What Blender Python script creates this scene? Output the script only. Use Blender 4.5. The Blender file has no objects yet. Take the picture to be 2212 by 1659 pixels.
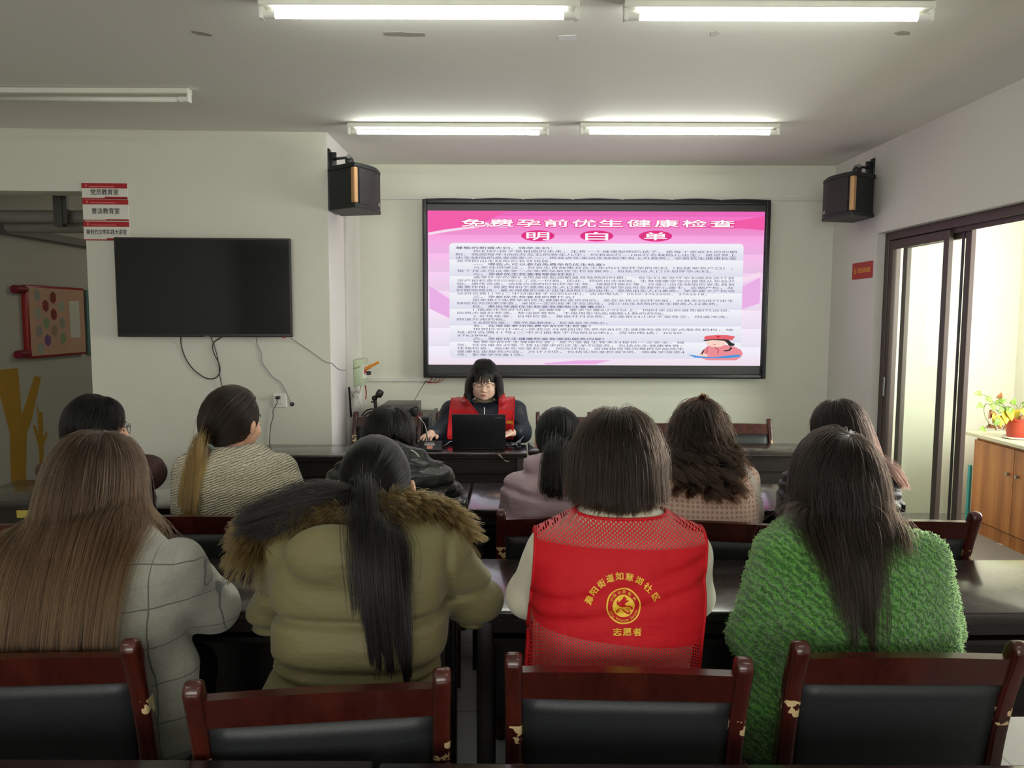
import bpy, bmesh, math, random
import numpy as np
from mathutils import Vector, Matrix

# ------------------------------------------------------------------ camera, light, exposure
SC = bpy.context.scene
COL = SC.collection
FPX, CX, CY = 1661.0, 1106.0, 829.5          # focal length and centre of the 2212 x 1659 frame
CAMZ, PITCH, ROLL = 1.60, math.radians(5.0), math.radians(0.2)
_f = Vector((0, math.cos(PITCH), -math.sin(PITCH)))
_u0 = Vector((0, math.sin(PITCH), math.cos(PITCH)))
_r0 = Vector((1, 0, 0))
_r = _r0 * math.cos(ROLL) + _u0 * math.sin(ROLL)
_u = _u0 * math.cos(ROLL) - _r0 * math.sin(ROLL)
cam_d = bpy.data.cameras.new('camera')
cam = bpy.data.objects.new('camera', cam_d)
COL.objects.link(cam)
cam_d.sensor_width = 36.0
cam_d.lens = 36.0 * FPX / 2212.0
cam_d.clip_start = 0.02
M3 = Matrix((_r, _u, -_f)).transposed()
cam.matrix_world = Matrix.Translation((0, 0, CAMZ)) @ M3.to_4x4()
SC.camera = cam

SC.view_settings.view_transform = 'Standard'
SC.view_settings.look = 'None'
SC.view_settings.gamma = 1.0
SC.view_settings.use_curve_mapping = False
SC.view_settings.exposure = 0.25
SC.cycles.use_denoising = True
SC.cycles.max_bounces = 8
SC.cycles.diffuse_bounces = 4
SC.cycles.transparent_max_bounces = 16
SC.cycles.caustics_reflective = False
SC.cycles.caustics_refractive = False
SC.cycles.sample_clamp_indirect = 6.0

wld = bpy.data.worlds.new('world')
SC.world = wld
wld.use_nodes = True
wld.node_tree.nodes['Background'].inputs[0].default_value = (0.55, 0.65, 0.75, 1)
wld.node_tree.nodes['Background'].inputs[1].default_value = 0.6

TUBE_E = 26.0        # fluorescent tube emission
SCREEN_E = 0.80      # LED wall emission


def area_light(name, loc, direction, sx, sy, power, color):
    ld = bpy.data.lights.new(name, 'AREA')
    ld.shape = 'RECTANGLE'
    ld.size, ld.size_y = sx, sy
    ld.energy = power
    ld.color = color
    o = bpy.data.objects.new(name, ld)
    COL.objects.link(o)
    o.location = loc
    o.rotation_euler = Vector(direction).to_track_quat('-Z', 'Y').to_euler()
    return o


# daylight through the windows behind the photographer and in the side room
area_light('daylight_rear_windows', (-0.6, -2.86, 1.7), (0, 1, -0.08), 4.2, 1.5, 95, (1.0, 0.98, 0.94))
area_light('daylight_side_room', (4.02, 4.1, 1.75), (-1, 0.15, 0), 1.9, 1.5, 170, (1.0, 1.0, 0.93))


ld_ = bpy.data.lights.new('corridor_fill', 'POINT')  # fill light added to lift the dim corridor, no visible fitting
ld_.energy, ld_.color, ld_.shadow_soft_size = 10, (1.0, 0.96, 0.82), 0.12
lo2_ = bpy.data.objects.new('corridor_fill', ld_)
COL.objects.link(lo2_)
lo2_.location = (-2.1, 7.3, 2.45)


# ------------------------------------------------------------------ pixel -> place helpers
def ray(px, py):
    return _f + _r * ((px - CX) / FPX) + _u * ((CY - py) / FPX)


def W(px, py, Y):
    d = ray(px, py)
    return Vector((0, 0, CAMZ)) + d * (Y / d.y)


def WZ(px, py, z):
    d = ray(px, py)
    return Vector((0, 0, CAMZ)) + d * ((z - CAMZ) / d.z)


def WX(px, py, X):
    d = ray(px, py)
    return Vector((0, 0, CAMZ)) + d * (X / d.x)


def B(px, Y, z):
    py = 829
    for _ in range(4):
        p = W(px, py, Y)
        ax = (p - Vector((0, 0, CAMZ))).dot(_f)
        py += (p.z - z) / ax * FPX
    p = W(px, py, Y)
    return Vector((p.x, Y, z))


def srgb(r, g, b):
    def c(v):
        v /= 255.0
        return v / 12.92 if v <= 0.04045 else ((v + 0.055) / 1.055) ** 2.4
    return (c(r), c(g), c(b), 1.0)


# ------------------------------------------------------------------ nodes and materials
class NT:
    def __init__(s, name):
        s.m = bpy.data.materials.new(name)
        s.m.use_nodes = True
        s.t = s.m.node_tree
        s.p = s.t.nodes['Principled BSDF']
        s.out = s.t.nodes['Material Output']

    def n(s, typ, ins=None, **props):
        nd = s.t.nodes.new('ShaderNode' + typ)
        for k, v in props.items():
            setattr(nd, k, v)
        for k, v in (ins or {}).items():
            s.set(nd.inputs[k], v)
        return nd

    def set(s, sock, v):
        if isinstance(v, bpy.types.NodeSocket):
            s.t.links.new(v, sock)
        else:
            sock.default_value = v

    def P(s, **kw):
        names = dict(color='Base Color', rough='Roughness', metal='Metallic', spec='Specular IOR Level', normal='Normal',
                     coat='Coat Weight', coatr='Coat Roughness', sheen='Sheen Weight', alpha='Alpha', trans='Transmission Weight',
                     emit='Emission Color', emits='Emission Strength', sss='Subsurface Weight', sheenr='Sheen Roughness')
        for k, v in kw.items():
            s.set(s.p.inputs[names[k]], v)
        return s

    def obj(s):
        return s.n('TexCoord').outputs['Object']

    def noise(s, vec, scale, detail=2.0, rough=0.5):
        return s.n('TexNoise', {'Vector': vec, 'Scale': scale, 'Detail': detail, 'Roughness': rough}).outputs['Fac']

    def mix(s, f, a, b, blend='MIX'):
        nd = s.n('Mix', data_type='RGBA', blend_type=blend)
        s.set(nd.inputs[0], f); s.set(nd.inputs[6], a); s.set(nd.inputs[7], b)
        return nd.outputs[2]

    def math(s, op, a, b=0.0, c=0.0, clamp=False):
        nd = s.n('Math', operation=op, use_clamp=clamp)
        s.set(nd.inputs[0], a); s.set(nd.inputs[1], b); s.set(nd.inputs[2], c)
        return nd.outputs[0]

    def ramp(s, f, stops):
        nd = s.n('ValToRGB', {'Fac': f})
        e = nd.color_ramp.elements
        while len(e) < len(stops):
            e.new(0.5)
        for el, (p, c) in zip(e, stops):
            el.position = p
            el.color = c if len(c) == 4 else (*c, 1)
        return nd.outputs['Color']

    def map(s, vec, scale=(1, 1, 1), rot=(0, 0, 0)):
        return s.n('Mapping', {'Vector': vec, 'Scale': scale, 'Rotation': rot}).outputs[0]

    def xyz(s, vec):
        nd = s.n('SeparateXYZ', {'Vector': vec})
        return nd.outputs

    def bump(s, h, strength=0.3, dist=0.01):
        return s.n('Bump', {'Height': h, 'Strength': strength, 'Distance': dist}).outputs[0]


_mats = {}


def plain(name, col, rough=0.5, metal=0.0, spec=0.5, coat=0.0, var=0.08, vs=8.0):
    """a solid material with a faint unevenness"""
    if name in _mats:
        return _mats[name]
    t = NT(name)
    f = t.noise(t.obj(), vs, 3)
    a = tuple(max(0, c * (1 - var)) for c in col[:3]) + (1,)
    b = tuple(min(1, c * (1 + var)) for c in col[:3]) + (1,)
    t.P(color=t.mix(f, a, b), rough=rough, metal=metal, spec=spec, coat=coat)
    _mats[name] = t.m
    return t.m


def emit_mat(name, col, strength):
    if name in _mats:
        return _mats[name]
    t = NT(name)
    t.P(color=(0.02, 0.02, 0.02, 1), emit=col, emits=strength, rough=0.6, spec=0.1)
    _mats[name] = t.m
    return t.m


def paint(name, col, var=0.05, stain=None):
    t = NT(name)
    o = t.obj()
    f = t.noise(o, 1.3, 5, 0.6)
    a = tuple(c * (1 - var) for c in col[:3]) + (1,)
    b = tuple(min(1, c * (1 + var)) for c in col[:3]) + (1,)
    base = t.mix(f, a, b)
    fine = t.noise(o, 160, 2)
    t.P(color=base, rough=0.75, spec=0.3, normal=t.bump(fine, 0.06, 0.004))
    return t.m


def wood(name, dark, light, rough, axis=0, scale=3.0, coat=0.0, chips=False, spec=0.5):
    t = NT(name)
    o = t.obj()
    sc = [26.0, 26.0, 26.0]
    sc[axis] = 1.6
    v = t.map(o, tuple(c * scale / 3.0 for c in sc))
    f = t.noise(v, 1.0, 5, 0.62)
    colr = t.ramp(f, [(0.30, dark), (0.70, light)])
    r = t.math('ADD', rough, t.math('MULTIPLY', t.noise(o, 9, 3), 0.12))
    if chips:
        x, y, z = t.xyz(o)
        ch = t.noise(t.map(o, (1.0, 1.0, 0.8)), 46, 2)
        info = t.n('ObjectInfo').outputs['Random']
        zc = t.math('ADD', 0.70, t.math('MULTIPLY', info, 0.04))
        band = t.math('LESS_THAN', t.math('ABSOLUTE', t.math('SUBTRACT', z, zc)), 0.022)
        ax = t.math('GREATER_THAN', t.math('ABSOLUTE', x), 0.215)
        m = t.math('MULTIPLY', t.math('MULTIPLY', t.math('GREATER_THAN', ch, 0.545), band), ax)
        colr = t.mix(m, colr, srgb(214, 190, 140))
    t.P(color=colr, rough=r, coat=coat, coatr=0.12, spec=spec)
    return t.m


# ------------------------------------------------------------------ mesh building
_M = {}                                       # world matrix of every root / part, without waiting for the depsgraph


def tag(o, label=None, cat=None, group=None, kind=None):
    if label: o['label'] = label
    if cat: o['category'] = cat
    if group: o['group'] = group
    if kind: o['kind'] = kind
    return o


def empty(name, loc, rz=0.0, label=None, cat=None, group=None):
    o = bpy.data.objects.new(name, None)
    COL.objects.link(o)
    o.empty_display_size = 0.1
    o.location = loc
    o.rotation_euler = (0, 0, rz)
    _M[o] = Matrix.LocRotScale(Vector(loc), o.rotation_euler, None)
    return tag(o, label, cat, group)


def link(name, me, mat, parent=None, smooth=None, local=False):
    """local=False: the mesh is written in world coordinates and moved into its parent's frame"""
    o = bpy.data.objects.new(name, me)
    COL.objects.link(o)
    if mat is not None:
        for m in (mat if isinstance(mat, (list, tuple)) else [mat]):
            me.materials.append(m)
    if smooth is not None:
        me.polygons.foreach_set('use_smooth', [smooth] * len(me.polygons))
    if parent is not None:
        o.parent = parent
        _M[o] = _M[parent]
        if not local:
            me.transform(_M[parent].inverted())
    else:
        _M[o] = Matrix()
    return o


def recenter(o):
    """puts a top-level mesh's origin at the middle of its underside"""
    me = o.data
    v = np.empty(len(me.vertices) * 3)
    me.vertices.foreach_get('co', v)
    v = v.reshape(-1, 3)
    c = Vector(((v[:, 0].min() + v[:, 0].max()) / 2, (v[:, 1].min() + v[:, 1].max()) / 2, v[:, 2].min()))
    me.transform(Matrix.Translation(-c))
    o.location = c
    _M[o] = Matrix.Translation(c)
    return o


class MB:
    """collects shapes into one mesh"""
    def __init__(s):
        s.bm = bmesh.new()

    def _xf(s, vs, loc, rot):
        m = Matrix.Translation(Vector(loc))
        if rot is not None:
            m = m @ (rot if isinstance(rot, Matrix) else Matrix.Rotation(rot, 4, 'Z'))
        bmesh.ops.transform(s.bm, matrix=m, verts=vs)

    def box(s, c, size, rot=None, bev=0.0, seg=2):
        r = bmesh.ops.create_cube(s.bm, size=1.0)
        vs = r['verts']
        bmesh.ops.scale(s.bm, vec=Vector(size), verts=vs)
        if bev > 0:
            es = list({e for v in vs for e in v.link_edges})
            rr = bmesh.ops.bevel(s.bm, geom=es, offset=min(bev, 0.49 * min(size)), segments=seg, profile=0.5, affect='EDGES')
            vs = list({v for f in rr['faces'] for v in f.verts} | {v for v in vs if v.is_valid})
            # all verts of the island
            seen, st = set(vs), list(vs)
            while st:
                v = st.pop()
                for e in v.link_edges:
                    w = e.other_vert(v)
                    if w not in seen:
                        seen.add(w); st.append(w)
            vs = list(seen)
        s._xf(vs, c, rot)
        return s

    def span(s, lo, hi, bev=0.0, seg=2):
        lo, hi = Vector(lo), Vector(hi)
        return s.box((lo + hi) / 2, hi - lo, None, bev, seg)

    def cyl(s, a, b, r1, r2=None, seg=16, caps=True):
        a, b = Vector(a), Vector(b)
        r2 = r1 if r2 is None else r2
        d = b - a
        r = bmesh.ops.create_cone(s.bm, cap_ends=caps, segments=seg, radius1=r1, radius2=r2, depth=d.length)
        m = Matrix.Translation((a + b) / 2) @ d.to_track_quat('Z', 'Y').to_matrix().to_4x4()
        bmesh.ops.transform(s.bm, matrix=m, verts=r['verts'])
        return s

    def ball(s, c, r, seg=16, rot=None):
        r = (r, r, r) if isinstance(r, (int, float)) else r
        q = bmesh.ops.create_uvsphere(s.bm, u_segments=seg, v_segments=max(6, seg // 2), radius=1.0)
        bmesh.ops.scale(s.bm, vec=Vector(r), verts=q['verts'])
        s._xf(q['verts'], c, rot)
        return s

    def tube(s, pts, r, seg=8, closed=False):
        pts = [Vector(p) for p in pts]
        n = len(pts)
        rs = r if isinstance(r, (list, tuple)) else [r] * n
        rings, up = [], None
        for i, p in enumerate(pts):
            if closed:
                t = pts[(i + 1) % n] - pts[i - 1]
            else:
                t = pts[min(i + 1, n - 1)] - pts[max(i - 1, 0)]
            t.normalize()
            if up is None:
                up = Vector((0, 0, 1)) if abs(t.z) < 0.9 else Vector((1, 0, 0))
            x = up.cross(t)
            if x.length < 1e-6:
                x = t.orthogonal()
            x.normalize()
            up = t.cross(x)
            rings.append([s.bm.verts.new(p + (x * math.cos(a) + up * math.sin(a)) * rs[i])
                          for a in (2 * math.pi * k / seg for k in range(seg))])
        for i in range(n if closed else n - 1):
            A, Bq = rings[i], rings[(i + 1) % n]
            for k in range(seg):
                s.bm.faces.new((A[k], A[(k + 1) % seg], Bq[(k + 1) % seg], Bq[k]))
        if not closed:
            s.bm.faces.new(list(reversed(rings[0])))
            s.bm.faces.new(rings[-1])
        return s

    def lathe(s, c, prof, seg=24, rot=None):
        vs, rings = [], []
        for r, z in prof:
            ring = [s.bm.verts.new((r * math.cos(2 * math.pi * k / seg), r * math.sin(2 * math.pi * k / seg), z)) for k in range(seg)]
            rings.append(ring); vs += ring
        for A, Bq in zip(rings, rings[1:]):
            for k in range(seg):
                s.bm.faces.new((A[k], A[(k + 1) % seg], Bq[(k + 1) % seg], Bq[k]))
        s.bm.faces.new(list(reversed(rings[0]))); s.bm.faces.new(rings[-1])
        s._xf(vs, c, rot)
        return s

    def prism(s, pts, depth, m=None, bev=0.0):
        """2D outline in x,y extruded along +z by depth, then moved by the matrix m"""
        vs = [s.bm.verts.new((p[0], p[1], 0)) for p in pts]
        f = s.bm.faces.new(vs)
        r = bmesh.ops.extrude_face_region(s.bm, geom=[f])
        nv = [g for g in r['geom'] if isinstance(g, bmesh.types.BMVert)]
        bmesh.ops.translate(s.bm, vec=(0, 0, depth), verts=nv)
        allv = vs + nv
        if bev > 0:
            es = [e for e in {e for v in allv for e in v.link_edges}]
            es = [e for e in es if e.calc_face_angle(0) > 0.5]
            rr = bmesh.ops.bevel(s.bm, geom=es, offset=bev, segments=2, profile=0.5, affect='EDGES')
            seen = set(v for v in allv if v.is_valid) | {v for g in rr['faces'] for v in g.verts}
            st = list(seen)
            while st:
                v = st.pop()
                for e in v.link_edges:
                    w = e.other_vert(v)
                    if w not in seen:
                        seen.add(w); st.append(w)
            allv = list(seen)
        if m is not None:
            bmesh.ops.transform(s.bm, matrix=m, verts=allv)
        return s

    def quad(s, *p):
        s.bm.faces.new([s.bm.verts.new(Vector(q)) for q in p])
        return s

    def build(s, name, mat, parent=None, smooth=False, local=False, auto=None):
        bmesh.ops.recalc_face_normals(s.bm, faces=s.bm.faces)
        me = bpy.data.meshes.new(name)
        s.bm.to_mesh(me)
        s.bm.free()
        o = link(name, me, mat, parent, None, local)
        me.polygons.foreach_set('use_smooth', [bool(smooth or auto)] * len(me.polygons))
        if auto:
            me.set_sharp_from_angle(angle=math.radians(auto))
        return o


def np_mesh(name, V, F):
    V = np.ascontiguousarray(V, dtype=np.float32)
    F = np.ascontiguousarray(F, dtype=np.int32)
    me = bpy.data.meshes.new(name)
    k = F.shape[1]
    me.vertices.add(len(V)); me.vertices.foreach_set('co', V.ravel())
    me.loops.add(F.size); me.loops.foreach_set('vertex_index', F.ravel())
    me.polygons.add(len(F))
    me.polygons.foreach_set('loop_start', np.arange(0, F.size, k, dtype=np.int32))
    me.polygons.foreach_set('use_smooth', np.ones(len(F), dtype=bool))
    me.update(calc_edges=True)
    me.validate()
    return me


def spline(pts, per=6, closed=False):
    """Catmull-Rom through points"""
    P = [Vector(p) for p in pts]
    n = len(P)
    out = []
    rng = range(n) if closed else range(n - 1)
    for i in rng:
        p1, p2 = P[i], P[(i + 1) % n]
        p0 = P[i - 1] if (i > 0 or closed) else p1 * 2 - p2
        p3 = P[(i + 2) % n] if (i + 2 < n or closed) else p2 * 2 - p1
        for k in range(per):
            t = k / per
            out.append(0.5 * ((2 * p1) + (p2 - p0) * t + (2 * p0 - 5 * p1 + 4 * p2 - p3) * t * t + (3 * p1 - p0 - 3 * p2 + p3) * t ** 3))
    if not closed:
        out.append(P[-1].copy())
    return out


# ------------------------------------------------------------------ lettering
def text_geo(s):
    """triangulated glyphs of a string: vertices in x,y (em = 1) and faces"""
    cu = bpy.data.curves.new('glyphs', 'FONT')
    cu.body = s
    cu.size = 1.0
    cu.resolution_u = 2
    o = bpy.data.objects.new('glyphs', cu)
    COL.objects.link(o)
    bpy.context.view_layer.update()
    ev = o.evaluated_get(bpy.context.evaluated_depsgraph_get())
    me = ev.to_mesh()
    V = np.empty(len(me.vertices) * 3, dtype=np.float32)
    me.vertices.foreach_get('co', V)
    V = V.reshape(-1, 3).copy()
    F = [tuple(p.vertices) for p in me.polygons]
    ev.to_mesh_clear()
    bpy.data.objects.remove(o)
    bpy.data.curves.remove(cu)
    return V, F


class Letters:
    """collects strings laid on a plane: origin, right vector, up vector"""
    def __init__(s):
        s.V, s.F = [], []

    def add(s, txt, org, rx, up, x0, y0, h, width=None, bold=0.0, center=False, rot=0.0):
        """text with its em box h high, lower left (or lower middle) at x0,y0 on the plane, stretched to width"""
        V, F = text_geo(txt)
        if not len(V):
            return s
        gx, gy = V[:, 0].copy(), V[:, 1].copy()
        w = gx.max() - gx.min()
        gx = gx - gx.min()
        sx = h if width is None else width / w
        sh = [(0.0, 0.0)]
        if bold:                                     # heavier strokes: the glyphs overlaid with small shifts
            k = 6 if bold < 0.05 else 12
            sh += [(bold * math.cos(2 * math.pi * i / k), bold * math.sin(2 * math.pi * i / k)) for i in range(k)]
        nrm = np.cross(np.array(rx, float), np.array(up, float))
        for ci, (dx, dy) in enumerate(sh):
            x, y = gx * sx + dx * h * 1.3, (gy + dy) * h
            if center:
                x = x - w * sx / 2
            if rot:
                cs, sn = math.cos(rot), math.sin(rot)
                x, y = x * cs - y * sn, x * sn + y * cs
            P = np.array(org)[None] + np.outer(x + x0, np.array(rx)) + np.outer(y + y0, np.array(up)) + nrm[None] * 2e-5 * ci
            b = sum(len(v) for v in s.V)
            s.V.append(P)
            s.F += [tuple(i + b for i in f) for f in F]
        return s

    def poly(s, pts, org, rx, up):
        b = sum(len(v) for v in s.V)
        s.V.append(np.array([np.array(org) + np.array(rx) * p[0] + np.array(up) * p[1] for p in pts]))
        s.F.append(tuple(range(b, b + len(pts))))
        return s

    def build(s, name, mat, parent=None):
        me = bpy.data.meshes.new(name)
        me.from_pydata([tuple(map(float, v)) for v in np.concatenate(s.V)], [], s.F)
        return link(name, me, mat, parent)


def rrect(x0, y0, x1, y1, r, n=5):
    out = []
    for cx, cy, a0 in ((x1 - r, y1 - r, 0), (x0 + r, y1 - r, 90), (x0 + r, y0 + r, 180), (x1 - r, y0 + r, 270)):
        for k in range(n + 1):
            a = math.radians(a0 + 90 * k / n)
            out.append((cx + r * math.cos(a), cy + r * math.sin(a)))
    return out


def wall_matrix(org, rx, up):
    rx, up = Vector(rx).normalized(), Vector(up).normalized()
    n = rx.cross(up)
    m = Matrix((rx, up, n)).transposed().to_4x4()
    m.translation = Vector(org)
    return m


rnd = random.Random(7)
RNG = np.random.default_rng(11)

# ================================================================== THE ROOM
YB, XR, XL, XC, ZC = 6.22, 2.56, -3.83, -1.22, 2.80   # back wall, right wall, left wall, return corner, ceiling
YREAR, XS = -2.95, 4.08                                # wall behind the photographer, far side of the side room


def YL(x):                                             # the television wall is not quite square to the room
    return 5.165 + (x - XC) * 0.042


m_wall = paint('wall_paint', (0.69, 0.69, 0.60))
m_wall_r = paint('wall_paint_right', (0.68, 0.655, 0.625))
m_ceil = paint('ceiling_paint', (0.76, 0.745, 0.69), 0.05)
m_side = paint('side_room_paint', (0.86, 0.86, 0.74), 0.03)
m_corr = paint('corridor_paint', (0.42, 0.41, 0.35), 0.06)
m_white = plain('white_plastic', (0.78, 0.78, 0.72), 0.4)
m_trunk = plain('trunking_plastic', (0.66, 0.65, 0.60), 0.45)
m_black = plain('black_plastic', (0.012, 0.013, 0.015), 0.35)
m_blackgloss = plain('black_gloss', (0.006, 0.007, 0.008), 0.12)
m_greymetal = plain('grey_metal', (0.30, 0.30, 0.30), 0.35, 0.9)
m_frame = plain('brown_aluminium', srgb(74, 62, 58), 0.42, 0.3)
m_cable = plain('black_cable', (0.015, 0.015, 0.02), 0.45)
m_red = plain('red_plastic', srgb(170, 24, 34), 0.45)


def slab(name, lo, hi, mat, kind='structure'):
    o = MB().span(lo, hi).build(name, mat)
    return tag(o, kind=kind)


# floor: pale grey tiles
t = NT('floor_tiles')
o_ = t.obj()
br = t.n('TexBrick', {'Vector': o_, 'Color1': (0.30, 0.30, 0.29, 1), 'Color2': (0.34, 0.335, 0.32, 1), 'Mortar': (0.16, 0.16, 0.15, 1), 'Scale': 1.0,
                      'Mortar Size': 0.004, 'Brick Width': 0.6, 'Row Height': 0.6}, offset=0.0)
f_ = t.noise(o_, 5, 5, 0.6)
t.P(color=t.mix(t.math('MULTIPLY', f_, 0.5), br.outputs['Color'], (0.22, 0.22, 0.21, 1)), rough=0.32, normal=t.bump(br.outputs['Fac'], 0.2, -0.004))
m_floor = t.m
slab('floor', (XL - 0.2, YREAR - 0.2, -0.12), (XS + 0.2, 9.4, 0.0), m_floor)
slab('ceiling', (XL - 0.2, YREAR - 0.2, ZC), (XS + 0.2, 9.4, ZC + 0.15), m_ceil)
slab('wall_back', (XC - 0.02, YB, 0), (XR + 0.16, YB + 0.15, ZC), m_wall)
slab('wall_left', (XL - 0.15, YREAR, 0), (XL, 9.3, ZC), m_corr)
slab('wall_rear', (XL, YREAR - 0.15, 0), (XS, YREAR, ZC), m_wall)
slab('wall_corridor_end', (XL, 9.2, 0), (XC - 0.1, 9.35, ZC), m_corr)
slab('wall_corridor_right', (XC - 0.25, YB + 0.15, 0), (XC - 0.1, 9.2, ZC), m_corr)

# the television wall: opening to the corridor at its left end, return wall beside the LED wall
XJ = W(182, 430, YL(-2.8)).x
ZLIN = W(90, 412, YL(-3.2)).z
mb = MB()


def tvwall(x0, x1, z0, z1, th=0.2):
    a, b = YL(x0), YL(x1)
    v = [(x0, a, z0), (x1, b, z0), (x1, b + th, z0), (x0, a + th, z0), (x0, a, z1), (x1, b, z1), (x1, b + th, z1), (x0, a + th, z1)]
    vs = [mb.bm.verts.new(p) for p in v]
    for q in ((0, 1, 5, 4), (1, 2, 6, 5), (2, 3, 7, 6), (3, 0, 4, 7), (4, 5, 6, 7), (3, 2, 1, 0)):
        mb.bm.faces.new([vs[i] for i in q])


tvwall(XJ, XC - 0.003, 0, ZC)
tvwall(XL, XJ, ZLIN, ZC)
tag(mb.build('wall_television', m_wall), kind='structure')
slab('wall_return', (XC - 0.2, YL(XC) + 0.001, 0), (XC, YB + 0.15, ZC), paint('return_paint', (0.74, 0.72, 0.70)))

# right wall with the door opening to the side room
pj = WX(1895, 520, XR)
YD, ZD = pj.y, WX(1900, 503, XR).z
YD0 = 2.75
XO = XR + 0.15
slab('wall_right_far', (XR, YD, 0), (XO, YB + 0.15, ZC), m_wall_r)
slab('wall_right_over_door', (XR, YD0, ZD), (XO, YD, ZC), m_wall_r)
slab('wall_right_near', (XR, YREAR, 0), (XO, YD0, ZC), m_wall_r)
slab('wall_side_room_far', (XO, YB, 0), (XS, YB + 0.15, ZC), m_side)
slab('wall_side_room_outer', (XS, 1.2, 0), (XS + 0.15, YB + 0.15, ZC), m_side)
slab('wall_side_room_near', (XO, 1.2, 0), (XS, 1.35, ZC), m_side)

# windows behind the photographer
for i, x in enumerate((-1.9, 0.7)):
    w = MB()
    for a in (-0.95, 0.0, 0.95):
        w.box((x + a, YREAR + 0.02, 1.7), (0.05, 0.06, 1.5))
    for z in (0.95, 2.45):
        w.box((x, YREAR + 0.02, z), (1.95, 0.06, 0.05))
    tag(w.build('window_%d' % (i + 1), m_white), kind='structure')

# cable trunking on the walls
tr = MB()
p = W(760, 640, YB)
tr.span((XC, 5.64, 0.0), (XC + 0.022, 5.98, 2.42), 0.003)
tag(tr.build('trim_1', m_trunk), kind='structure')
tr = MB()
z_ = W(860, 428, YB).z
tr.span((XC + 0.03, YB - 0.014, z_ - 0.012), (XR, YB, z_ + 0.012), 0.003)
tag(tr.build('trim_2', m_trunk), kind='structure')
tr = MB()
z_ = W(850, 820, YB).z
tr.span((XC + 0.02, YB - 0.016, z_ - 0.014), (W(930, 820, YB).x, YB, z_ + 0.014), 0.003)
tag(tr.build('trim_3', m_trunk), kind='structure')

# ------------------------------------------------------------------ sliding door to the side room
XF = XR + 0.055
dr = empty('door_1', (XF + 0.05, (YD + YD0) / 2, 0))
tag(dr, kind='structure')
fr = MB()
fr.span((XF, YD - 0.055, 0), (XF + 0.09, YD, ZD), 0.004)
fr.span((XF, YD0, 0), (XF + 0.09, YD0 + 0.05, ZD), 0.004)
fr.span((XF, YD0 + 0.05, ZD - 0.055), (XF + 0.09, YD - 0.055, ZD), 0.004)
fr.span((XF + 0.028, YD0 + 0.05, ZD - 0.085), (XF + 0.034, YD - 0.055, ZD - 0.05))
fr.span((XF, YD0 + 0.05, 0.0), (XF + 0.09, YD - 0.055, 0.018))
fr.build('door_frame', m_frame, dr)
t = NT('door_glass')
gl = t.n('BsdfGlossy', {'Color': (0.9, 0.95, 0.92, 1), 'Roughness': 0.02})
tp = t.n('BsdfTransparent', {'Color': (0.97, 0.99, 0.97, 1)})
fz = t.n('Fresnel', {'IOR': 1.5}).outputs[0]
ms = t.n('MixShader', {0: t.math('MULTIPLY', t.math('MULTIPLY', fz, 1.1, clamp=True), t.math('SUBTRACT', 1.0, t.n('NewGeometry').outputs['Backfacing']))})
t.t.links.new(tp.outputs[0], ms.inputs[1]); t.t.links.new(gl.outputs[0], ms.inputs[2])
t.t.links.new(ms.outputs[0], t.out.inputs[0])
m_glass = t.m


def sliding_panel(y0, y1, x):
    pn = MB()
    z0, z1 = 0.02, ZD - 0.06
    pn.span((x, y1 - 0.055, z0), (x + 0.032, y1, z1), 0.004)
    pn.span((x, y0, z0), (x + 0.032, y0 + 0.055, z1), 0.004)
    pn.span((x, y0 + 0.055, z1 - 0.06), (x + 0.032, y1 - 0.055, z1), 0.004)
    pn.span((x, y0 + 0.055, z0), (x + 0.032, y1 - 0.055, z0 + 0.08), 0.004)
    o = pn.build('sliding_panel', m_frame, dr)
    MB().span((x + 0.012, y0 + 0.05, z0 + 0.07), (x + 0.018, y1 - 0.05, z1 - 0.055)).build('glass_pane', m_glass, o)
    return o


ya = WX(2050, 800, XF + 0.05).y
sliding_panel(ya, YD - 0.05, XF + 0.006)
yb = WX(2086, 800, XF + 0.06).y
p2 = sliding_panel(yb, yb + 0.78, XF + 0.05)
sl = MB()
sl.span((XF + 0.046, yb + 0.06, 0.02), (XF + 0.05, yb + 0.085, ZD - 0.06))
sl.build('brush_seal', m_black, dr)
lk = MB()
lk.box((XF + 0.002, YD - 0.075, 1.12), (0.012, 0.022, 0.14), None, 0.004)
lk.build('door_latch', m_greymetal, dr)

# ------------------------------------------------------------------ fluorescent lights
m_tube = emit_mat('tube_light', (0.95, 1.0, 0.90, 1), TUBE_E)
m_tube_off = plain('tube_off', (0.62, 0.63, 0.55), 0.25)
m_house = plain('light_housing', (0.72, 0.73, 0.64), 0.4)


def tube_light(label, px0, px1, py, lit=True, d=None):
    # py: the row of the tube's middle; the housing is screwed to the ceiling
    zt = ZC - 0.055
    y = WZ((px0 + px1) / 2, py, zt).y
    x0, x1 = WZ(px0, py, zt).x, WZ(px1, py, zt).x
    if d:
        x0 = x1 - d
    return tube_at(label, x0, x1, y, lit)


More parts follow.
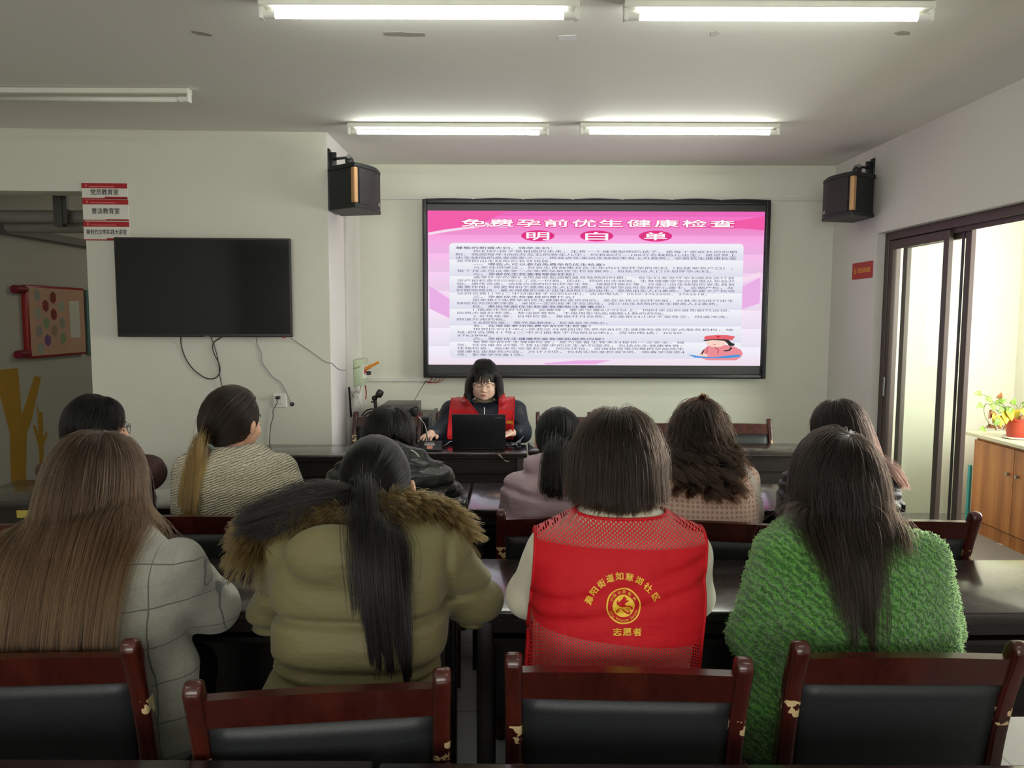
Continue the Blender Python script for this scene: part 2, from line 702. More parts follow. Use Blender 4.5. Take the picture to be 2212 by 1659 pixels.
def tube_at(label, x0, x1, y, lit=True):
    zt = ZC - 0.055
    r = empty('fluorescent_light', ((x0 + x1) / 2, y, ZC), 0, label, 'light', 'fluorescent ceiling lights')
    h = MB()
    h.span((x0, y - 0.028, ZC - 0.030), (x1, y + 0.028, ZC - 0.001), 0.006)
    h.build('housing', m_house, r)
    a = 0.055
    tb = MB().cyl((x0 + a, y, zt), (x1 - a, y, zt), 0.0135, seg=20)
    tb.build('tube', m_tube if lit else m_tube_off, r, smooth=True)
    for sx, xe in ((1, x0), (-1, x1)):
        e = MB()
        e.box((xe + sx * 0.008, y, ZC - 0.045), (0.016, 0.036, 0.055), None, 0.004)
        e.cyl((xe + sx * 0.008, y, zt), (xe + sx * 0.060, y, zt), 0.0155, seg=16)
        e.build('end_cap', m_white, r, auto=40)
    return r


tube_light('lit fluorescent tube, left of the two nearer the photographer', 562, 1252, 33)
tube_light('lit fluorescent tube, right of the two nearer the photographer', 1346, 2016, 37)
tube_light('lit fluorescent tube by the left loudspeaker, towards the LED screen', 752, 1186, 286)
tube_light('lit fluorescent tube above the right half of the LED screen', 1252, 1684, 286)
tube_light('unlit white fluorescent tube on the left of the ceiling', 0, 411, 214, False, 1.22)

# unseen tubes, added to brighten the backs of the near row
for lb_, xa_, xb_ in (('added fill tube, unseen, behind the photographer, the left one', -2.5, -1.27), ('added fill tube, unseen, behind the photographer, the right one', 0.55, 1.78)):
    tube_at(lb_, xa_, xb_, 0.55)

# peeled tape left on the ceiling
m_tape = plain('white_tape', (0.80, 0.79, 0.80), 0.5)
m_peel = plain('peeled_paint', (0.36, 0.34, 0.29), 0.8)
m_pale = plain('pale_tape', (0.60, 0.58, 0.52), 0.6)


def patch(name, quad_px, mat, label, cat):
    mb = MB()
    pts = [WZ(x, y, ZC - 0.0015) for x, y in quad_px]
    a = [mb.bm.verts.new(p) for p in pts]
    b = [mb.bm.verts.new(p + Vector((0, 0, 0.0014))) for p in pts]
    n = len(a)
    mb.bm.faces.new(a); mb.bm.faces.new(list(reversed(b)))
    for i in range(n):
        mb.bm.faces.new((a[i], b[i], b[(i + 1) % n], a[(i + 1) % n]))
    return tag(recenter(mb.build(name, mat)), label, cat)


patch('tape_strip', [(1206, 78), (1245, 76), (1245, 86), (1207, 88)], m_tape, 'small white tape strip on the ceiling below the left near tube', 'tape')
patch('tape_strip', [(826, 70), (866, 69), (917, 72), (919, 79), (880, 79), (832, 77)], m_peel, 'wide torn greyish tape mark on the ceiling between tubes', 'tape')
patch('tape_strip', [(415, 66), (440, 70), (459, 75), (456, 79), (430, 76), (415, 71)], m_peel, 'grey tape mark at the far left of the ceiling', 'tape')
patch('tape_strip', [(1535, 70), (1548, 66), (1556, 72), (1545, 79), (1535, 80)], m_pale, 'small pale scuffed tape below the right near tube', 'tape')
patch('tape_strip', [(1930, 72), (1948, 67), (1966, 70), (1964, 76), (1940, 77)], m_peel, 'torn tape bit at the right end of the near tubes', 'tape')

# ------------------------------------------------------------------ television with its cables
pc = [W(246, 512, YL(-2.5) - 0.055), W(627, 516, YL(-1.4) - 0.055), W(632, 729, YL(-1.4) - 0.055), W(255, 727, YL(-2.5) - 0.055)]
ctr = sum(pc, Vector()) / 4
tw = ((pc[1] - pc[0]).length + (pc[2] - pc[3]).length) / 2
th = ((pc[0] - pc[3]).length + (pc[1] - pc[2]).length) / 2
ang = math.atan2(pc[1].y - pc[0].y, pc[1].x - pc[0].x)
tv = empty('television', (ctr.x, YL(ctr.x), ctr.z - th / 2), ang, 'large black wall television, switched off, on the white wall', 'television')
mb = MB()
mb.box((0, -0.052, th / 2), (tw, 0.022, th), None, 0.004)
mb.box((0, -0.028, th * 0.42), (tw * 0.7, 0.04, th * 0.6), None, 0.01)
mb.build('cabinet', m_black, tv, local=True)
t = NT('tv_glass'); t.P(color=(0.006, 0.007, 0.008, 1), rough=0.09, spec=0.5)
MB().box((0, -0.0645, th / 2 + 0.006), (tw - 0.022, 0.003, th - 0.034), None, 0.001).build('screen', t.m, tv, local=True)
mb = MB()
for s in (-1, 1):
    mb.box((0, -0.014, th * 0.42 + s * 0.1), (0.5, 0.020, 0.03))
mb.build('wall_bracket', m_greymetal, tv, local=True)
MB().box((0.012, -0.0640, 0.0055), (0.030, 0.002, 0.005)).build('badge', m_greymetal, tv, local=True)
MB().box((tw / 2 - 0.06, -0.055, -0.003), (0.02, 0.01, 0.006)).build('power_light', emit_mat('red_led', srgb(220, 40, 50), 0.5), tv, local=True)


def cable(name, px, off, r, mat, label, per=6, group=None, cat='cable'):
    """a cable hanging a little off a wall; px: (x, y[, extra distance]) in the photograph"""
    pts = []
    for q in px:
        x = min(W(q[0], q[1], 5.1).x, XC - 0.005)
        y = YL(x) - (q[2] if len(q) > 2 else 0.006)
        pts.append(W(q[0], q[1], y))
    o = MB().tube(spline(pts, per), r, 8).build(name, mat, smooth=True)
    return tag(recenter(o), label, cat, group)


cable('power_cable', [(390, 726, .03), (392, 748), (402, 776), (420, 800), (446, 817), (466, 816), (475, 803), (473, 785), (463, 765), (459, 748), (464, 738), (478, 728, .03)], 0, 0.0035, m_cable,
      'thick black cable looping in a U below the television', cat='cable')
cable('power_cable', [(455, 727, .036), (461, 742, .02), (468, 765, .02), (473, 790, .018), (474, 806, .018), (478, 828, .014), (483, 846), (488, 872), (492, 900)], 0, 0.0028, m_cable,
      'black cable dropping from the television towards the floor', cat='cable')
cable('data_cable', [(553, 728, .03), (556, 745), (564, 762), (566, 782), (578, 800), (590, 815), (604, 824), (614, 838), (624, 860), (631, 874, .004)], 0, 0.0024, plain('grey_cable', (0.20, 0.23, 0.27), 0.5),
      'thin grey cable from the television to a hole in the wall', cat='cable')
cable('thin_wire', [(628, 731, .03), (645, 742), (672, 760), (700, 780), (718, 785)], 0, 0.0016, m_cable,
      'thin black wire slanting from the television to the wall corner', cat='cable')
# the hole and the socket
g = W(631, 873, YL(-1.45))
o = MB().cyl((g.x, g.y - 0.006, g.z), (g.x, g.y - 0.0005, g.z), 0.013, 0.015, 20).build('cable_grommet', m_black, auto=40)
tag(recenter(o), 'small black cable hole beside the white wall socket', 'grommet')
sa = W(605, 865, YL(-1.52))
sk = empty('wall_socket', (sa.x, sa.y, sa.z - 0.045), math.atan(0.042), 'white square power socket on the wall below the television', 'socket')
MB().box((0, -0.005, 0.045), (0.090, 0.010, 0.090), None, 0.004).build('face_plate', m_white, sk, local=True)
mb = MB()
for dx, dz, a in ((0.0, 0.026, 0), (-0.009, 0.018, 0.6), (0.009, 0.018, -0.6)):
    mb.box((dx + 0.004, -0.0105, dz), (0.002, 0.002, 0.007), Matrix.Rotation(a, 4, 'Y'))
mb.build('socket_slot', m_black, sk, local=True)
pl = W(603, 858, YL(-1.52))
mb = MB()
mb.box((pl.x, pl.y - 0.026, pl.z), (0.026, 0.03, 0.02), None, 0.004)
mb.tube(spline([Vector((pl.x - 0.004, pl.y - 0.035, pl.z - 0.01))] + [W(a, b, YL(-1.53) - 0.015) for a, b in ((598, 872), (590, 886), (590, 900), (585, 918), (583, 940), (582, 962), (582, 985))], 5), 0.0022, 8)
o = mb.build('plug_cord', m_cable, auto=45)
tag(recenter(o), 'black plug and cord hanging from the white wall socket', 'cord')

# ------------------------------------------------------------------ signs
m_signw = plain('sign_white', (0.74, 0.73, 0.66), 0.4)
m_ink = plain('black_ink', (0.03, 0.03, 0.035), 0.6)
m_gold = plain('gold_ink', srgb(226, 176, 50), 0.5)
m_paleink = plain('pale_ink', srgb(214, 130, 124), 0.5)


def board(px0, py0, px1, py1, txt, twidth, th_px, red_foot, label):
    a, c = W(px0, py0, YL(-2.6)), W(px1, py1, YL(-2.6))
    y = YL((a.x + c.x) / 2)
    w, h = c.x - a.x, a.z - c.z
    s = w / (px1 - px0)
    r = empty('notice_sign', ((a.x + c.x) / 2, y, c.z), math.atan(0.042), label, 'sign', 'white and red room signs')
    MB().box((0, -0.003, h / 2), (w, 0.005, h), None, 0.002).build('panel', m_signw, r, local=True)
    hb = 11 * s
    MB().box((0, -0.006, h - hb / 2), (w, 0.002, hb), None, 0.0008).build('red_band', m_red, r, local=True)
    mb = MB()
    fh = red_foot * s
    mb.box((0, -0.006, fh * 0.25), (w, 0.002, fh * 0.5))
    mb.box((w * 0.25, -0.006, fh * 0.5), (w * 0.5, 0.002, fh))
    mb.build('red_foot', m_red, r, local=True)
    org, rx, up = (0, -0.0066, 0), (1, 0, 0), (0, 0, 1)
    L = Letters()
    L.add(txt, org, rx, up, 0, h * 0.5 - th_px * s * 0.55, th_px * s * 1.05, twidth * s, 0.012, True)
    q = L.build('lettering', m_ink); q.parent = r
    L = Letters()
    L.poly([(-w * 0.42, h - hb * .5), (-w * .40, h - hb * .2), (-w * .37, h - hb * .5), (-w * .40, h - hb * .8)], (0, -0.0074, 0), rx, up)
    L.poly([(-w * 0.33, h - hb * .75), (w * .22, h - hb * .75), (w * .22, h - hb * .6), (-w * .33, h - hb * .6)], (0, -0.0074, 0), rx, up)
    q = L.build('header_print', m_paleink); q.parent = r
    return r


board(178, 396, 276, 430.5, '党员教育室', 60, 13, 5, 'white room sign with red header, top of the three beside the corridor opening')
board(180, 431, 279, 477, '普法教育室', 60, 13, 3, 'white room sign with red header, middle of the three by the opening')
board(182, 479, 281, 520, '新时代文明实践大讲堂', 86, 11, 5, 'white room sign with long small lettering, lowest of three, touching the television')

a, b, c, d = WX(1843, 571, XR), WX(1887, 561, XR), WX(1886, 600, XR), WX(1843, 604, XR)
zc0, zc1 = (d.z + c.z) / 2, (a.z + b.z) / 2
y0, y1 = a.y, b.y
rs = empty('door_sign', (XR, (y0 + y1) / 2, zc0), 0, 'small red sign with gold lettering beside the glass door', 'sign')
MB().span((XR - 0.006, y1, zc0), (XR - 0.0005, y0, zc1), 0.003).build('panel', m_red, rs)
org = Vector((XR - 0.0066, y0, zc0)); rx = Vector((0, -1, 0)); up = Vector((0, 0, 1))
sw, sh = y0 - y1, zc1 - zc0
L = Letters()
L.add('党员活动室', org, rx, up, sw * 0.30, sh * 0.38, sh * 0.33, sw * 0.60, 0.012)
# hammer and sickle
cx_, cy_, rr_ = sw * 0.155, sh * 0.49, sh * 0.16
arc1 = [(cx_ + rr_ * math.cos(q), cy_ + rr_ * math.sin(q)) for q in np.linspace(math.radians(130), math.radians(-130), 14)]
arc2 = [(cx_ - rr_ * .18 + rr_ * .74 * math.cos(q), cy_ + rr_ * .1 + rr_ * .74 * math.sin(q)) for q in np.linspace(math.radians(-125), math.radians(120), 14)]
for i in range(13):
    L.poly([arc1[i], arc1[i + 1], arc2[12 - i], arc2[13 - i]], org, rx, up)
L.poly([(cx_ - rr_ * .55, cy_ - rr_ * .65), (cx_ - rr_ * .95, cy_ - rr_ * 1.1), (cx_ - rr_ * 1.1, cy_ - rr_ * .95), (cx_ - rr_ * .7, cy_ - rr_ * .5)], org, rx, up)
L.poly([(cx_ - rr_ * .65, cy_ + rr_ * .45), (cx_ - rr_ * .45, cy_ + rr_ * .6), (cx_ + rr_ * .95, cy_ - rr_ * .95), (cx_ + rr_ * .75, cy_ - rr_ * 1.1)], org, rx, up)
L.poly([(cx_ - rr_ * 1.0, cy_ + rr_ * .35), (cx_ - rr_ * .4, cy_ + rr_ * .95), (cx_ - rr_ * .2, cy_ + rr_ * .75), (cx_ - rr_ * .8, cy_ + rr_ * .15)], org, rx, up)
L.build('lettering', m_gold, rs)

# ------------------------------------------------------------------ LED wall with the slide
A0, A1 = W(912, 430, YB - 0.1), W(1664, 431, YB - 0.1)
A3, A2 = W(915, 816, YB - 0.1), W(1655, 816, YB - 0.1)
x0, x1, z1, z0 = (A0.x + A3.x) / 2, (A1.x + A2.x) / 2, A0.z, A3.z
led = empty('led_screen', ((x0 + x1) / 2, YB, z0), 0, 'wide lit LED display with a pink Chinese health-check slide', 'display screen')
yf = YB - 0.1
d0, d1 = W(923, 455, yf), W(1651, 457, yf)
d3, d2 = W(926, 790, yf), W(1644, 788, yf)
sx0, sx1, sz1, sz0 = (d0.x + d3.x) / 2, (d1.x + d2.x) / 2, (d0.z + d1.z) / 2, (d3.z + d2.z) / 2
bw = 0.035
fr = MB()
for lo, hi in (((x0, yf - 0.012, z0), (x0 + bw, YB - 0.01, z1)), ((x1 - bw, yf - 0.012, z0), (x1, YB - 0.01, z1)),
               ((x0 + bw, yf - 0.012, z1 - bw), (x1 - bw, YB - 0.01, z1)), ((x0 + bw, yf - 0.012, z0), (x1 - bw, YB - 0.01, z0 + bw))):
    fr.span(lo, hi, 0.008, 3)
fr.build('frame', m_black, led, auto=40)
fb = MB()
fb.span((x0 + bw, yf + 0.012, sz1), (x1 - bw, YB - 0.02, z1 - bw))
fb.span((x0 + bw, yf + 0.012, z0 + bw), (x1 - bw, YB - 0.02, sz0))
fb.span((x0 + bw, yf + 0.012, sz0), (sx0, YB - 0.02, sz1))
fb.span((sx1, yf + 0.012, sz0), (x1 - bw, YB - 0.02, sz1))
fb.build('inner_border', plain('dark_border', (0.035, 0.035, 0.036), 0.5), led)
ls = MB()
for i in range(7):
    a = x0 + (x1 - x0) * i / 7
    ls.tube(spline([(a + 0.02, yf + 0.02, z1 + 0.001), (a + (x1 - x0) / 14, yf + 0.02, z1 + 0.006 + 0.003 * (i % 2)), (a + (x1 - x0) / 7, yf + 0.02, z1 + 0.001)], 4), 0.006, 6)
ls.build('top_cable', m_cable, led, smooth=True)
# display face: pink to white slide with the module bands of the panel
t = NT('led_face')
_, _, oz = t.xyz(t.n('TexCoord').outputs['Generated'])[0:3]
ox = t.xyz(t.n('TexCoord').outputs['Generated'])[0]
cr = t.ramp(oz, [(0.0, srgb(250, 232, 246)), (0.10, srgb(240, 236, 250)), (0.35, srgb(244, 226, 246)), (0.60, srgb(244, 204, 240)), (0.80, srgb(246, 172, 228)), (0.92, srgb(246, 120, 200)), (1.0, srgb(244, 100, 192))])
band = t.n('TexWave', {'Vector': t.n('TexCoord').outputs['Generated'], 'Scale': 2.6, 'Distortion': 0.0, 'Detail': 0}, bands_direction='Z', wave_profile='SAW').outputs['Fac']
ns = t.noise(t.map(t.n('TexCoord').outputs['Generated'], (2.2, 1, 7)), 2.0, 2)
mod = t.math('ADD', 0.84, t.math('ADD', t.math('MULTIPLY', band, 0.14), t.math('MULTIPLY', ns, 0.08)))
t.P(color=(0.02, 0.02, 0.02, 1), rough=0.6, spec=0.1, emit=cr, emits=t.math('MULTIPLY', mod, SCREEN_E * 1.05))
MB().span((sx0, yf + 0.004, sz0), (sx1, yf + 0.03, sz1)).build('display', t.m, led)
DW, DH = sx1 - sx0, sz1 - sz0


def zp(x, y):
    """pixel of the enlarged slide -> metres on the display (from its lower left corner)"""
    return ((x - 68) / (2127 - 68) * DW, (1048 - y) / (1048 - 103) * DH)


rx, up = Vector((1, 0, 0)), Vector((0, 0, 1))


def led_org(k):
    return Vector((sx0, yf + 0.004 - 0.0006 * k, sz0))


def em(name, r, g, b, k=1.0):
    return emit_mat(name, srgb(r, g, b), SCREEN_E * k)


def led_poly(name, mat, polys, k):
    for pl_ in polys:
        L = Letters()
        L.poly([zp(*q) for q in pl_], led_org(k), rx, up)
        L.build(name, mat, led)


led_poly('swoosh_print', em('slide_pink', 246, 88, 170), [[(72, 104), (560, 104), (420, 170), (300, 200), (180, 215), (72, 235)], [(1700, 200), (2125, 130), (2125, 215), (2000, 205)]], 1)
led_poly('ribbon_print', em('slide_white', 250, 222, 240), [[(72, 236), (180, 217), (300, 201), (420, 172), (560, 205), (420, 200), (300, 214), (180, 232), (72, 252)], [(1800, 560), (2110, 470), (2110, 500), (1800, 600)]], 2)
led_poly('petal_print', em('slide_lilac', 236, 176, 232), [[(2000, 560), (2112, 500), (2112, 660), (2000, 700)], [(76, 560), (200, 640), (200, 760), (76, 700)], [(780, 1036), (1000, 1018), (1205, 1016), (1100, 1042), (800, 1046)]], 2)
t = NT('slide_panel')
gz = t.n('TexCoord').outputs['Generated']
bd = t.n('TexWave', {'Vector': gz, 'Scale': 2.2, 'Distortion': 0.0, 'Detail': 0}, bands_direction='Z', wave_profile='SAW').outputs['Fac']
t.P(color=(0.02, 0.02, 0.02, 1), rough=0.6, spec=0.1, emit=t.mix(bd, srgb(224, 224, 240), srgb(246, 246, 252)), emits=SCREEN_E)
L = Letters()
(px_, pz_), (qx_, qz_) = zp(200, 1006), zp(2003, 298)
L.poly(rrect(px_, pz_, qx_, qz_, 0.03), led_org(3), rx, up)
L.build('slide_panel', t.m, led)
bx, bz = zp(1104, 1046)
# title with a deeper pink edge
T1 = '免费孕前优生健康检查'
m_edge, m_w = em('slide_magenta', 226, 30, 128), em('slide_title', 255, 252, 255, 1.05)
L, Lw = Letters(), Letters()
xs = [275, 445, 613, 780, 950, 1115, 1285, 1455, 1625, 1795]
for ch, xx in zip(T1, xs):
    (ax, az), (cx2, cz2) = zp(xx, 195), zp(xx + 148, 150)
    L.add(ch, led_org(4), rx, up, ax - 0.002, az - 0.002, (cz2 - az) * 1.08, cx2 - ax + 0.004, 0.085)
    Lw.add(ch, led_org(5), rx, up, ax, az, (cz2 - az) * 1.06, cx2 - ax, 0.026)
L.build('title_outline', m_edge, led)
Lw.build('title_lettering', m_w, led)
L, Lw = Letters(), Letters()
for ch, xx in zip('明白单', (742, 1102, 1462)):
    cx2, cz2 = zp(xx, 253)
    rxw, rzh = 102 / 2059 * DW, 33 / 945 * DH
    L.poly([(cx2 + rxw * math.cos(q), cz2 + rzh * math.sin(q)) for q in np.linspace(0, 2 * math.pi, 40)[:-1]], led_org(4), rx, up)
    L.build('badge_print', m_edge, led); L = Letters()
    Lw.add(ch, led_org(5), rx, up, cx2, cz2 - rzh * 0.62, rzh * 1.55, rxw * 1.35, 0.022, True)
Lw.build('badge_lettering', m_w, led)
TXT = [
    (240, 830, 1, '尊敬的新婚夫妇、待孕夫妇：'),
    (345, 1960, 0, '你们好!孩子是祖国的未来，生育一个健康聪明的孩子，是每个家庭共同的期'),
    (240, 1960, 0, '盼。我国每年3000万左右的新生儿中，约有80万—100万名缺陷儿出生，是世界上'),
    (242, 1960, 0, '出生缺陷的高发国家之一，而且近年来出生缺陷率有上升趋势，孕前优生健康检查'),
    (244, 826, 0, '是预防出生缺陷的有效措施。'),
    (345, 1155, 1, '一、哪些人可以参加免费孕前优生检查?'),
    (345, 1940, 0, '凡家住琅琊区，符合生育政策且在半年内计划怀孕的夫妇（包括非农户口），'),
    (246, 1810, 0, '每个孩次可以享受一次免费孕前优生检查服务，包括流动人口计划怀孕夫妇。'),
    (345, 970, 1, '二、孕前优生检查有哪些好处?'),
    (345, 1952, 0, '通常怀孕的第5-8周是胚胎细胞最易致畸的时期，一般孕妇发觉怀孕到医院进行首'),
    (246, 1955, 0, '次产前检查时已经过了这一时期。因此，预防出生缺陷，生育健康宝宝应提倡从孕前开'),
    (246, 1955, 0, '始。遗传咨询、选择合适的时机怀孕生育、增服叶酸片等，对减少出生缺陷的发生具有'),
    (246, 1950, 0, '重要作用，将更有利于提高出生人口素质。确诊早孕后可至我中心建卡，定期产检，及'),
    (246, 1955, 0, '时跟踪随访。最大限度的减少出生缺陷儿的出生，提高出生人口素质。早孕建卡产检地'),
    (246, 1785, 0, '址四合路11号(二中对面巷子向前50米)。咨询电话：0550-3762500、3762618。'),
    (345, 970, 1, '三、孕前优生检查目的是什么?'),
    (345, 1952, 0, '国家推行免费孕前优生健康检查项目的，是在女性计划怀孕前，对其夫妇进行出生'),
    (246, 1855, 0, '缺陷危险因素筛查，采取一定的技术手段消除，减少出生缺陷的发生提高人口素质。'),
    (345, 1155, 1, '四、参加孕前优生检查有哪些注意事项?'),
    (345, 1930, 0, '1.抽血化验肝功能、血糖等，要求空腹8小时以上。同时采血前避免剧烈运动，'),
    (246, 1525, 0, '前两天最好禁酒、禁油腻食物，不服用影响血细胞计数的药物。'),
    (345, 1920, 0, '2.女性尿液、白带检查，需避开月经期。检查前24小时不宜性交、阴道冲洗、'),
    (246, 545, 0, '阴道外用药物。'),
    (345, 1180, 0, '3.B超检查，需充盈膀胱，检查前多喝水。'),
    (345, 1075, 1, '五、在哪里参加免费孕前优生检查？'),
    (345, 1952, 0, '琅琊区妇计中心是我区开展国家免费孕前优生健康检查的定点服务机构，地'),
    (246, 1650, 0, '址:四合路11号(二中对面巷子向前50米)，咨询电话：0550-'),
    (246, 455, 0, '3762898。'),
    (345, 1155, 1, '六、孕前优生健康检查有哪些服务内容?'),
    (345, 1652, 0, '免费孕前优生健康检查，是为准备生育夫妇提供一次安全、规'),
    (246, 1640, 0, '范、符合服务对象个性化需求的优生系列服务，包括优生健康教育、'),
    (246, 1652, 0, '体格检查、临床实验室检查、风险评估、咨询指导等完整的孕前优生'),
    (246, 1655, 0, '健康检查服务内容，共计19项，包括实验室检查9项、病毒学筛查4'),
    (246, 658, 0, '项、影像学检查1项。'),
]
L = Letters()
for i, (xa, xb, bold, s_) in enumerate(TXT):
    yc = 326 + (983 - 326) * i / (len(TXT) - 1)
    (ax, az), (cx2, _z) = zp(xa, yc + 8), zp(xb, yc)
    L.add(s_, led_org(5), rx, up, ax, az, 16.5 / 945 * DH, cx2 - ax, 0.016 if bold else 0.0)
L.build('body_lettering', em('slide_ink', 92, 84, 128, 0.8), led)


# picture of a nurse writing on a blue board, lower right of the slide
def ell_px(cx, cy, a, b, n=22):
    return [(cx + a * math.cos(q), cy + b * math.sin(q)) for q in np.linspace(0, 2 * math.pi, n + 1)[:-1]]


led_poly('nurse_coat_print', em('nurse_pink', 236, 140, 150), [[(1745, 985), (1770, 950), (1800, 925), (1850, 915), (1910, 918), (1965, 930), (2005, 950), (2018, 975), (2000, 1000), (1975, 1014), (1800, 1014), (1765, 1004)]], 5)
led_poly('nurse_face_print', em('nurse_skin', 250, 214, 200), [ell_px(1850, 903, 62, 30), [(1740, 985), (1765, 970), (1800, 978), (1798, 992), (1750, 994)]], 6)
led_poly('nurse_hair_print', em('nurse_hair', 40, 34, 48, .6), [[(1768, 893), (1790, 880), (1860, 878), (1925, 884), (1945, 905), (1965, 912), (1960, 925), (1932, 926), (1915, 905), (1900, 893), (1830, 889), (1785, 895)], [(1765, 985), (1760, 970), (1772, 950), (1780, 950), (1768, 972)], [(1940, 930), (1950, 940), (1935, 955), (1900, 960), (1898, 953), (1930, 948)]], 7)
led_poly('nurse_cap_print', em('nurse_cap', 232, 96, 110), [[(1772, 872), (1790, 862), (1850, 857), (1920, 858), (1966, 866), (1948, 890), (1900, 883), (1830, 883), (1782, 888)]], 8)
led_poly('nurse_cross_print', em('nurse_cross', 205, 30, 50), [[(1848, 866), (1874, 866), (1874, 871), (1848, 871)], [(1857, 861), (1865, 861), (1865, 876), (1857, 876)], [(1830, 915), (1850, 915), (1846, 918), (1834, 918)]], 9)
led_poly('nurse_board_print', em('nurse_blue', 66, 150, 222), [[(1675, 978), (1740, 988), (1830, 996), (1930, 984), (1995, 978), (2005, 992), (1930, 1000), (1830, 1002), (1720, 998)]], 9)
led_poly('nurse_seam_print', em('nurse_seam', 196, 84, 104), [[(1845, 930), (1870, 950), (1865, 975), (1858, 975), (1862, 952), (1838, 934)], [(1800, 930), (1795, 975), (1788, 975), (1794, 930)]], 6)

# red feed wires and a black lead under the LED wall
mb = MB()
for k, xx in enumerate((934, 944, 952, 959)):
    mb.tube(spline([W(920, 823, YB - 0.02), W((920 + xx) / 2, 827, YB - 0.03), W(xx - 4, 822, YB - 0.04), W(xx, 814, YB - 0.05)], 5), 0.0026, 6)
tag(recenter(mb.build('feed_wire', plain('red_wire', srgb(150, 26, 34), 0.45), smooth=True)), 'bundle of red wires entering below the LED screen frame', 'wire')
o = MB().tube(spline([W(920, 823, YB - 0.015), W(909, 840, YB - 0.03), W(898, 860, YB - 0.06), W(889, 878, YB - 0.15)], 5), 0.0022, 6).build('thin_wire', m_cable, smooth=True)
tag(recenter(o), 'thin dark wire slanting from the LED screen to the amplifier', 'cable')

# ------------------------------------------------------------------ switch box in the corner with its leads
m_boxg = plain('pale_green_plastic', (0.50, 0.58, 0.40), 0.4)
bt, bb = W(766, 777, 5.79), W(766, 834, 5.79)
bz0, bz1 = bb.z, bt.z
bx0, bx1 = XC + 0.0225, XC + 0.085
sb = empty('switch_box', (XC, 5.91, bz0), 0, 'pale green electrical switch box on the return wall left of LED screen', 'switch box')
MB().span((bx0, 5.79, bz0), (bx1, 6.03, bz1), 0.006).build('body', m_boxg, sb, auto=40)
MB().span((bx1 - 0.002, 5.83, bz0 + 0.05), (bx1 + 0.006, 5.99, bz1 - 0.045), 0.003).build('breaker_window', m_white, sb)
MB().span((bx1 + 0.006, 5.86, bz0 + 0.09), (bx1 + 0.012, 5.93, bz0 + 0.12)).build('breaker_switch', m_red, sb)
s0, s1 = W(782, 796, 5.86), W(818, 782, 5.84)
s0.x = bx1 + 0.022
mb = MB().tube([s0, s1], 0.010, 10)
mb.tube([s0 - (s1 - s0) * 0.06, s0 + (s1 - s0) * 0.35], 0.014, 10)
tag(recenter(mb.build('screwdriver', plain('orange_plastic', srgb(226, 140, 40), 0.4), auto=40)), 'orange stick poking out of the pale green switch box', 'tool')
pgo = W(797, 796, 5.96)
pgo.x = max(pgo.x, bx1 + 0.022)
pgo.z -= 0.035
tag(recenter(MB().box(pgo, (0.03, 0.03, 0.03), None, 0.004).build('adapter_plug', m_black)), 'small black plug at the side of the switch box', 'plug')
cab = [
    ('thin_wire', [(718, 785), (728, 795), (736, 799), (745, 799), (752, 798), (760, 796), (770, 795), (778, 791)], 0.0016, m_cable, 'thin black wire crossing the white return wall to the switch box'),
    ('power_cable', [(754, 836), (755, 850), (757, 880), (759, 900)], 0.008, m_cable, 'black cable running down the corner below the switch box'),
    ('white_cable', [(760, 835), (760, 848), (764, 857), (768, 852), (770, 836)], 0.006, m_trunk, 'white cable loop hanging below the switch box, left one'),
    ('white_cable', [(771, 835), (772, 845), (777, 848), (780, 835)], 0.006, m_trunk, 'short white cable loop under the right side of the switch box'),
    ('red_cable', [(789, 833), (791, 848), (790, 862)], 0.005, m_red, 'short red cable beside the switch box'),
    ('thin_wire', [(790, 858), (789, 880), (786, 894)], 0.0018, m_trunk, 'pale wire continuing the red cable down the corner'),
    ('thin_wire', [(771, 852), (773, 862), (779, 878), (781, 894)], 0.0018, m_trunk, 'pale wire slanting down from the white cable loops'),
]
for k, (nm, px, r, mt, lb) in enumerate(cab):
    k = {5: 4, 6: 3}.get(k, k)
    pts = []
    for q in px:
        p = WX(q[0], q[1], XC + 0.004 if k == 0 else XC + 0.024 + r + 0.013 * (k - 1))
        if p.y > YB - 0.04:
            p = W(q[0], q[1], YB - 0.02 - 0.012 * k)
        if k == 0 and q[0] > 748:
            p = W(q[0], q[1], 5.785)
        if k == 0:
            p.y = max(p.y, YL(XC) + 0.02)
        pts.append(p)
    tag(recenter(MB().tube(spline(pts, 5), r, 8).build(nm, mt, smooth=True)), lb, 'cable')

# ------------------------------------------------------------------ wall loudspeakers
t = NT('speaker_cloth')
v_ = t.n('TexVoronoi', {'Vector': t.obj(), 'Scale': 260}).outputs['Distance']
t.P(color=(0.018, 0.016, 0.017, 1), rough=0.55, normal=t.bump(v_, 0.4, 0.002))
m_cloth = t.m
m_spk = plain('speaker_black', (0.012, 0.014, 0.015), 0.55)
m_goldstrip = plain('copper_strip', srgb(196, 152, 108), 0.45, 0.3)


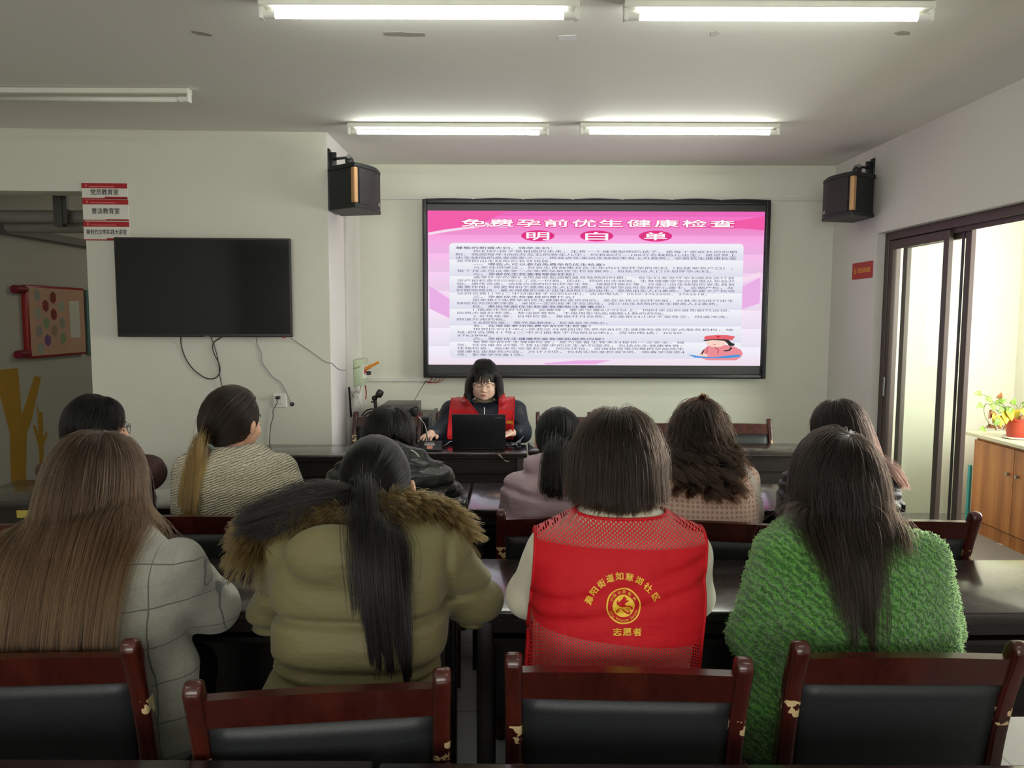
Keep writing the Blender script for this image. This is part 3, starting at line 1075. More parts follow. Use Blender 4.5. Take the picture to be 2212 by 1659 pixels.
def speaker(label, B1, F1, F2, B2, zb, zt, bulge, wallx, side):
    """plan corners: back near, front near (strip), front far, back far"""
    B1, F1, F2, B2 = (Vector((*p, 0)) for p in (B1, F1, F2, B2))
    r = empty('wall_speaker', ((B1 + F1 + F2 + B2) / 4 + Vector((0, 0, zb))), 0, label, 'loudspeaker', 'wall loudspeakers beside the LED screen')
    ch = F2 - F1
    nrm = Vector((ch.y, -ch.x, 0)).normalized()
    if nrm.dot((F1 + F2) / 2 - (B1 + B2) / 2) < 0:
        nrm = -nrm
    front = [F1 + ch * k / 12 + nrm * bulge * math.sin(math.pi * k / 12) for k in range(13)]
    plan = [B1] + front + [B2]
    c = sum(plan, Vector()) / len(plan)

    def ring(k, n=0.0):
        return [((p - c) * k + c + (p - c).normalized() * n).to_2d() for p in plan]
    MB().prism(ring(1.0), zt - zb - 0.05, Matrix.Translation((0, 0, zb + 0.025))).build('cabinet', m_spk, r)
    for z in (zb, zt - 0.028):
        MB().prism(ring(1.0, 0.012), 0.028, Matrix.Translation((0, 0, z)), 0.005).build('end_plate', m_spk, r)
    g = MB()
    fo = [p + nrm * 0.004 for p in front[1:]]
    for i in range(len(fo) - 1):
        a, b = fo[i], fo[i + 1]
        g.quad((a.x, a.y, zb + 0.03), (b.x, b.y, zb + 0.03), (b.x, b.y, zt - 0.03), (a.x, a.y, zt - 0.03))
    go = g.build('grille', m_cloth, r, smooth=True)
    sdir = (F1 - B1).normalized()
    MB().box(F1 - sdir * 0.012 + Vector((0, 0, (zb + zt) / 2)) + nrm * 0.002, (0.034, 0.034, zt - zb - 0.062), Matrix.Rotation(math.atan2(sdir.y, sdir.x), 4, 'Z'), 0.008).build('copper_strip', m_goldstrip, r)
    a, b = fo[-4], fo[-2]
    rxx = (b - a).normalized()
    if rxx.x < 0 and side > 0: rxx = -rxx
    if side < 0: rxx = (a - b).normalized(); a = b
    L = Letters()
    L.add('NTS', a + nrm * 0.004 + Vector((0, 0, zb + 0.045)), rxx, (0, 0, 1), 0, 0, 0.030, 0.055, 0.02)
    L.build('maker_badge', m_white, r)
    m = MB()
    top = zt + 0.005
    mid = (F1 + F2) / 2 * 0.45 + (B1 + B2) / 2 * 0.55
    wy = (B1.y + B2.y) / 2 * 0.5 + B1.y * 0.5
    m.box((wallx + side * 0.006, wy, top + 0.05), (0.012, 0.06, 0.14), None, 0.003)
    m.box((wallx + side * 0.03, wy, top + 0.05), (0.045, 0.018, 0.10), None, 0.004)
    j = Vector((F1.x * 0.75 + B1.x * 0.25, F1.y * 0.6 + B1.y * 0.4, top + 0.03))
    m.tube([(wallx + side * 0.03, wy, top + 0.055), (j.x, j.y, top + 0.035)], 0.009, 10)
    m.box((j.x, j.y, top + 0.012), (0.05, 0.05, 0.035), None, 0.008)
    m.build('bracket', m_black, r, auto=40)
    MB().cyl((j.x, j.y - 0.03, top + 0.035), (j.x, j.y + 0.03, top + 0.035), 0.013, seg=14).build('bracket_bolt', m_greymetal, r, auto=40)
    return r


F1z, B1z = W(768, 353, 4.98), W(768, 448, 4.98)
speaker('black wall loudspeaker with copper strip, on the return wall left of the LED screen', (-1.19, 5.13), (-1.0, 4.98), (-0.905, 5.33), (-1.185, 5.42),
        B1z.z, F1z.z + 0.01, 0.035, XC, 1)
F1z, B1z = W(1828, 372, 5.36), W(1828, 464, 5.36)
speaker('black wall loudspeaker with copper strip, on the right wall near the glass door', (2.535, 5.50), (2.325, 5.36), (2.28, 5.74), (2.53, 5.80),
        B1z.z, F1z.z + 0.01, 0.035, XR, -1)

# ================================================================== FURNITURE
m_table = wood('table_laminate', (0.010, 0.0065, 0.006, 1), (0.026, 0.016, 0.014, 1), 0.20, 0, 3.0, coat=0.9, spec=0.6)
m_panel = wood('table_panel', (0.008, 0.0055, 0.005, 1), (0.018, 0.012, 0.011, 1), 0.35, 0, 3.0)
m_chair = wood('chair_lacquer', (0.026, 0.0048, 0.0036, 1), (0.075, 0.0125, 0.0075, 1), 0.20, 2, 2.0, 0.35, chips=True)
t = NT('chair_leather')
o_ = t.obj()
v_ = t.n('TexVoronoi', {'Vector': o_, 'Scale': 420}).outputs['Distance']
t.P(color=t.mix(t.noise(o_, 6, 4), (0.010, 0.012, 0.013, 1), (0.018, 0.021, 0.022, 1)), rough=0.50, normal=t.bump(v_, 0.25, 0.001))
m_leather = t.m


def post_profile():
    # centre line of a rear post in side view (y, z) and its depth there
    c = [(-0.205, 0.0, 0.036), (-0.185, 0.22, 0.042), (-0.180, 0.45, 0.050), (-0.198, 0.62, 0.046), (-0.228, 0.76, 0.044), (-0.256, 0.845, 0.046), (-0.272, 0.885, 0.044)]
    L, R = [], []
    cs = spline([(a, b, d) for a, b, d in c], 5)
    for i, p in enumerate(cs):
        q = cs[min(i + 1, len(cs) - 1)] - cs[max(i - 1, 0)]
        n = Vector((q.y, -q.x)).normalized()
        L.append((p.x - n.x * p.z / 2, p.y - n.y * p.z / 2)); R.append((p.x + n.x * p.z / 2, p.y + n.y * p.z / 2))
    e = cs[-1]
    q = (cs[-1] - cs[-3]); a0 = math.atan2(q.y, q.x)
    cap = [(e.x + math.cos(a0 + s) * e.z / 2, e.y + math.sin(a0 + s) * e.z / 2) for s in np.linspace(1.3, -1.3, 9)]
    return L + cap + list(reversed(R))


def lean(z):
    zs = [0, 0.22, 0.45, 0.62, 0.76, 0.845, 0.90]
    ys = [-0.205, -0.185, -0.180, -0.198, -0.228, -0.256, -0.275]
    return float(np.interp(z, zs, ys))


def leaning_board(x0, x1, z0, z1, th, off=0.0, bev=0.008, crown=0.0, puff=0.0):
    mb = MB()
    nx, nz = 12, 8
    V = []
    for sgn in (1, -1):
        for i in range(nx + 1):
            for k in range(nz + 1):
                u, v = i / nx, k / nz
                z = z0 + (z1 - z0) * v + crown * math.sin(math.pi * u) * v
                e = (1 - (2 * u - 1) ** 8) * (1 - (2 * v - 1) ** 6)
                V.append(mb.bm.verts.new((x0 + (x1 - x0) * u, lean(z) + off + sgn * (th / 2 + puff * e), z)))
    n1 = (nx + 1) * (nz + 1)
    idx = lambda s, i, k: V[s * n1 + i * (nz + 1) + k]
    for i in range(nx):
        for k in range(nz):
            mb.bm.faces.new((idx(0, i, k), idx(0, i + 1, k), idx(0, i + 1, k + 1), idx(0, i, k + 1)))
            mb.bm.faces.new((idx(1, i, k), idx(1, i, k + 1), idx(1, i + 1, k + 1), idx(1, i + 1, k)))
    for i in range(nx):
        mb.bm.faces.new((idx(0, i, 0), idx(1, i, 0), idx(1, i + 1, 0), idx(0, i + 1, 0)))
        mb.bm.faces.new((idx(0, i, nz), idx(0, i + 1, nz), idx(1, i + 1, nz), idx(1, i, nz)))
    for k in range(nz):
        mb.bm.faces.new((idx(0, 0, k), idx(0, 0, k + 1), idx(1, 0, k + 1), idx(1, 0, k)))
        mb.bm.faces.new((idx(0, nx, k), idx(1, nx, k), idx(1, nx, k + 1), idx(0, nx, k + 1)))
    if bev:
        es = [e for e in mb.bm.edges if len(e.link_faces) == 2 and e.calc_face_angle(0) > 0.8]
        bmesh.ops.recalc_face_normals(mb.bm, faces=mb.bm.faces)
        bmesh.ops.bevel(mb.bm, geom=es, offset=bev, segments=3, profile=0.5, affect='EDGES')
    return mb


def make_chair(loc, rz, label, group):
    r = empty('conference_chair', loc, rz, label, 'chair', group)
    pp = post_profile()
    for s in (-1, 1):
        m = Matrix(((0, 0, 1, s * 0.236 - 0.018), (1, 0, 0, 0), (0, 1, 0, 0), (0, 0, 0, 1)))
        MB().prism(pp, 0.036, m, 0.008).build('rear_post', m_chair, r, local=True, auto=50)
        MB().box((s * 0.225, 0.21, 0.205), (0.042, 0.042, 0.41), None, 0.006).build('front_leg', m_chair, r, local=True, auto=50)
        MB().box((s * 0.228, 0.015, 0.16), (0.022, 0.38, 0.035), None, 0.005).build('side_stretcher', m_chair, r, local=True, auto=50)
    leaning_board(-0.219, 0.219, 0.800, 0.868, 0.030, 0.0, 0.009, 0.004).build('top_rail', m_chair, r, local=True, auto=45)
    leaning_board(-0.219, 0.219, 0.475, 0.515, 0.024, 0.0, 0.005).build('lower_rail', m_chair, r, local=True, auto=45)
    leaning_board(-0.217, 0.217, 0.517, 0.800, 0.026, 0.0, 0.010, 0.0, 0.010).build('back_pad', m_leather, r, local=True, smooth=True)
    mb = MB()
    mb.box((0, 0.02, 0.395), (0.44, 0.40, 0.05), None, 0.008)
    mb.build('seat_frame', m_chair, r, local=True, auto=45)
    MB().box((0, 0.025, 0.437), (0.475, 0.42, 0.045), None, 0.020, 4).build('seat_cushion', m_leather, r, local=True, smooth=True)
    MB().box((0, -0.185, 0.20), (0.44, 0.02, 0.035), None, 0.005).build('rear_stretcher', m_chair, r, local=True, auto=50)
    return r


def copy_tree(o, parent=None):
    c = o.copy()
    COL.objects.link(c)
    if parent is not None:
        c.parent = parent
    for ch in list(o.children):
        copy_tree(ch, c)
    return c


CHAIRS = [
    # x, y of the post tops, rotation, width scale, label, group
    (-1.055, 1.585, 4, 1, 'dark red wooden chair behind the woman in the grey checked coat', 'near'),
    (-0.371, 1.440, 7, 1, 'dark red wooden chair, slightly turned, behind the olive parka', 'near'),
    (0.241, 1.530, -2, 1, 'dark red wooden chair with chipped posts behind the red volunteer vest', 'near'),
    (0.860, 1.605, 0, 1, 'dark red wooden chair behind the bright green coat', 'near'),
    (-1.800, 2.62, 3, 1, 'dark red chair seating the woman in the maroon jacket', 'middle'),
    (-1.204, 2.75, 2, 1, 'dark red chair seating the woman in the cream knitted cardigan', 'middle'),
    (-0.480, 2.74, -2, 1, 'dark red chair seating the person in the shiny black jacket left of the presenter', 'middle'),
    (0.198, 2.74, 1, 1, 'dark red chair seating the woman in the lilac puffer', 'middle'),
    (0.790, 2.68, -10, 1, 'dark red chair set askew, seating the woman with long curls', 'middle'),
    (1.434, 2.72, 0, 1, 'dark red chair at the right end of the middle row, by the cabinet', 'middle'),
    (-0.905, 5.585, 180, 1, 'dark red chair at the head table beside the white wall corner', 'head'),
    (-0.310, 5.62, 180, .97, 'dark red chair in which the presenter sits', 'head'),
    (0.378, 5.60, 180, .80, 'dark red chair empty at the head table, next to the presenter', 'head'),
    (1.135, 5.45, 180, .93, 'dark red empty head table chair just left of the curly head', 'head'),
    (1.615, 5.45, 180, .93, 'dark red empty head table chair just right of the curly head', 'head'),
]
_gn = {'near': 'chairs of the row nearest the photographer', 'middle': 'chairs of the middle row', 'head': 'chairs behind the head table'}
proto = None
for x, y, a, sx, lb, g in CHAIRS:
    a = math.radians(a)
    off = Vector((0.272 * -math.sin(a), 0.272 * math.cos(a), 0))
    loc = Vector((x, y, 0)) + off
    if proto is None:
        proto = make_chair(loc, a, lb, _gn[g]); c = proto
    else:
        c = copy_tree(proto)
        c.location = loc; c.rotation_euler = (0, 0, a); c['label'] = lb; c['group'] = _gn[g]
        c.scale = (sx, 1, 0.972 if sx == .93 else 1)
_gn['near'] = None


def make_table(L, D, front, label, group, loc, rz=0.0, sticker=False):
    """front: side that carries the closed panel, +1 far / -1 near"""
    r = empty('conference_table', loc, rz, label, 'table', group)
    MB().box((0, 0, 0.732), (L, D, 0.036), None, 0.007, 3).build('tabletop', m_table, r, local=True, auto=45)
    mb = MB()
    mb.box((0, front * (D / 2 - 0.035), 0.663), (L - 0.10, 0.018, 0.10))
    mb.box((0, front * (D / 2 - 0.050), 0.42), (L - 0.10, 0.016, 0.44))
    mb.build('modesty_panel', m_panel, r, local=True)
    mb = MB()
    mb.box((0, -front * 0.02, 0.645), (L - 0.11, D - 0.12, 0.014))
    mb.build('shelf', m_panel, r, local=True)
    mb = MB()
    mb.box((0, -front * (D / 2 - 0.045), 0.692), (L - 0.10, 0.016, 0.044))
    mb.build('front_rail', m_panel, r, local=True)
    for sx in (-1, 1):
        for sy in (-1, 1):
            MB().box((sx * (L / 2 - 0.045), sy * (D / 2 - 0.045), 0.357), (0.048, 0.048, 0.714), None, 0.004).build('leg', m_panel, r, local=True, auto=45)
        MB().box((sx * (L / 2 - 0.045), 0, 0.50), (0.020, D - 0.13, 0.30)).build('end_panel', m_panel, r, local=True)
    return r


def table(x0, x1, y0, y1, front, label, group, rz=0.0):
    return make_table(x1 - x0, y1 - y0, front, label, group, ((x0 + x1) / 2, (y0 + y1) / 2, 0), math.radians(rz))


G1, G2, G3, G4 = 'tables nearest the photographer', 'tables of the second row', 'tables of the first row', 'head tables'
table(-1.62, -0.262, 0.93, 1.412, 1, 'dark table edge at the bottom left of the photo', G1)
table(-0.252, 1.15, 0.93, 1.404, 1, 'dark table edge at the bottom middle and right of the photo', G1)
table(-1.585, -0.170, 2.16, 2.65, 1, 'dark conference table in front of the olive parka', G2)
table(-0.122, 1.255, 2.16, 2.65, 1, 'dark conference table in front of the red vest and green coat', G2)
table(1.262, 2.42, 2.17, 2.66, 1, 'dark conference table right of the green coat, slightly turned', G2, 1.5)
tl = table(-2.56, -1.86, 3.46, 3.93, -1, 'dark conference table at the far left with a yellow sticker', G3)
table(-1.85, -0.208, 3.345, 3.885, 1, 'dark conference table in front of the cream cardigan', G3)
table(-0.196, 1.035, 3.345, 3.885, 1, 'dark conference table in front of the lilac puffer and the curls', G3)
table(1.045, 1.70, 3.345, 3.885, 1, 'dark conference table in front of the black quilted jacket at the right', G3)
table(-1.62, -0.835, 4.65, 5.06, -1, 'dark head table against the white wall, left of the microphone', G4)
table(-0.825, 0.098, 4.77, 5.085, -1, 'dark head table carrying the laptop and microphone', G4)
table(0.106, 1.93, 4.865, 5.17, -1, 'dark head table right of the laptop, with empty chairs behind', G4)
a, b = W(28, 1105, 3.455), W(68, 1122, 3.455)
tag(recenter(MB().span((a.x, 3.479, b.z), (b.x, 3.4855, a.z), 0.001).build('paper_sticker', plain('yellow_paper', srgb(196, 176, 80), 0.7))), 'small yellow sticker on the front of the far left table', 'sticker')
# chipped laminate on the edge of the laptop table
a = W(1074, 981, 4.77)
L = Letters()
L.poly([(0, 0), (0.018, 0), (0.05, -0.045), (0.075, -0.048), (0.075, -0.043), (0.052, -0.040)], (a.x, 4.7685, a.z), (1, 0, 0), (0, 0, 1))
cm = L.build('edge_chip', plain('pale_chip', (0.40, 0.34, 0.25), 0.7))
tag(recenter(cm), 'pale chip on the front edge of the laptop table', 'chip')

# ------------------------------------------------------------------ on and behind the head table
TZ = 0.7505
# laptop
lx0, lx1 = W(977, 970, 4.86).x, W(1092, 970, 4.86).x
lw, lh = lx1 - lx0, 0.228
lp = empty('laptop', ((lx0 + lx1) / 2, 4.87, TZ), 0, 'open black laptop seen from behind on the head table', 'laptop')
tilt = Matrix.Translation((0, 0, 0.012)) @ Matrix.Rotation(math.radians(12), 4, 'X')   # leans towards the camera
mb = MB(); mb.box((0, 0, lh / 2), (lw, 0.009, lh), None, 0.003)
bmesh.ops.transform(mb.bm, matrix=tilt, verts=mb.bm.verts)
mb.build('lid', plain('laptop_shell', (0.010, 0.011, 0.014), 0.38), lp, local=True, auto=45)
mb = MB(); mb.box((0, 0.0052, lh / 2 + 0.004), (lw - 0.02, 0.001, lh - 0.03))
bmesh.ops.transform(mb.bm, matrix=tilt, verts=mb.bm.verts)
mb.build('screen', emit_mat('laptop_light', (0.75, 0.82, 1.0, 1), 0.35), lp, local=True)
mb = MB(); mb.box((0, 0.108, 0.010), (lw, 0.212, 0.018), None, 0.004)
mb.build('base', m_black, lp, local=True, auto=45)
mb = MB()
for i in range(12):
    for k in range(4):
        mb.box((-lw * 0.42 + i * lw * 0.84 / 11, 0.06 + k * 0.02, 0.0200), (lw * 0.06, 0.015, 0.002))
mb.build('keys', m_black, lp, local=True)
mb = MB(); mb.box((lw * 0.37, -0.005, lh - 0.022), (0.045, 0.0012, 0.011), None, 0.0003)
bmesh.ops.transform(mb.bm, matrix=tilt, verts=mb.bm.verts)
mb.build('maker_badge', m_greymetal, lp, local=True)
mb = MB()
for s in (-1, 1): mb.cyl((s * lw * 0.36 - 0.02, 0.004, 0.014), (s * lw * 0.36 + 0.02, 0.004, 0.014), 0.006, seg=12)
mb.build('hinge', m_black, lp, local=True)
# gooseneck microphone
a, b = W(903, 977, 4.80), W(953, 977, 4.80)
mw = b.x - a.x
mc = empty('desk_microphone', ((a.x + b.x) / 2, 4.86, TZ), 0, 'black gooseneck desk microphone left of the laptop', 'microphone')
mb = MB()
mb.prism([(-0.055, 0.0), (-0.055, 0.012), (-0.02, 0.062), (0.055, 0.050), (0.055, 0.0)], mw, Matrix(((0, 0, 1, -mw / 2), (1, 0, 0, 0), (0, 1, 0, 0), (0, 0, 0, 1))), 0.003)
mb.build('base', m_black, mc, local=True, auto=45)
nx, nz = math.cos(math.atan2(0.05, 0.035)), math.sin(math.atan2(0.05, 0.035))
org, rx, up = Vector((0, -0.0375 - 0.0008, 0.037 + 0.0006)), Vector((1, 0, 0)), Vector((0, 0.035, 0.05)).normalized()
for nm, mt, pts in (('display', m_greymetal, rrect(-0.035, 0.008, 0.028, 0.018, 0.002)), ('paper_strip', m_white, rrect(-0.035, -0.002, 0.032, 0.004, 0.001)),
                    ('red_label', plain('label_pink', srgb(206, 130, 120), 0.6), rrect(-0.018, -0.026, 0.018, -0.006, 0.003))):
    L = Letters(); L.poly(pts, org, rx, up); q = L.build(nm, mt); q.parent = mc
goose = [W(925, 954, 4.86), W(922, 938, 4.86), W(917, 918, 4.86), W(907, 905, 4.85), W(901, 897, 4.84)]
goose[0].z = TZ + 0.05
MB().tube(spline(goose, 6), 0.0052, 10).build('gooseneck', plain('steel_neck', (0.16, 0.16, 0.16), 0.25, 0.8), mc, smooth=True)
h0, h1 = W(902, 899, 4.84), W(888, 882, 4.83)
mb = MB(); d = (h1 - h0)
mb.tube([h0, h0 + d * .12, h0 + d * .5, h0 + d * .85, h1], [0.008, 0.016, 0.019, 0.017, 0.008], 14)
mb.build('foam_head', plain('foam', (0.010, 0.010, 0.010), 0.95), mc, smooth=True)
MB().tube([h0 - d * .1, h0 + d * .05], 0.0095, 12).build('collar', m_red, mc, smooth=True)
# mouse under the presenter's hand
ms_ = W(936, 953, 4.99)
o = MB().ball((ms_.x, 5.0, TZ + 0.002), (0.031, 0.052, 0.032), 18)
bmesh.ops.bisect_plane(o.bm, geom=o.bm.verts[:] + o.bm.edges[:] + o.bm.faces[:], plane_co=(0, 0, TZ + 0.0005), plane_no=(0, 0, 1), clear_inner=True)
o = o.build('computer_mouse', plain('mouse_grey', (0.45, 0.46, 0.47), 0.35), smooth=True)
tag(recenter(o), 'pale computer mouse under the hand of the presenter', 'mouse')
o = MB().tube(spline([(ms_.x + 0.03, 4.99, TZ + 0.006), W(960, 962, 4.93) * 1, W(972, 954, 4.96), W(978, 953, 4.99)], 6), 0.0022, 8).build('mouse_cord', plain('cord_grey', (0.42, 0.42, 0.42), 0.4), smooth=True)
for v in o.data.vertices: v.co.z = max(v.co.z, TZ + 0.002)
tag(recenter(o), 'thin grey cord between the mouse and the laptop', 'cord')
# adapter leads right of the laptop
mb = MB()
pts = [W(1093, 962, 4.90), W(1104, 962, 4.88), W(1112, 958, 4.9), W(1120, 954, 4.93), W(1127, 947, 4.97), W(1131, 943, 5.0)]
mb.tube(spline(pts, 5), [0.004] * 26, 8)
mb.tube([W(1104, 957, 4.95), W(1116, 961, 4.9)], 0.008, 10)
mb.tube([W(1116, 957, 4.93), W(1124, 952, 4.95)], 0.009, 10)
mb.tube(spline([W(1110, 968, 4.86), W(1100, 966, 4.88), W(1094, 960, 4.94)], 5), 0.003, 8)
for s in (1118, 1121, 1124): mb.box(W(s, 965, 4.87), (0.005, 0.02, 0.006))
o = mb.build('adapter_cable', plain('cable_grey', (0.10, 0.105, 0.12), 0.35), smooth=True)
zmin = min(v.co.z for v in o.data.vertices)
for v in o.data.vertices: v.co.z += max(0, TZ - zmin)
tag(recenter(o), 'tangle of dark adapter leads on the table right of the laptop', 'cable')
# equipment rack with an amplifier on it and a clamp arm
rx0, rx1 = W(800, 930, 5.68).x, W(931, 930, 5.62).x
rz = W(900, 899, 5.68).z
rk = empty('equipment_rack', ((rx0 + rx1) / 2, 5.92, 0), 0, 'black equipment case with metal edges standing behind the head table', 'equipment case')
MB().span((rx0 + 0.012, 5.67, 0.02), (rx1 - 0.012, 6.17, rz - 0.012)).build('body', m_black, rk)
mb = MB()
e = 0.028
for x in (rx0, rx1 - e):
    mb.span((x, 5.66, 0.0), (x + e, 5.69, rz), 0.003)
    mb.span((x, 6.15, 0.0), (x + e, 6.18, rz), 0.003)
    mb.span((x, 5.69, rz - e), (x + e, 6.15, rz), 0.003)
mb.span((rx0 + e, 5.66, rz - e), (rx1 - e, 5.69, rz), 0.003)
mb.span((rx0 + e, 5.66, 0.0), (rx1 - e, 5.69, e), 0.003)
mb.build('edge_trim', plain('case_edge', (0.075, 0.077, 0.08), 0.4, 0.6), rk, auto=45)
mb = MB()
mb.span((rx0 + 0.04, 5.655, rz - 0.16), (rx1 - 0.07, 5.675, rz - 0.04), 0.002)
mb.span((rx0 + 0.04, 5.655, rz - 0.52), (rx1 - 0.07, 5.67, rz - 0.19), 0.002)
mb.build('rack_unit', plain('rack_face', (0.02, 0.02, 0.021), 0.4), rk)
mb = MB()
for px, py in ((905, 921), (906, 936), (911, 938), (892, 919), (897, 919)):
    q = W(px, py, 5.654); mb.cyl((q.x, 5.658, q.z), (q.x, 5.648, q.z), 0.006, seg=12)
mb.build('rack_knob', m_greymetal, rk, auto=45)
ax0, ax1 = W(822, 890, 5.72).x, W(898, 890, 5.72).x
az = W(880, 876, 5.72).z
am = empty('amplifier', ((ax0 + ax1) / 2, 5.91, rz), 0, 'dark amplifier unit standing on the black equipment case', 'amplifier')
MB().span((ax0, 5.72, rz + 0.001), (ax1, 6.08, az), 0.004).build('body', plain('amp_metal', (0.06, 0.06, 0.06), 0.35, 0.5), am, auto=45)
mb = MB()
mb.tube(spline([(ax1 - 0.005, 5.715, rz + 0.02), (ax1 + 0.018, 5.69, rz + 0.02), (ax1 + 0.018, 5.69, az - 0.012), (ax1 - 0.005, 5.715, az - 0.012)], 4), 0.006, 8)
mb.build('handle', m_black, am, smooth=True)
mb = MB()
for i in range(3): mb.cyl((ax1 - 0.03 - i * 0.05, 5.722, rz + 0.04), (ax1 - 0.03 - i * 0.05, 5.708, rz + 0.04), 0.010, seg=14)
mb.build('dial', m_greymetal, am, auto=45)
# clamp arm
q = [W(811, 905, 5.70), W(811, 885, 5.70), W(811, 868, 5.70), W(809, 860, 5.70), W(818, 853, 5.68)]
q[0].z = rz + 0.002
cl = empty('clamp_stand', (q[0].x, 5.70, rz), 0, 'small black clamp arm standing on the equipment case near the corner', 'stand')
MB().tube(spline(q[:4], 4), 0.012, 10).cyl((q[0].x, 5.70, rz + 0.001), (q[0].x, 5.70, rz + 0.012), 0.03, seg=16).build('post', m_black, cl, auto=45)
mb = MB()
mb.ball(q[3], 0.022, 14)
mb.tube([q[3], q[4]], 0.014, 10)
mb.box(W(820, 850, 5.68), (0.05, 0.05, 0.055), Matrix.Rotation(0.5, 4, 'Y'), 0.012)
mb.build('clamp_head', m_black, cl, auto=45)
MB().cyl(W(811, 869, 5.70), W(802, 868, 5.70), 0.007, seg=10).build('clamp_knob', m_black, cl, auto=45)
for k, pts in enumerate(([(781, 899), (790, 888), (800, 884), (812, 884)], [(783, 903), (795, 892), (808, 888), (820, 890)])):
    o = MB().tube(spline([W(x, y, 5.66 - 0.02 * k) for x, y in pts], 5), 0.006, 8).build('audio_cable', m_cable, smooth=True)
    tag(recenter(o), ('upper' if k == 0 else 'lower') + ' of two black cables curving into the amplifier corner', 'cable')

# ================================================================== SOFT FORMS (bodies, clothes, hair)
_lat = np.random.default_rng(5).random((32, 32, 32)).astype(np.float32)


def vnoise(p, s):
    """smooth value noise of points p (n,3) at frequency s, about -1..1"""
    q = p * np.asarray(s)
    i = np.floor(q).astype(np.int64)
    f = (q - i).astype(np.float32)
    f = f * f * (3 - 2 * f)
    i &= 31
    j = (i + 1) & 31
    x0, y0, z0, x1, y1, z1 = i[:, 0], i[:, 1], i[:, 2], j[:, 0], j[:, 1], j[:, 2]
    fx, fy, fz = f[:, 0], f[:, 1], f[:, 2]
    c00 = _lat[x0, y0, z0] * (1 - fx) + _lat[x1, y0, z0] * fx
    c10 = _lat[x0, y1, z0] * (1 - fx) + _lat[x1, y1, z0] * fx
    c01 = _lat[x0, y0, z1] * (1 - fx) + _lat[x1, y0, z1] * fx
    c11 = _lat[x0, y1, z1] * (1 - fx) + _lat[x1, y1, z1] * fx
    return ((c00 * (1 - fy) + c10 * fy) * (1 - fz) + (c01 * (1 - fy) + c11 * fy) * fz) * 2 - 1


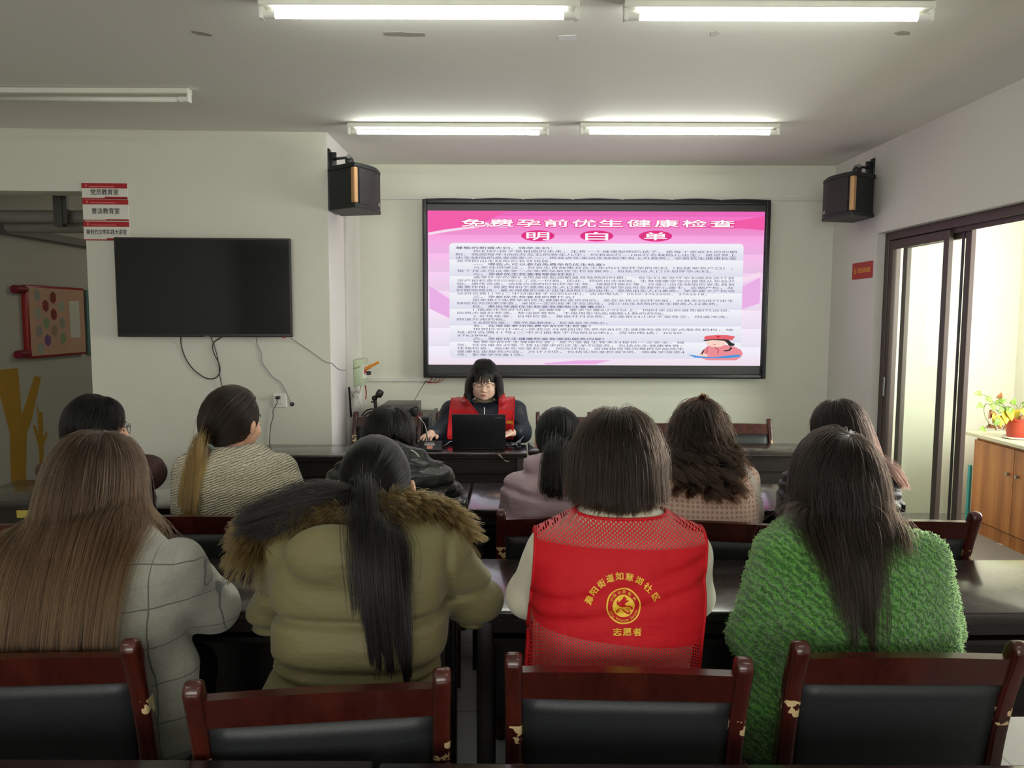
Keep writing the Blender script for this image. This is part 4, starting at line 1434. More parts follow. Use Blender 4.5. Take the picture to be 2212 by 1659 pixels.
class Vol:
    """a block of space holding a distance field"""
    def __init__(s, lo, hi, vx):
        s.lo = np.array(lo, float); s.vx = vx
        s.n = np.ceil((np.array(hi, float) - s.lo) / vx).astype(int) + 2
        s.d = np.full(s.n, 0.08, np.float32)
        s._g = None

    def copy(s):
        c = Vol.__new__(Vol)
        c.lo, c.vx, c.n, c.d, c._g = s.lo, s.vx, s.n, s.d.copy(), None
        return c

    def put(s, lo, hi, f, k=0.02, sub=False):
        m = k + 3 * s.vx + 0.02
        i0 = np.clip(np.floor((np.array(lo) - m - s.lo) / s.vx).astype(int), 0, s.n)
        i1 = np.clip(np.ceil((np.array(hi) + m - s.lo) / s.vx).astype(int) + 1, 0, s.n)
        if (i1 <= i0).any():
            return s
        ax = [(s.lo[a] + s.vx * np.arange(i0[a], i1[a])).astype(np.float32) for a in range(3)]
        X, Y, Z = ax[0][:, None, None], ax[1][None, :, None], ax[2][None, None, :]
        b = f(X, Y, Z)
        sl = (slice(i0[0], i1[0]), slice(i0[1], i1[1]), slice(i0[2], i1[2]))
        a = s.d[sl]
        if sub:
            b = -b
            h = np.maximum(k - np.abs(a - b), 0) / k
            s.d[sl] = np.maximum(a, b) + h * h * k / 4
        else:
            h = np.maximum(k - np.abs(a - b), 0) / k
            s.d[sl] = np.minimum(a, b) - h * h * k / 4
        return s

    def cap(s, a, b, ra, rb=None, k=0.02, sub=False):
        a, b = np.array(a, float), np.array(b, float)
        rb = ra if rb is None else rb
        ab = b - a
        L2 = float((ab * ab).sum()) or 1e-9
        r = max(ra, rb)

        def f(X, Y, Z):
            h = np.clip(((X - a[0]) * ab[0] + (Y - a[1]) * ab[1] + (Z - a[2]) * ab[2]) / L2, 0, 1)
            return np.sqrt((X - a[0] - h * ab[0]) ** 2 + (Y - a[1] - h * ab[1]) ** 2 + (Z - a[2] - h * ab[2]) ** 2) - (ra + (rb - ra) * h)
        return s.put(np.minimum(a, b) - r, np.maximum(a, b) + r, f, k, sub)

    def chain(s, pts, k=0.02):
        """pts: (point, radius) along a limb"""
        for (a, ra), (b, rb) in zip(pts, pts[1:]):
            s.cap(a, b, ra, rb, k)
        return s

    def ell(s, c, r, R=None, k=0.02, sub=False):
        c, r = np.array(c, float), np.array(r, float)
        R = np.eye(3) if R is None else np.array(R)
        ext = np.sqrt(((R * r[None, :]) ** 2).sum(1))

        def f(X, Y, Z):
            x, y, z = X - c[0], Y - c[1], Z - c[2]
            q = [x * R[0, i] + y * R[1, i] + z * R[2, i] for i in range(3)]
            k0 = np.sqrt((q[0] / r[0]) ** 2 + (q[1] / r[1]) ** 2 + (q[2] / r[2]) ** 2)
            k1 = np.sqrt((q[0] / r[0] ** 2) ** 2 + (q[1] / r[1] ** 2) ** 2 + (q[2] / r[2] ** 2) ** 2) + 1e-9
            return (k0 * (k0 - 1) / k1).astype(np.float32)
        return s.put(c - ext, c + ext, f, k, sub)

    def prof(s, rows, k=0.03, n=2.5, grow=0.0):
        """rows: (z, cx, cy, half width, half depth) down a trunk"""
        rows = sorted(rows)
        zz, cx, cy, w, t = (np.array(v, float) for v in zip(*rows))
        fz = np.linspace(zz[0], zz[-1], 200)

        def sm(v):
            v = np.interp(fz, zz, v)
            kk = np.ones(11) / 11
            return np.convolve(np.pad(v, 5, mode='edge'), kk, mode='valid')
        cx, cy, w, t = sm(cx), sm(cy), sm(w) + grow, sm(t) + grow

        def f(X, Y, Z):
            z = Z[0, 0, :]
            a, b, c, d = (np.interp(z, fz, v).astype(np.float32)[None, None, :] for v in (cx, cy, w, t))
            rho = (np.abs((X - a) / c) ** n + np.abs((Y - b) / d) ** n) ** (1 / n)
            dd = (rho - 1) * np.minimum(c, d) * 0.95
            dd = np.where(dd > 0, dd, dd)
            top = Z - (zz[-1] + grow); bot = (zz[0] - grow) - Z
            return np.maximum(dd, np.maximum(top, bot)).astype(np.float32)
        lo = (min(cx - w), min(cy - t), zz[0]); hi = (max(cx + w), max(cy + t), zz[-1])
        return s.put(lo, hi, f, k)

    def displace(s, fn, band=0.03):
        idx = np.argwhere(np.abs(s.d) < band)
        p = s.lo + idx * s.vx
        s.d[idx[:, 0], idx[:, 1], idx[:, 2]] += fn(p).astype(np.float32)
        return s

    def cut(s, fn):
        """intersect with fn(X, Y, Z) < 0"""
        ax = [(s.lo[a] + s.vx * np.arange(s.n[a])).astype(np.float32) for a in range(3)]
        s.d = np.maximum(s.d, fn(ax[0][:, None, None], ax[1][None, :, None], ax[2][None, None, :]).astype(np.float32))
        return s

    def sample(s, p):
        q = np.clip((p - s.lo) / s.vx, 0, np.array(s.n) - 1.001)
        i = q.astype(int); f = q - i
        d = s.d
        out = 0
        for dx in (0, 1):
            for dy in (0, 1):
                for dz in (0, 1):
                    w = (f[:, 0] if dx else 1 - f[:, 0]) * (f[:, 1] if dy else 1 - f[:, 1]) * (f[:, 2] if dz else 1 - f[:, 2])
                    out = out + w * d[i[:, 0] + dx, i[:, 1] + dy, i[:, 2] + dz]
        return out

    def grad(s, p):
        e = s.vx
        g = np.stack([s.sample(p + np.eye(3)[a] * e) - s.sample(p - np.eye(3)[a] * e) for a in range(3)], 1)
        return g / (np.linalg.norm(g, axis=1, keepdims=True) + 1e-9)

    def mesh(s, name, smooth=1):
        """surface nets"""
        d = s.d
        ins = d < 0
        c = [ins[x:s.n[0] - 1 + x, y:s.n[1] - 1 + y, z:s.n[2] - 1 + z] for x in (0, 1) for y in (0, 1) for z in (0, 1)]
        cnt = sum(v.astype(np.int8) for v in c)
        act = (cnt > 0) & (cnt < 8)
        cells = np.argwhere(act)
        vid = np.full(act.shape, -1, np.int64)
        vid[act] = np.arange(len(cells))
        acc = np.zeros((len(cells), 3)); num = np.zeros(len(cells))
        co = [np.array(v) for v in ((0, 0, 0), (1, 0, 0), (0, 1, 0), (0, 0, 1), (1, 1, 0), (1, 0, 1), (0, 1, 1), (1, 1, 1))]
        E = [(0, 1), (0, 2), (0, 3), (1, 4), (1, 5), (2, 4), (2, 6), (3, 5), (3, 6), (4, 7), (5, 7), (6, 7)]
        val = [d[cells[:, 0] + o[0], cells[:, 1] + o[1], cells[:, 2] + o[2]] for o in co]
        for a, b in E:
            va, vb = val[a], val[b]
            m = (va < 0) != (vb < 0)
            t = np.where(m, va / np.where(m, va - vb, 1), 0)
            acc += m[:, None] * (co[a] + (co[b] - co[a]) * t[:, None]); num += m
        V = s.lo + (cells + acc / num[:, None]) * s.vx
        Q = []
        for ax in range(3):
            u, v = (ax + 1) % 3, (ax + 2) % 3
            sl0 = [slice(None)] * 3; sl1 = [slice(None)] * 3
            sl0[ax] = slice(0, -1); sl1[ax] = slice(1, None)
            for q in (u, v):
                sl0[q] = slice(1, -1); sl1[q] = slice(1, -1)
            A, Bq = ins[tuple(sl0)], ins[tuple(sl1)]
            e = np.argwhere(A != Bq)
            flip = A[e[:, 0], e[:, 1], e[:, 2]]
            off = np.zeros(3, int); off[u] = 1; off[v] = 1
            g = e + off
            eu, ev = np.eye(3, dtype=int)[u], np.eye(3, dtype=int)[v]
            q = np.stack([vid[tuple((g - eu - ev).T)], vid[tuple((g - ev).T)], vid[tuple(g.T)], vid[tuple((g - eu).T)]], 1)
            q[~flip] = q[~flip][:, ::-1]
            Q.append(q)
        F = np.concatenate(Q)
        F = F[(F >= 0).all(1)]
        # smooth the staircase a little
        for _ in range(smooth):
            S = np.zeros_like(V); N = np.zeros(len(V))
            for a in range(4):
                i, j = F[:, a], F[:, (a + 1) % 4]
                np.add.at(S, i, V[j]); np.add.at(N, i, 1)
                np.add.at(S, j, V[i]); np.add.at(N, j, 1)
            V = V * 0.5 + 0.5 * S / np.maximum(N, 1)[:, None]
        return np_mesh(name, V, F)


def rotm(yaw, pitch=0.0, roll=0.0):
    """head frame: x right, y forward, z up; yaw about z, then nod forward, then tilt"""
    m = Matrix.Rotation(math.radians(yaw), 3, 'Z') @ Matrix.Rotation(-math.radians(pitch), 3, 'X') @ Matrix.Rotation(math.radians(roll), 3, 'Y')
    return np.array(m)


# ------------------------------------------------------------------ hair
def hair_mat(name, c_root, c_tip, t0=0.3, t1=0.8, rough=0.32, var=0.35, streak=None, tubes=False):
    m = bpy.data.materials.new(name)
    m.use_nodes = True
    t = m.node_tree
    for n in list(t.nodes):
        t.nodes.remove(n)
    out = t.nodes.new('ShaderNodeOutputMaterial')
    hb = t.nodes.new('ShaderNodeBsdfHairPrincipled')
    hb.parametrization = 'COLOR'
    info = t.nodes.new('ShaderNodeHairInfo')
    mr = t.nodes.new('ShaderNodeMapRange')
    mr.inputs[1].default_value, mr.inputs[2].default_value = t0, t1
    t.links.new(info.outputs['Intercept'], mr.inputs[0])
    mx = t.nodes.new('ShaderNodeMix'); mx.data_type = 'RGBA'
    t.links.new(mr.outputs[0], mx.inputs[0])
    mx.inputs[6].default_value = (*c_root[:3], 1); mx.inputs[7].default_value = (*c_tip[:3], 1)
    col = mx.outputs[2]
    if streak is not None:
        rp = t.nodes.new('ShaderNodeMapRange')
        rp.inputs[1].default_value, rp.inputs[2].default_value = 0.72, 0.95
        t.links.new(info.outputs['Random'], rp.inputs[0])
        ml = t.nodes.new('ShaderNodeMath'); ml.operation = 'MULTIPLY'
        t.links.new(rp.outputs[0], ml.inputs[0]); t.links.new(mr.outputs[0], ml.inputs[1])
        m2 = t.nodes.new('ShaderNodeMix'); m2.data_type = 'RGBA'
        t.links.new(ml.outputs[0], m2.inputs[0]); t.links.new(col, m2.inputs[6]); m2.inputs[7].default_value = (*streak[:3], 1)
        col = m2.outputs[2]
    hs = t.nodes.new('ShaderNodeHueSaturation')
    t.links.new(col, hs.inputs['Color'])
    rr = t.nodes.new('ShaderNodeMapRange')
    rr.inputs[3].default_value, rr.inputs[4].default_value = 1 - var, 1 + var
    t.links.new(info.outputs['Random'], rr.inputs[0])
    t.links.new(rr.outputs[0], hs.inputs['Value'])
    t.links.new(hs.outputs[0], hb.inputs['Color'])
    hb.inputs['IOR'].default_value = 1.40
    hb.inputs['Roughness'].default_value = rough
    hb.inputs['Radial Roughness'].default_value = 0.45
    t.links.new(hb.outputs[0], out.inputs[0])
    return m


def make_curves(name, P, r0, r1, mat, parent):
    """P (n strands, m points, 3) in world coordinates"""
    n, m, _ = P.shape
    Mi = np.array(_M[parent].inverted())
    Q = P.reshape(-1, 3) @ Mi[:3, :3].T + Mi[:3, 3]
    cu = bpy.data.hair_curves.new(name)
    cu.add_curves([m] * n)
    cu.attributes['position'].data.foreach_set('vector', Q.astype(np.float32).ravel())
    ra = cu.attributes.get('radius') or cu.attributes.new('radius', 'FLOAT', 'POINT')
    u = np.linspace(0, 1, m)
    prof = np.where(u < 0.1, 0.7 + 3 * u, 1.0) * (r0 + (r1 - r0) * u)
    ra.data.foreach_set('value', np.tile(prof, n).astype(np.float32))
    cu.materials.append(mat)
    o = bpy.data.objects.new(name, cu)
    COL.objects.link(o)
    o.parent = parent
    _M[o] = _M[parent]
    return o


class Head:
    """position and turn of a head; c is the middle of the skull"""
    def __init__(s, c, yaw=0.0, pitch=0.0, roll=0.0, k=1.0):
        s.c = np.array(c, float); s.R = rotm(yaw, pitch, roll); s.k = k
        s.rad = np.array((0.080, 0.098, 0.098)) * k            # hair-bearing skull
        s.hc = s.at(0, -0.010, 0.012)

    def at(s, x, y, z):
        return s.c + s.R @ (np.array((x, y, z)) * s.k)

    def dirw(s, x, y, z):
        return s.R @ np.array((x, y, z), float)

    def loc(s, p):
        return ((p - s.hc) @ s.R) / s.rad


def scalp(n, rng, back=0.45, low=-0.75, hairline=0.35):
    """directions on the unit skull where hair grows (x right, y forward, z up)"""
    i = np.arange(int(n * 2.2)) + 0.5
    ph = np.arccos(1 - 2 * i / len(i)); th = math.pi * (1 + 5 ** 0.5) * i
    u = np.stack([np.cos(th) * np.sin(ph), np.sin(th) * np.sin(ph), np.cos(ph)], 1)
    u += rng.normal(0, 0.02, u.shape); u /= np.linalg.norm(u, axis=1, keepdims=True)
    face = (u[:, 1] > back) & (u[:, 2] < hairline + 0.35 * np.clip(u[:, 1], 0, 1))
    side = (u[:, 1] > 0.05) & (u[:, 2] < -0.15)
    keep = ~face & ~side & (u[:, 2] > low)
    u = u[keep]
    rng.shuffle(u)
    return u[:n]


def clump(P, rng, n_cl, power=1.6, amount=0.7, start=0.15):
    n, m, _ = P.shape
    g = rng.choice(n, min(n_cl, n), replace=False)
    mid = P[:, m // 2]; gm = P[g, m // 2]
    own = np.empty(n, int)
    for a in range(0, n, 2000):
        own[a:a + 2000] = ((mid[a:a + 2000, None] - gm[None]) ** 2).sum(2).argmin(1)
    u = np.clip((np.linspace(0, 1, m) - start) / (1 - start), 0, 1) ** power * amount
    am = amount and (0.6 + 0.4 * rng.random(n))
    return P + (P[g[own]] - P) * (u[None, :, None] * np.asarray(am)[:, None, None])


def push_out(p, H, vols, off_head, off_vol):
    q = H.loc(p)
    k = np.linalg.norm(q, axis=1)
    m = k < 1 + off_head
    if m.any():
        q2 = q[m] / k[m][:, None] * (1 + off_head[m])[:, None]
        p[m] = H.hc + (q2 * H.rad) @ H.R.T
    for v in vols:
        d = v.sample(p)
        m = d < off_vol
        if m.any():
            pm = p[m]
            g = v.grad(pm) * np.array((0.3, 1.0, 1.0))
            g /= np.linalg.norm(g, axis=1, keepdims=True) + 1e-9
            p[m] = pm + g * (off_vol[m] - d[m])[:, None]
    return p


def smooth_strands(P, it=5):
    for _ in range(it):
        Q = P.copy()
        Q[:, 1:-1] = (P[:, :-2] + 2 * P[:, 1:-1] + P[:, 2:]) / 4
        P = Q
    return P


def fall(H, p, v, length, steps, vols, rng, stiff=0.72, grav=0.34, flow=0.0, whorl=None, spread=0.0, wind=(0, 0, 0), off=(0.05, 0.16), offv=(0.004, 0.018), jitter=0.05, spread_c=None, lat=0.75):
    """lets strands run over the head and hang down onto the clothes"""
    n = len(p)
    P = np.empty((n, steps, 3)); P[:, 0] = p
    h = (length / (steps - 1))[:, None] if np.ndim(length) else length / (steps - 1)
    oh = off[0] + (off[1] - off[0]) * rng.random(n)
    ov = offv[0] + (offv[1] - offv[0]) * rng.random(n)
    G = np.array((0, 0, -1.0)); wind = np.array(wind, float)
    v = v / (np.linalg.norm(v, axis=1, keepdims=True) + 1e-9)
    for s in range(1, steps):
        near = (p[:, 2] > H.hc[2] - 0.30)[:, None]
        a = v * stiff + G * grav + wind * np.where(near, 1.0, np.array((1.0, 0.0, 1.0))[None]) + rng.normal(0, jitter, v.shape)
        if whorl is not None:
            q = H.loc(p)
            k = np.linalg.norm(q, axis=1)
            un = q / (k[:, None] + 1e-9)
            tg = un - whorl
            tg -= un * (tg * un).sum(1, keepdims=True)
            tg = (tg / (np.linalg.norm(tg, axis=1, keepdims=True) + 1e-6)) @ H.R.T
            a += tg * (flow * (k < 1.35))[:, None]
        if spread:
            cx = H.hc[0] if spread_c is None else spread_c
            a[:, 0] += spread * (p[:, 0] - cx) * (p[:, 2] < H.hc[2] - 0.05)
        a[:, 0] = np.where(p[:, 2] < H.hc[2] - 0.07, a[:, 0] * lat, a[:, 0])
        a /= np.linalg.norm(a, axis=1, keepdims=True) + 1e-9
        q = p + a * h
        q = push_out(q, H, vols, oh, ov)
        v = q - p
        v /= np.linalg.norm(v, axis=1, keepdims=True) + 1e-9
        p = q
        P[:, s] = p
    return smooth_strands(P)


def pulled(H, u, tie_u, m, lift, rng, tie_p, tie_r=0.012):
    """strands combed over the skull to a tie: (n, m, 3)"""
    t = np.linspace(0, 1, m)[None, :, None]
    tu = np.array(tie_u, float); tu /= np.linalg.norm(tu)
    om = np.arccos(np.clip((u @ tu), -0.999, 0.999))[:, None, None]
    q = (np.sin((1 - t) * om) * u[:, None, :] + np.sin(t * om) * tu[None, None, :]) / np.sin(om)
    lf = np.clip(0.5 + 0.55 * vnoise(u + 9.0, (9, 9, 9)) + 0.25 * rng.normal(0, 1, len(u)), 0, 1.3)
    rr = 1 + lift[0] + (lift[1] - lift[0]) * lf[:, None, None] * np.sin(t * math.pi * 0.9 + 0.15)
    rr = rr * (1 + (np.linalg.norm(tie_u) - 1) * t ** 3)
    P = H.hc + ((q * rr) * H.rad) @ H.R.T
    end = np.array(tie_p) + rng.normal(0, tie_r * 0.55, (len(u), 1, 3))
    w = np.clip((t - 0.78) / 0.22, 0, 1) ** 1.5
    return P * (1 - w) + end * w


def hair_mass(name, P, every, r, lo_pad, mat, parent, H, vx=0.008, shrink=0.0, cap=True, k=0.016):
    """the solid body of the hair under its strands"""
    S = P[::every]
    lo, hi = S.reshape(-1, 3).min(0) - 0.05, S.reshape(-1, 3).max(0) + 0.05
    if cap:
        lo, hi = np.minimum(lo, H.hc - 0.14), np.maximum(hi, H.hc + 0.14)
    v = Vol(lo, hi, vx)
    if cap:
        v.ell(H.hc, H.rad * 1.03, H.R, 0.01)
        # leave the face free
        v.ell(H.at(0, 0.115, -0.050), (0.075 * H.k, 0.075 * H.k, 0.085 * H.k), H.R, 0.01, True)
        v.ell(H.at(0, 0.108, 0.018), (0.058 * H.k, 0.045 * H.k, 0.050 * H.k), H.R, 0.01, True)
        v.ell(H.at(0, 0.03, -0.14), (0.09 * H.k, 0.09 * H.k, 0.07 * H.k), H.R, 0.01, True)
    m = S.shape[1]
    for st in (S if r > 0 else []):
        for j in range(0, m - 2, 2):
            v.cap(st[j], st[min(j + 2, m - 1)], r, r, k)
    if shrink:
        v.d += shrink
    me = v.mesh(name)
    o = link(name, me, mat, parent)
    return o, v

# ================================================================== PEOPLE
t = NT('skin')
o_ = t.obj()
t.P(color=t.mix(t.noise(o_, 18, 4), srgb(214, 160, 130), srgb(232, 186, 158)), rough=0.45, spec=0.4, sss=0.06)
m_skin = t.m
t = NT('skin_pale')
t.P(color=t.mix(t.noise(t.obj(), 18, 4), srgb(226, 180, 156), srgb(240, 204, 182)), rough=0.42, spec=0.4, sss=0.06)
m_skinp = t.m


def cloth(name, a, b, rough=0.85, bump=0.25, scale=500, kind='weave', sheen=0.0, vs=9):
    t = NT(name)
    o = t.obj()
    base = t.mix(t.noise(o, vs, 4, 0.6), (*a[:3], 1), (*b[:3], 1))
    if kind == 'weave':
        h = t.noise(o, scale, 2)
        nrm = t.bump(h, bump, 0.002)
    elif kind == 'sheet':
        h = t.noise(t.map(o, (1, 1, 2.6)), 22, 4, 0.55)
        nrm = t.bump(h, bump, 0.012)
    t.P(color=base, rough=rough, normal=nrm, sheen=sheen, spec=0.3)
    return t.m


m_trouser = cloth('dark_trousers', (0.012, 0.012, 0.016), (0.022, 0.022, 0.027))
m_jeans = cloth('blue_jeans', (0.02, 0.03, 0.06), (0.04, 0.055, 0.10))
m_shoe = plain('dark_shoe', (0.018, 0.017, 0.017), 0.45)

# checked grey wool
t = NT('checked_wool')
o_ = t.obj()
wv = t.n('TexNoise', {'Vector': o_, 'Scale': 7.0, 'Detail': 2}).outputs['Color']
w2 = t.n('VectorMath', {0: o_, 1: t.n('VectorMath', {0: wv, 1: (0.035, 0.0, 0.035)}, operation='MULTIPLY').outputs[0]}, operation='ADD').outputs[0]
x_, y_, z_q = t.xyz(w2)


def lines(tt, v, per, half, ph):
    f = tt.math('FRACT', tt.math('ADD', tt.math('DIVIDE', v, per), ph))
    return tt.math('LESS_THAN', tt.math('ABSOLUTE', tt.math('SUBTRACT', f, 0.5)), half)


ln = t.math('MAXIMUM', lines(t, x_, 0.112, 0.015, 0.36), lines(t, z_q, 0.100, 0.016, 0.12))
ln2 = t.math('MAXIMUM', lines(t, x_, 0.112, 0.015, 0.86), lines(t, z_q, 0.100, 0.015, 0.62))
fl = t.noise(o_, 240, 3, 0.7)
bs = t.mix(t.noise(o_, 60, 4, 0.7), (0.205, 0.21, 0.172, 1), (0.315, 0.32, 0.268, 1))
bs = t.mix(t.math('MULTIPLY', ln2, 0.25), bs, (0.17, 0.18, 0.17, 1))
bs = t.mix(t.math('MULTIPLY', ln, t.math('ADD', 0.55, t.math('MULTIPLY', fl, 0.4))), bs, (0.05, 0.055, 0.06, 1))
t.P(color=bs, rough=0.95, spec=0.15, sheen=0.3, normal=t.bump(fl, 0.5, 0.003))
m_check = t.m
m_olive = cloth('olive_nylon', srgb(100, 95, 62), srgb(115, 109, 74), 0.62, 0.30, kind='sheet', sheen=0.1)
m_cream = cloth('cream_fleece', srgb(200, 196, 172), srgb(214, 210, 188), 0.95, 0.35, 300, sheen=0.3)
m_vest = cloth('red_vest_cloth', srgb(176, 12, 24), srgb(196, 18, 30), 0.72, 0.22, kind='sheet')
t = NT('red_net')
o_ = t.obj()
x_, y_, z_q = t.xyz(o_)
S_ = 2 * math.pi / 0.0058
u_ = t.math('MULTIPLY', x_, S_)
v1 = t.math('ADD', t.math('MULTIPLY', x_, S_ * 0.5), t.math('MULTIPLY', z_q, S_ * 0.80))
v2 = t.math('SUBTRACT', t.math('MULTIPLY', x_, S_ * 0.5), t.math('MULTIPLY', z_q, S_ * 0.80))
hx = t.math('ADD', t.math('COSINE', u_), t.math('ADD', t.math('COSINE', v1), t.math('COSINE', v2)))
hole = t.math('GREATER_THAN', hx, 0.25)
t.P(color=srgb(206, 34, 40), rough=0.5, alpha=t.math('SUBTRACT', 1.0, hole))
m_net = t.m
# green boucle
t = NT('green_boucle')
o_ = t.obj()
rib = t.n('TexWave', {'Vector': t.map(o_, (1, 0.3, 1)), 'Scale': 26.0, 'Distortion': 7.0, 'Detail': 3.0, 'Detail Scale': 2.2}, bands_direction='DIAGONAL').outputs['Fac']
cur = t.n('TexVoronoi', {'Vector': t.n('VectorMath', {0: o_, 1: t.n('VectorMath', {0: t.n('TexNoise', {'Vector': o_, 'Scale': 70.0}).outputs['Color'], 1: (0.02, 0.02, 0.02)}, operation='MULTIPLY').outputs[0]}, operation='ADD').outputs[0], 'Scale': 190.0}).outputs['Distance']
hh = t.math('ADD', t.math('MULTIPLY', rib, 0.7), t.math('MULTIPLY', cur, 0.9))
gc = t.ramp(t.math('ADD', t.math('MULTIPLY', hh, 0.6), t.math('MULTIPLY', t.noise(o_, 150, 2), 0.3)), [(0.15, srgb(24, 58, 16)), (0.55, srgb(58, 112, 38)), (0.85, srgb(100, 158, 74))])
t.P(color=gc, rough=0.95, spec=0.15, sheen=0.4, normal=t.bump(hh, 0.9, 0.006))
m_green = t.m
# cream knit with dark flecks
t = NT('cream_knit')
o_ = t.obj()
kn = t.n('TexWave', {'Vector': t.map(o_, (1, 0.4, 1), (0, 0.35, 0)), 'Scale': 34.0, 'Distortion': 5.0, 'Detail': 2.0}, bands_direction='Z').outputs['Fac']
kx = t.n('TexWave', {'Vector': o_, 'Scale': 19.0, 'Distortion': 2.5, 'Detail': 1.5}, bands_direction='X').outputs['Fac']
hh = t.math('MULTIPLY', kn, t.math('ADD', 0.5, t.math('MULTIPLY', kx, 0.5)))
fk = t.noise(t.map(o_, (1, 1, 1.6)), 120, 3, 0.6)
t.P(color=t.mix(t.math('LESS_THAN', t.math('ADD', hh, t.math('MULTIPLY', fk, 0.55)), 0.42), t.mix(fk, srgb(188, 180, 152), srgb(226, 220, 196)), srgb(122, 116, 96)), rough=0.95, spec=0.15, sheen=0.3, normal=t.bump(hh, 0.8, 0.006))
m_knit = t.m
m_maroon = cloth('maroon_nylon', srgb(58, 36, 36), srgb(74, 48, 46), 0.55, 0.3, kind='sheet')
m_blackpuff = cloth('black_puffer', (0.016, 0.018, 0.018), (0.026, 0.028, 0.027), 0.25, 0.4, kind='sheet')
m_blackquilt = cloth('black_quilt', (0.008, 0.009, 0.010), (0.014, 0.016, 0.016), 0.5, 0.4, kind='sheet')
m_lilac = cloth('lilac_nylon', srgb(164, 142, 152), srgb(182, 160, 168), 0.55, 0.3, kind='sheet')
t = NT('pink_tweed')
o_ = t.obj()
x_, y_, z_q = t.xyz(o_)
cx1 = t.n('TexWave', {'Vector': o_, 'Scale': 17.0, 'Distortion': 1.2, 'Detail': 2.0}, bands_direction='X').outputs['Fac']
cz1 = t.n('TexWave', {'Vector': o_, 'Scale': 17.0, 'Distortion': 1.2, 'Detail': 2.0}, bands_direction='Z').outputs['Fac']
fk = t.noise(o_, 210, 3, 0.7)
tw_ = t.math('ADD', t.math('MULTIPLY', t.math('MAXIMUM', cx1, cz1), 0.55), t.math('MULTIPLY', fk, 0.45))
t.P(color=t.ramp(tw_, [(0.2, srgb(196, 152, 134)), (0.55, srgb(222, 182, 164)), (0.85, srgb(242, 226, 210))]), rough=0.95, spec=0.1, sheen=0.3, normal=t.bump(tw_, 0.7, 0.003))
m_tweed = t.m
m_navy = cloth('navy_nylon', (0.010, 0.013, 0.022), (0.016, 0.020, 0.032), 0.5, 0.35, kind='sheet')
m_beige = cloth('beige_knit', srgb(150, 138, 112), srgb(164, 152, 126), 0.9, 0.3, 400)


def head_vol(v, H, round_face=0.0, ear=0.0):
    R = H.R
    k = H.k
    v.ell(H.at(0, -0.010, 0.012), np.array((0.0735, 0.091, 0.092)) * k, R, 0.01)
    v.ell(H.at(0, 0.030, -0.045), np.array((0.060 + 0.007 * round_face, 0.060, 0.074)) * k, R, 0.025)
    v.ell(H.at(0, 0.034, -0.080), np.array((0.047 + 0.012 * round_face, 0.044, 0.036)) * k, R, 0.025)
    v.ell(H.at(0, 0.066, -0.104), np.array((0.020, 0.017, 0.014)) * k, R, 0.018)
    for s in (-1, 1):
        v.ell(H.at(s * 0.031, 0.100, -0.016), np.array((0.021, 0.016, 0.011)) * k, R, 0.016, True)
        v.ell(H.at(s * 0.031, 0.0745, -0.017), np.array((0.016, 0.012, 0.011)) * k, R, 0.006)
        v.ell(H.at(s * 0.036, 0.066, -0.048), np.array((0.024, 0.02, 0.020)) * k, R, 0.02)
        v.ell(H.at(s * (0.0755 + ear), -0.006, -0.022), np.array((0.009, 0.019, 0.031)) * k, R @ np.array(Matrix.Rotation(s * 0.3, 3, 'Z')), 0.008)
    v.cap(H.at(0, 0.086, -0.012), H.at(0, 0.103, -0.046), 0.0075 * k, 0.0115 * k, 0.014)
    for s in (-1, 1):
        v.ell(H.at(s * 0.0115, 0.094, -0.050), np.array((0.009, 0.009, 0.008)) * k, R, 0.008)
    v.ell(H.at(0, 0.087, -0.0745), np.array((0.021, 0.008, 0.0045)) * k, R, 0.008)
    v.ell(H.at(0, 0.086, -0.0825), np.array((0.019, 0.008, 0.0050)) * k, R, 0.006)


def hand_vol(v, w, f, up, side, curl=0.13, k=1.0):
    """w wrist, f towards the fingers, up = back of the hand, side = +1 when the thumb is on the f x up side"""
    f = Vector(f).normalized(); up = Vector(up); up = (up - f * up.dot(f)).normalized()
    sd = f.cross(up) * side
    w = Vector(w)
    R = np.array(Matrix((sd, f, up)).transposed())
    v.cap(w - f * 0.03, w + f * 0.02, 0.026, 0.026, 0.02)
    v.ell(w + f * 0.055, (0.037 * k, 0.051 * k, 0.015 * k), R, 0.012)
    for i, L in enumerate((0.066, 0.074, 0.068, 0.052)):
        o = 0.030 - 0.020 * i
        a = w + f * (0.090 - 0.004 * abs(i - 1)) + sd * o
        d1 = (f * math.cos(curl) - up * math.sin(curl) + sd * (0.10 * (1.2 - i))).normalized()
        b = a + d1 * L * 0.48
        d2 = (f * math.cos(curl * 2.2) - up * math.sin(curl * 2.2) + sd * 0.03).normalized()
        c = b + d2 * L * 0.52
        v.cap(a - f * 0.02, b, 0.0092, 0.0085, 0.006); v.cap(b, c, 0.0085, 0.0070, 0.004)
    a = w + f * 0.028 + sd * 0.034
    b = a + (f * 0.75 + sd * 0.6 - up * 0.15).normalized() * 0.036
    c = b + (f * 0.95 + sd * 0.1 - up * 0.25).normalized() * 0.028
    v.cap(a - sd * 0.012, b, 0.0125, 0.0105, 0.010); v.cap(b, c, 0.0105, 0.0085, 0.004)


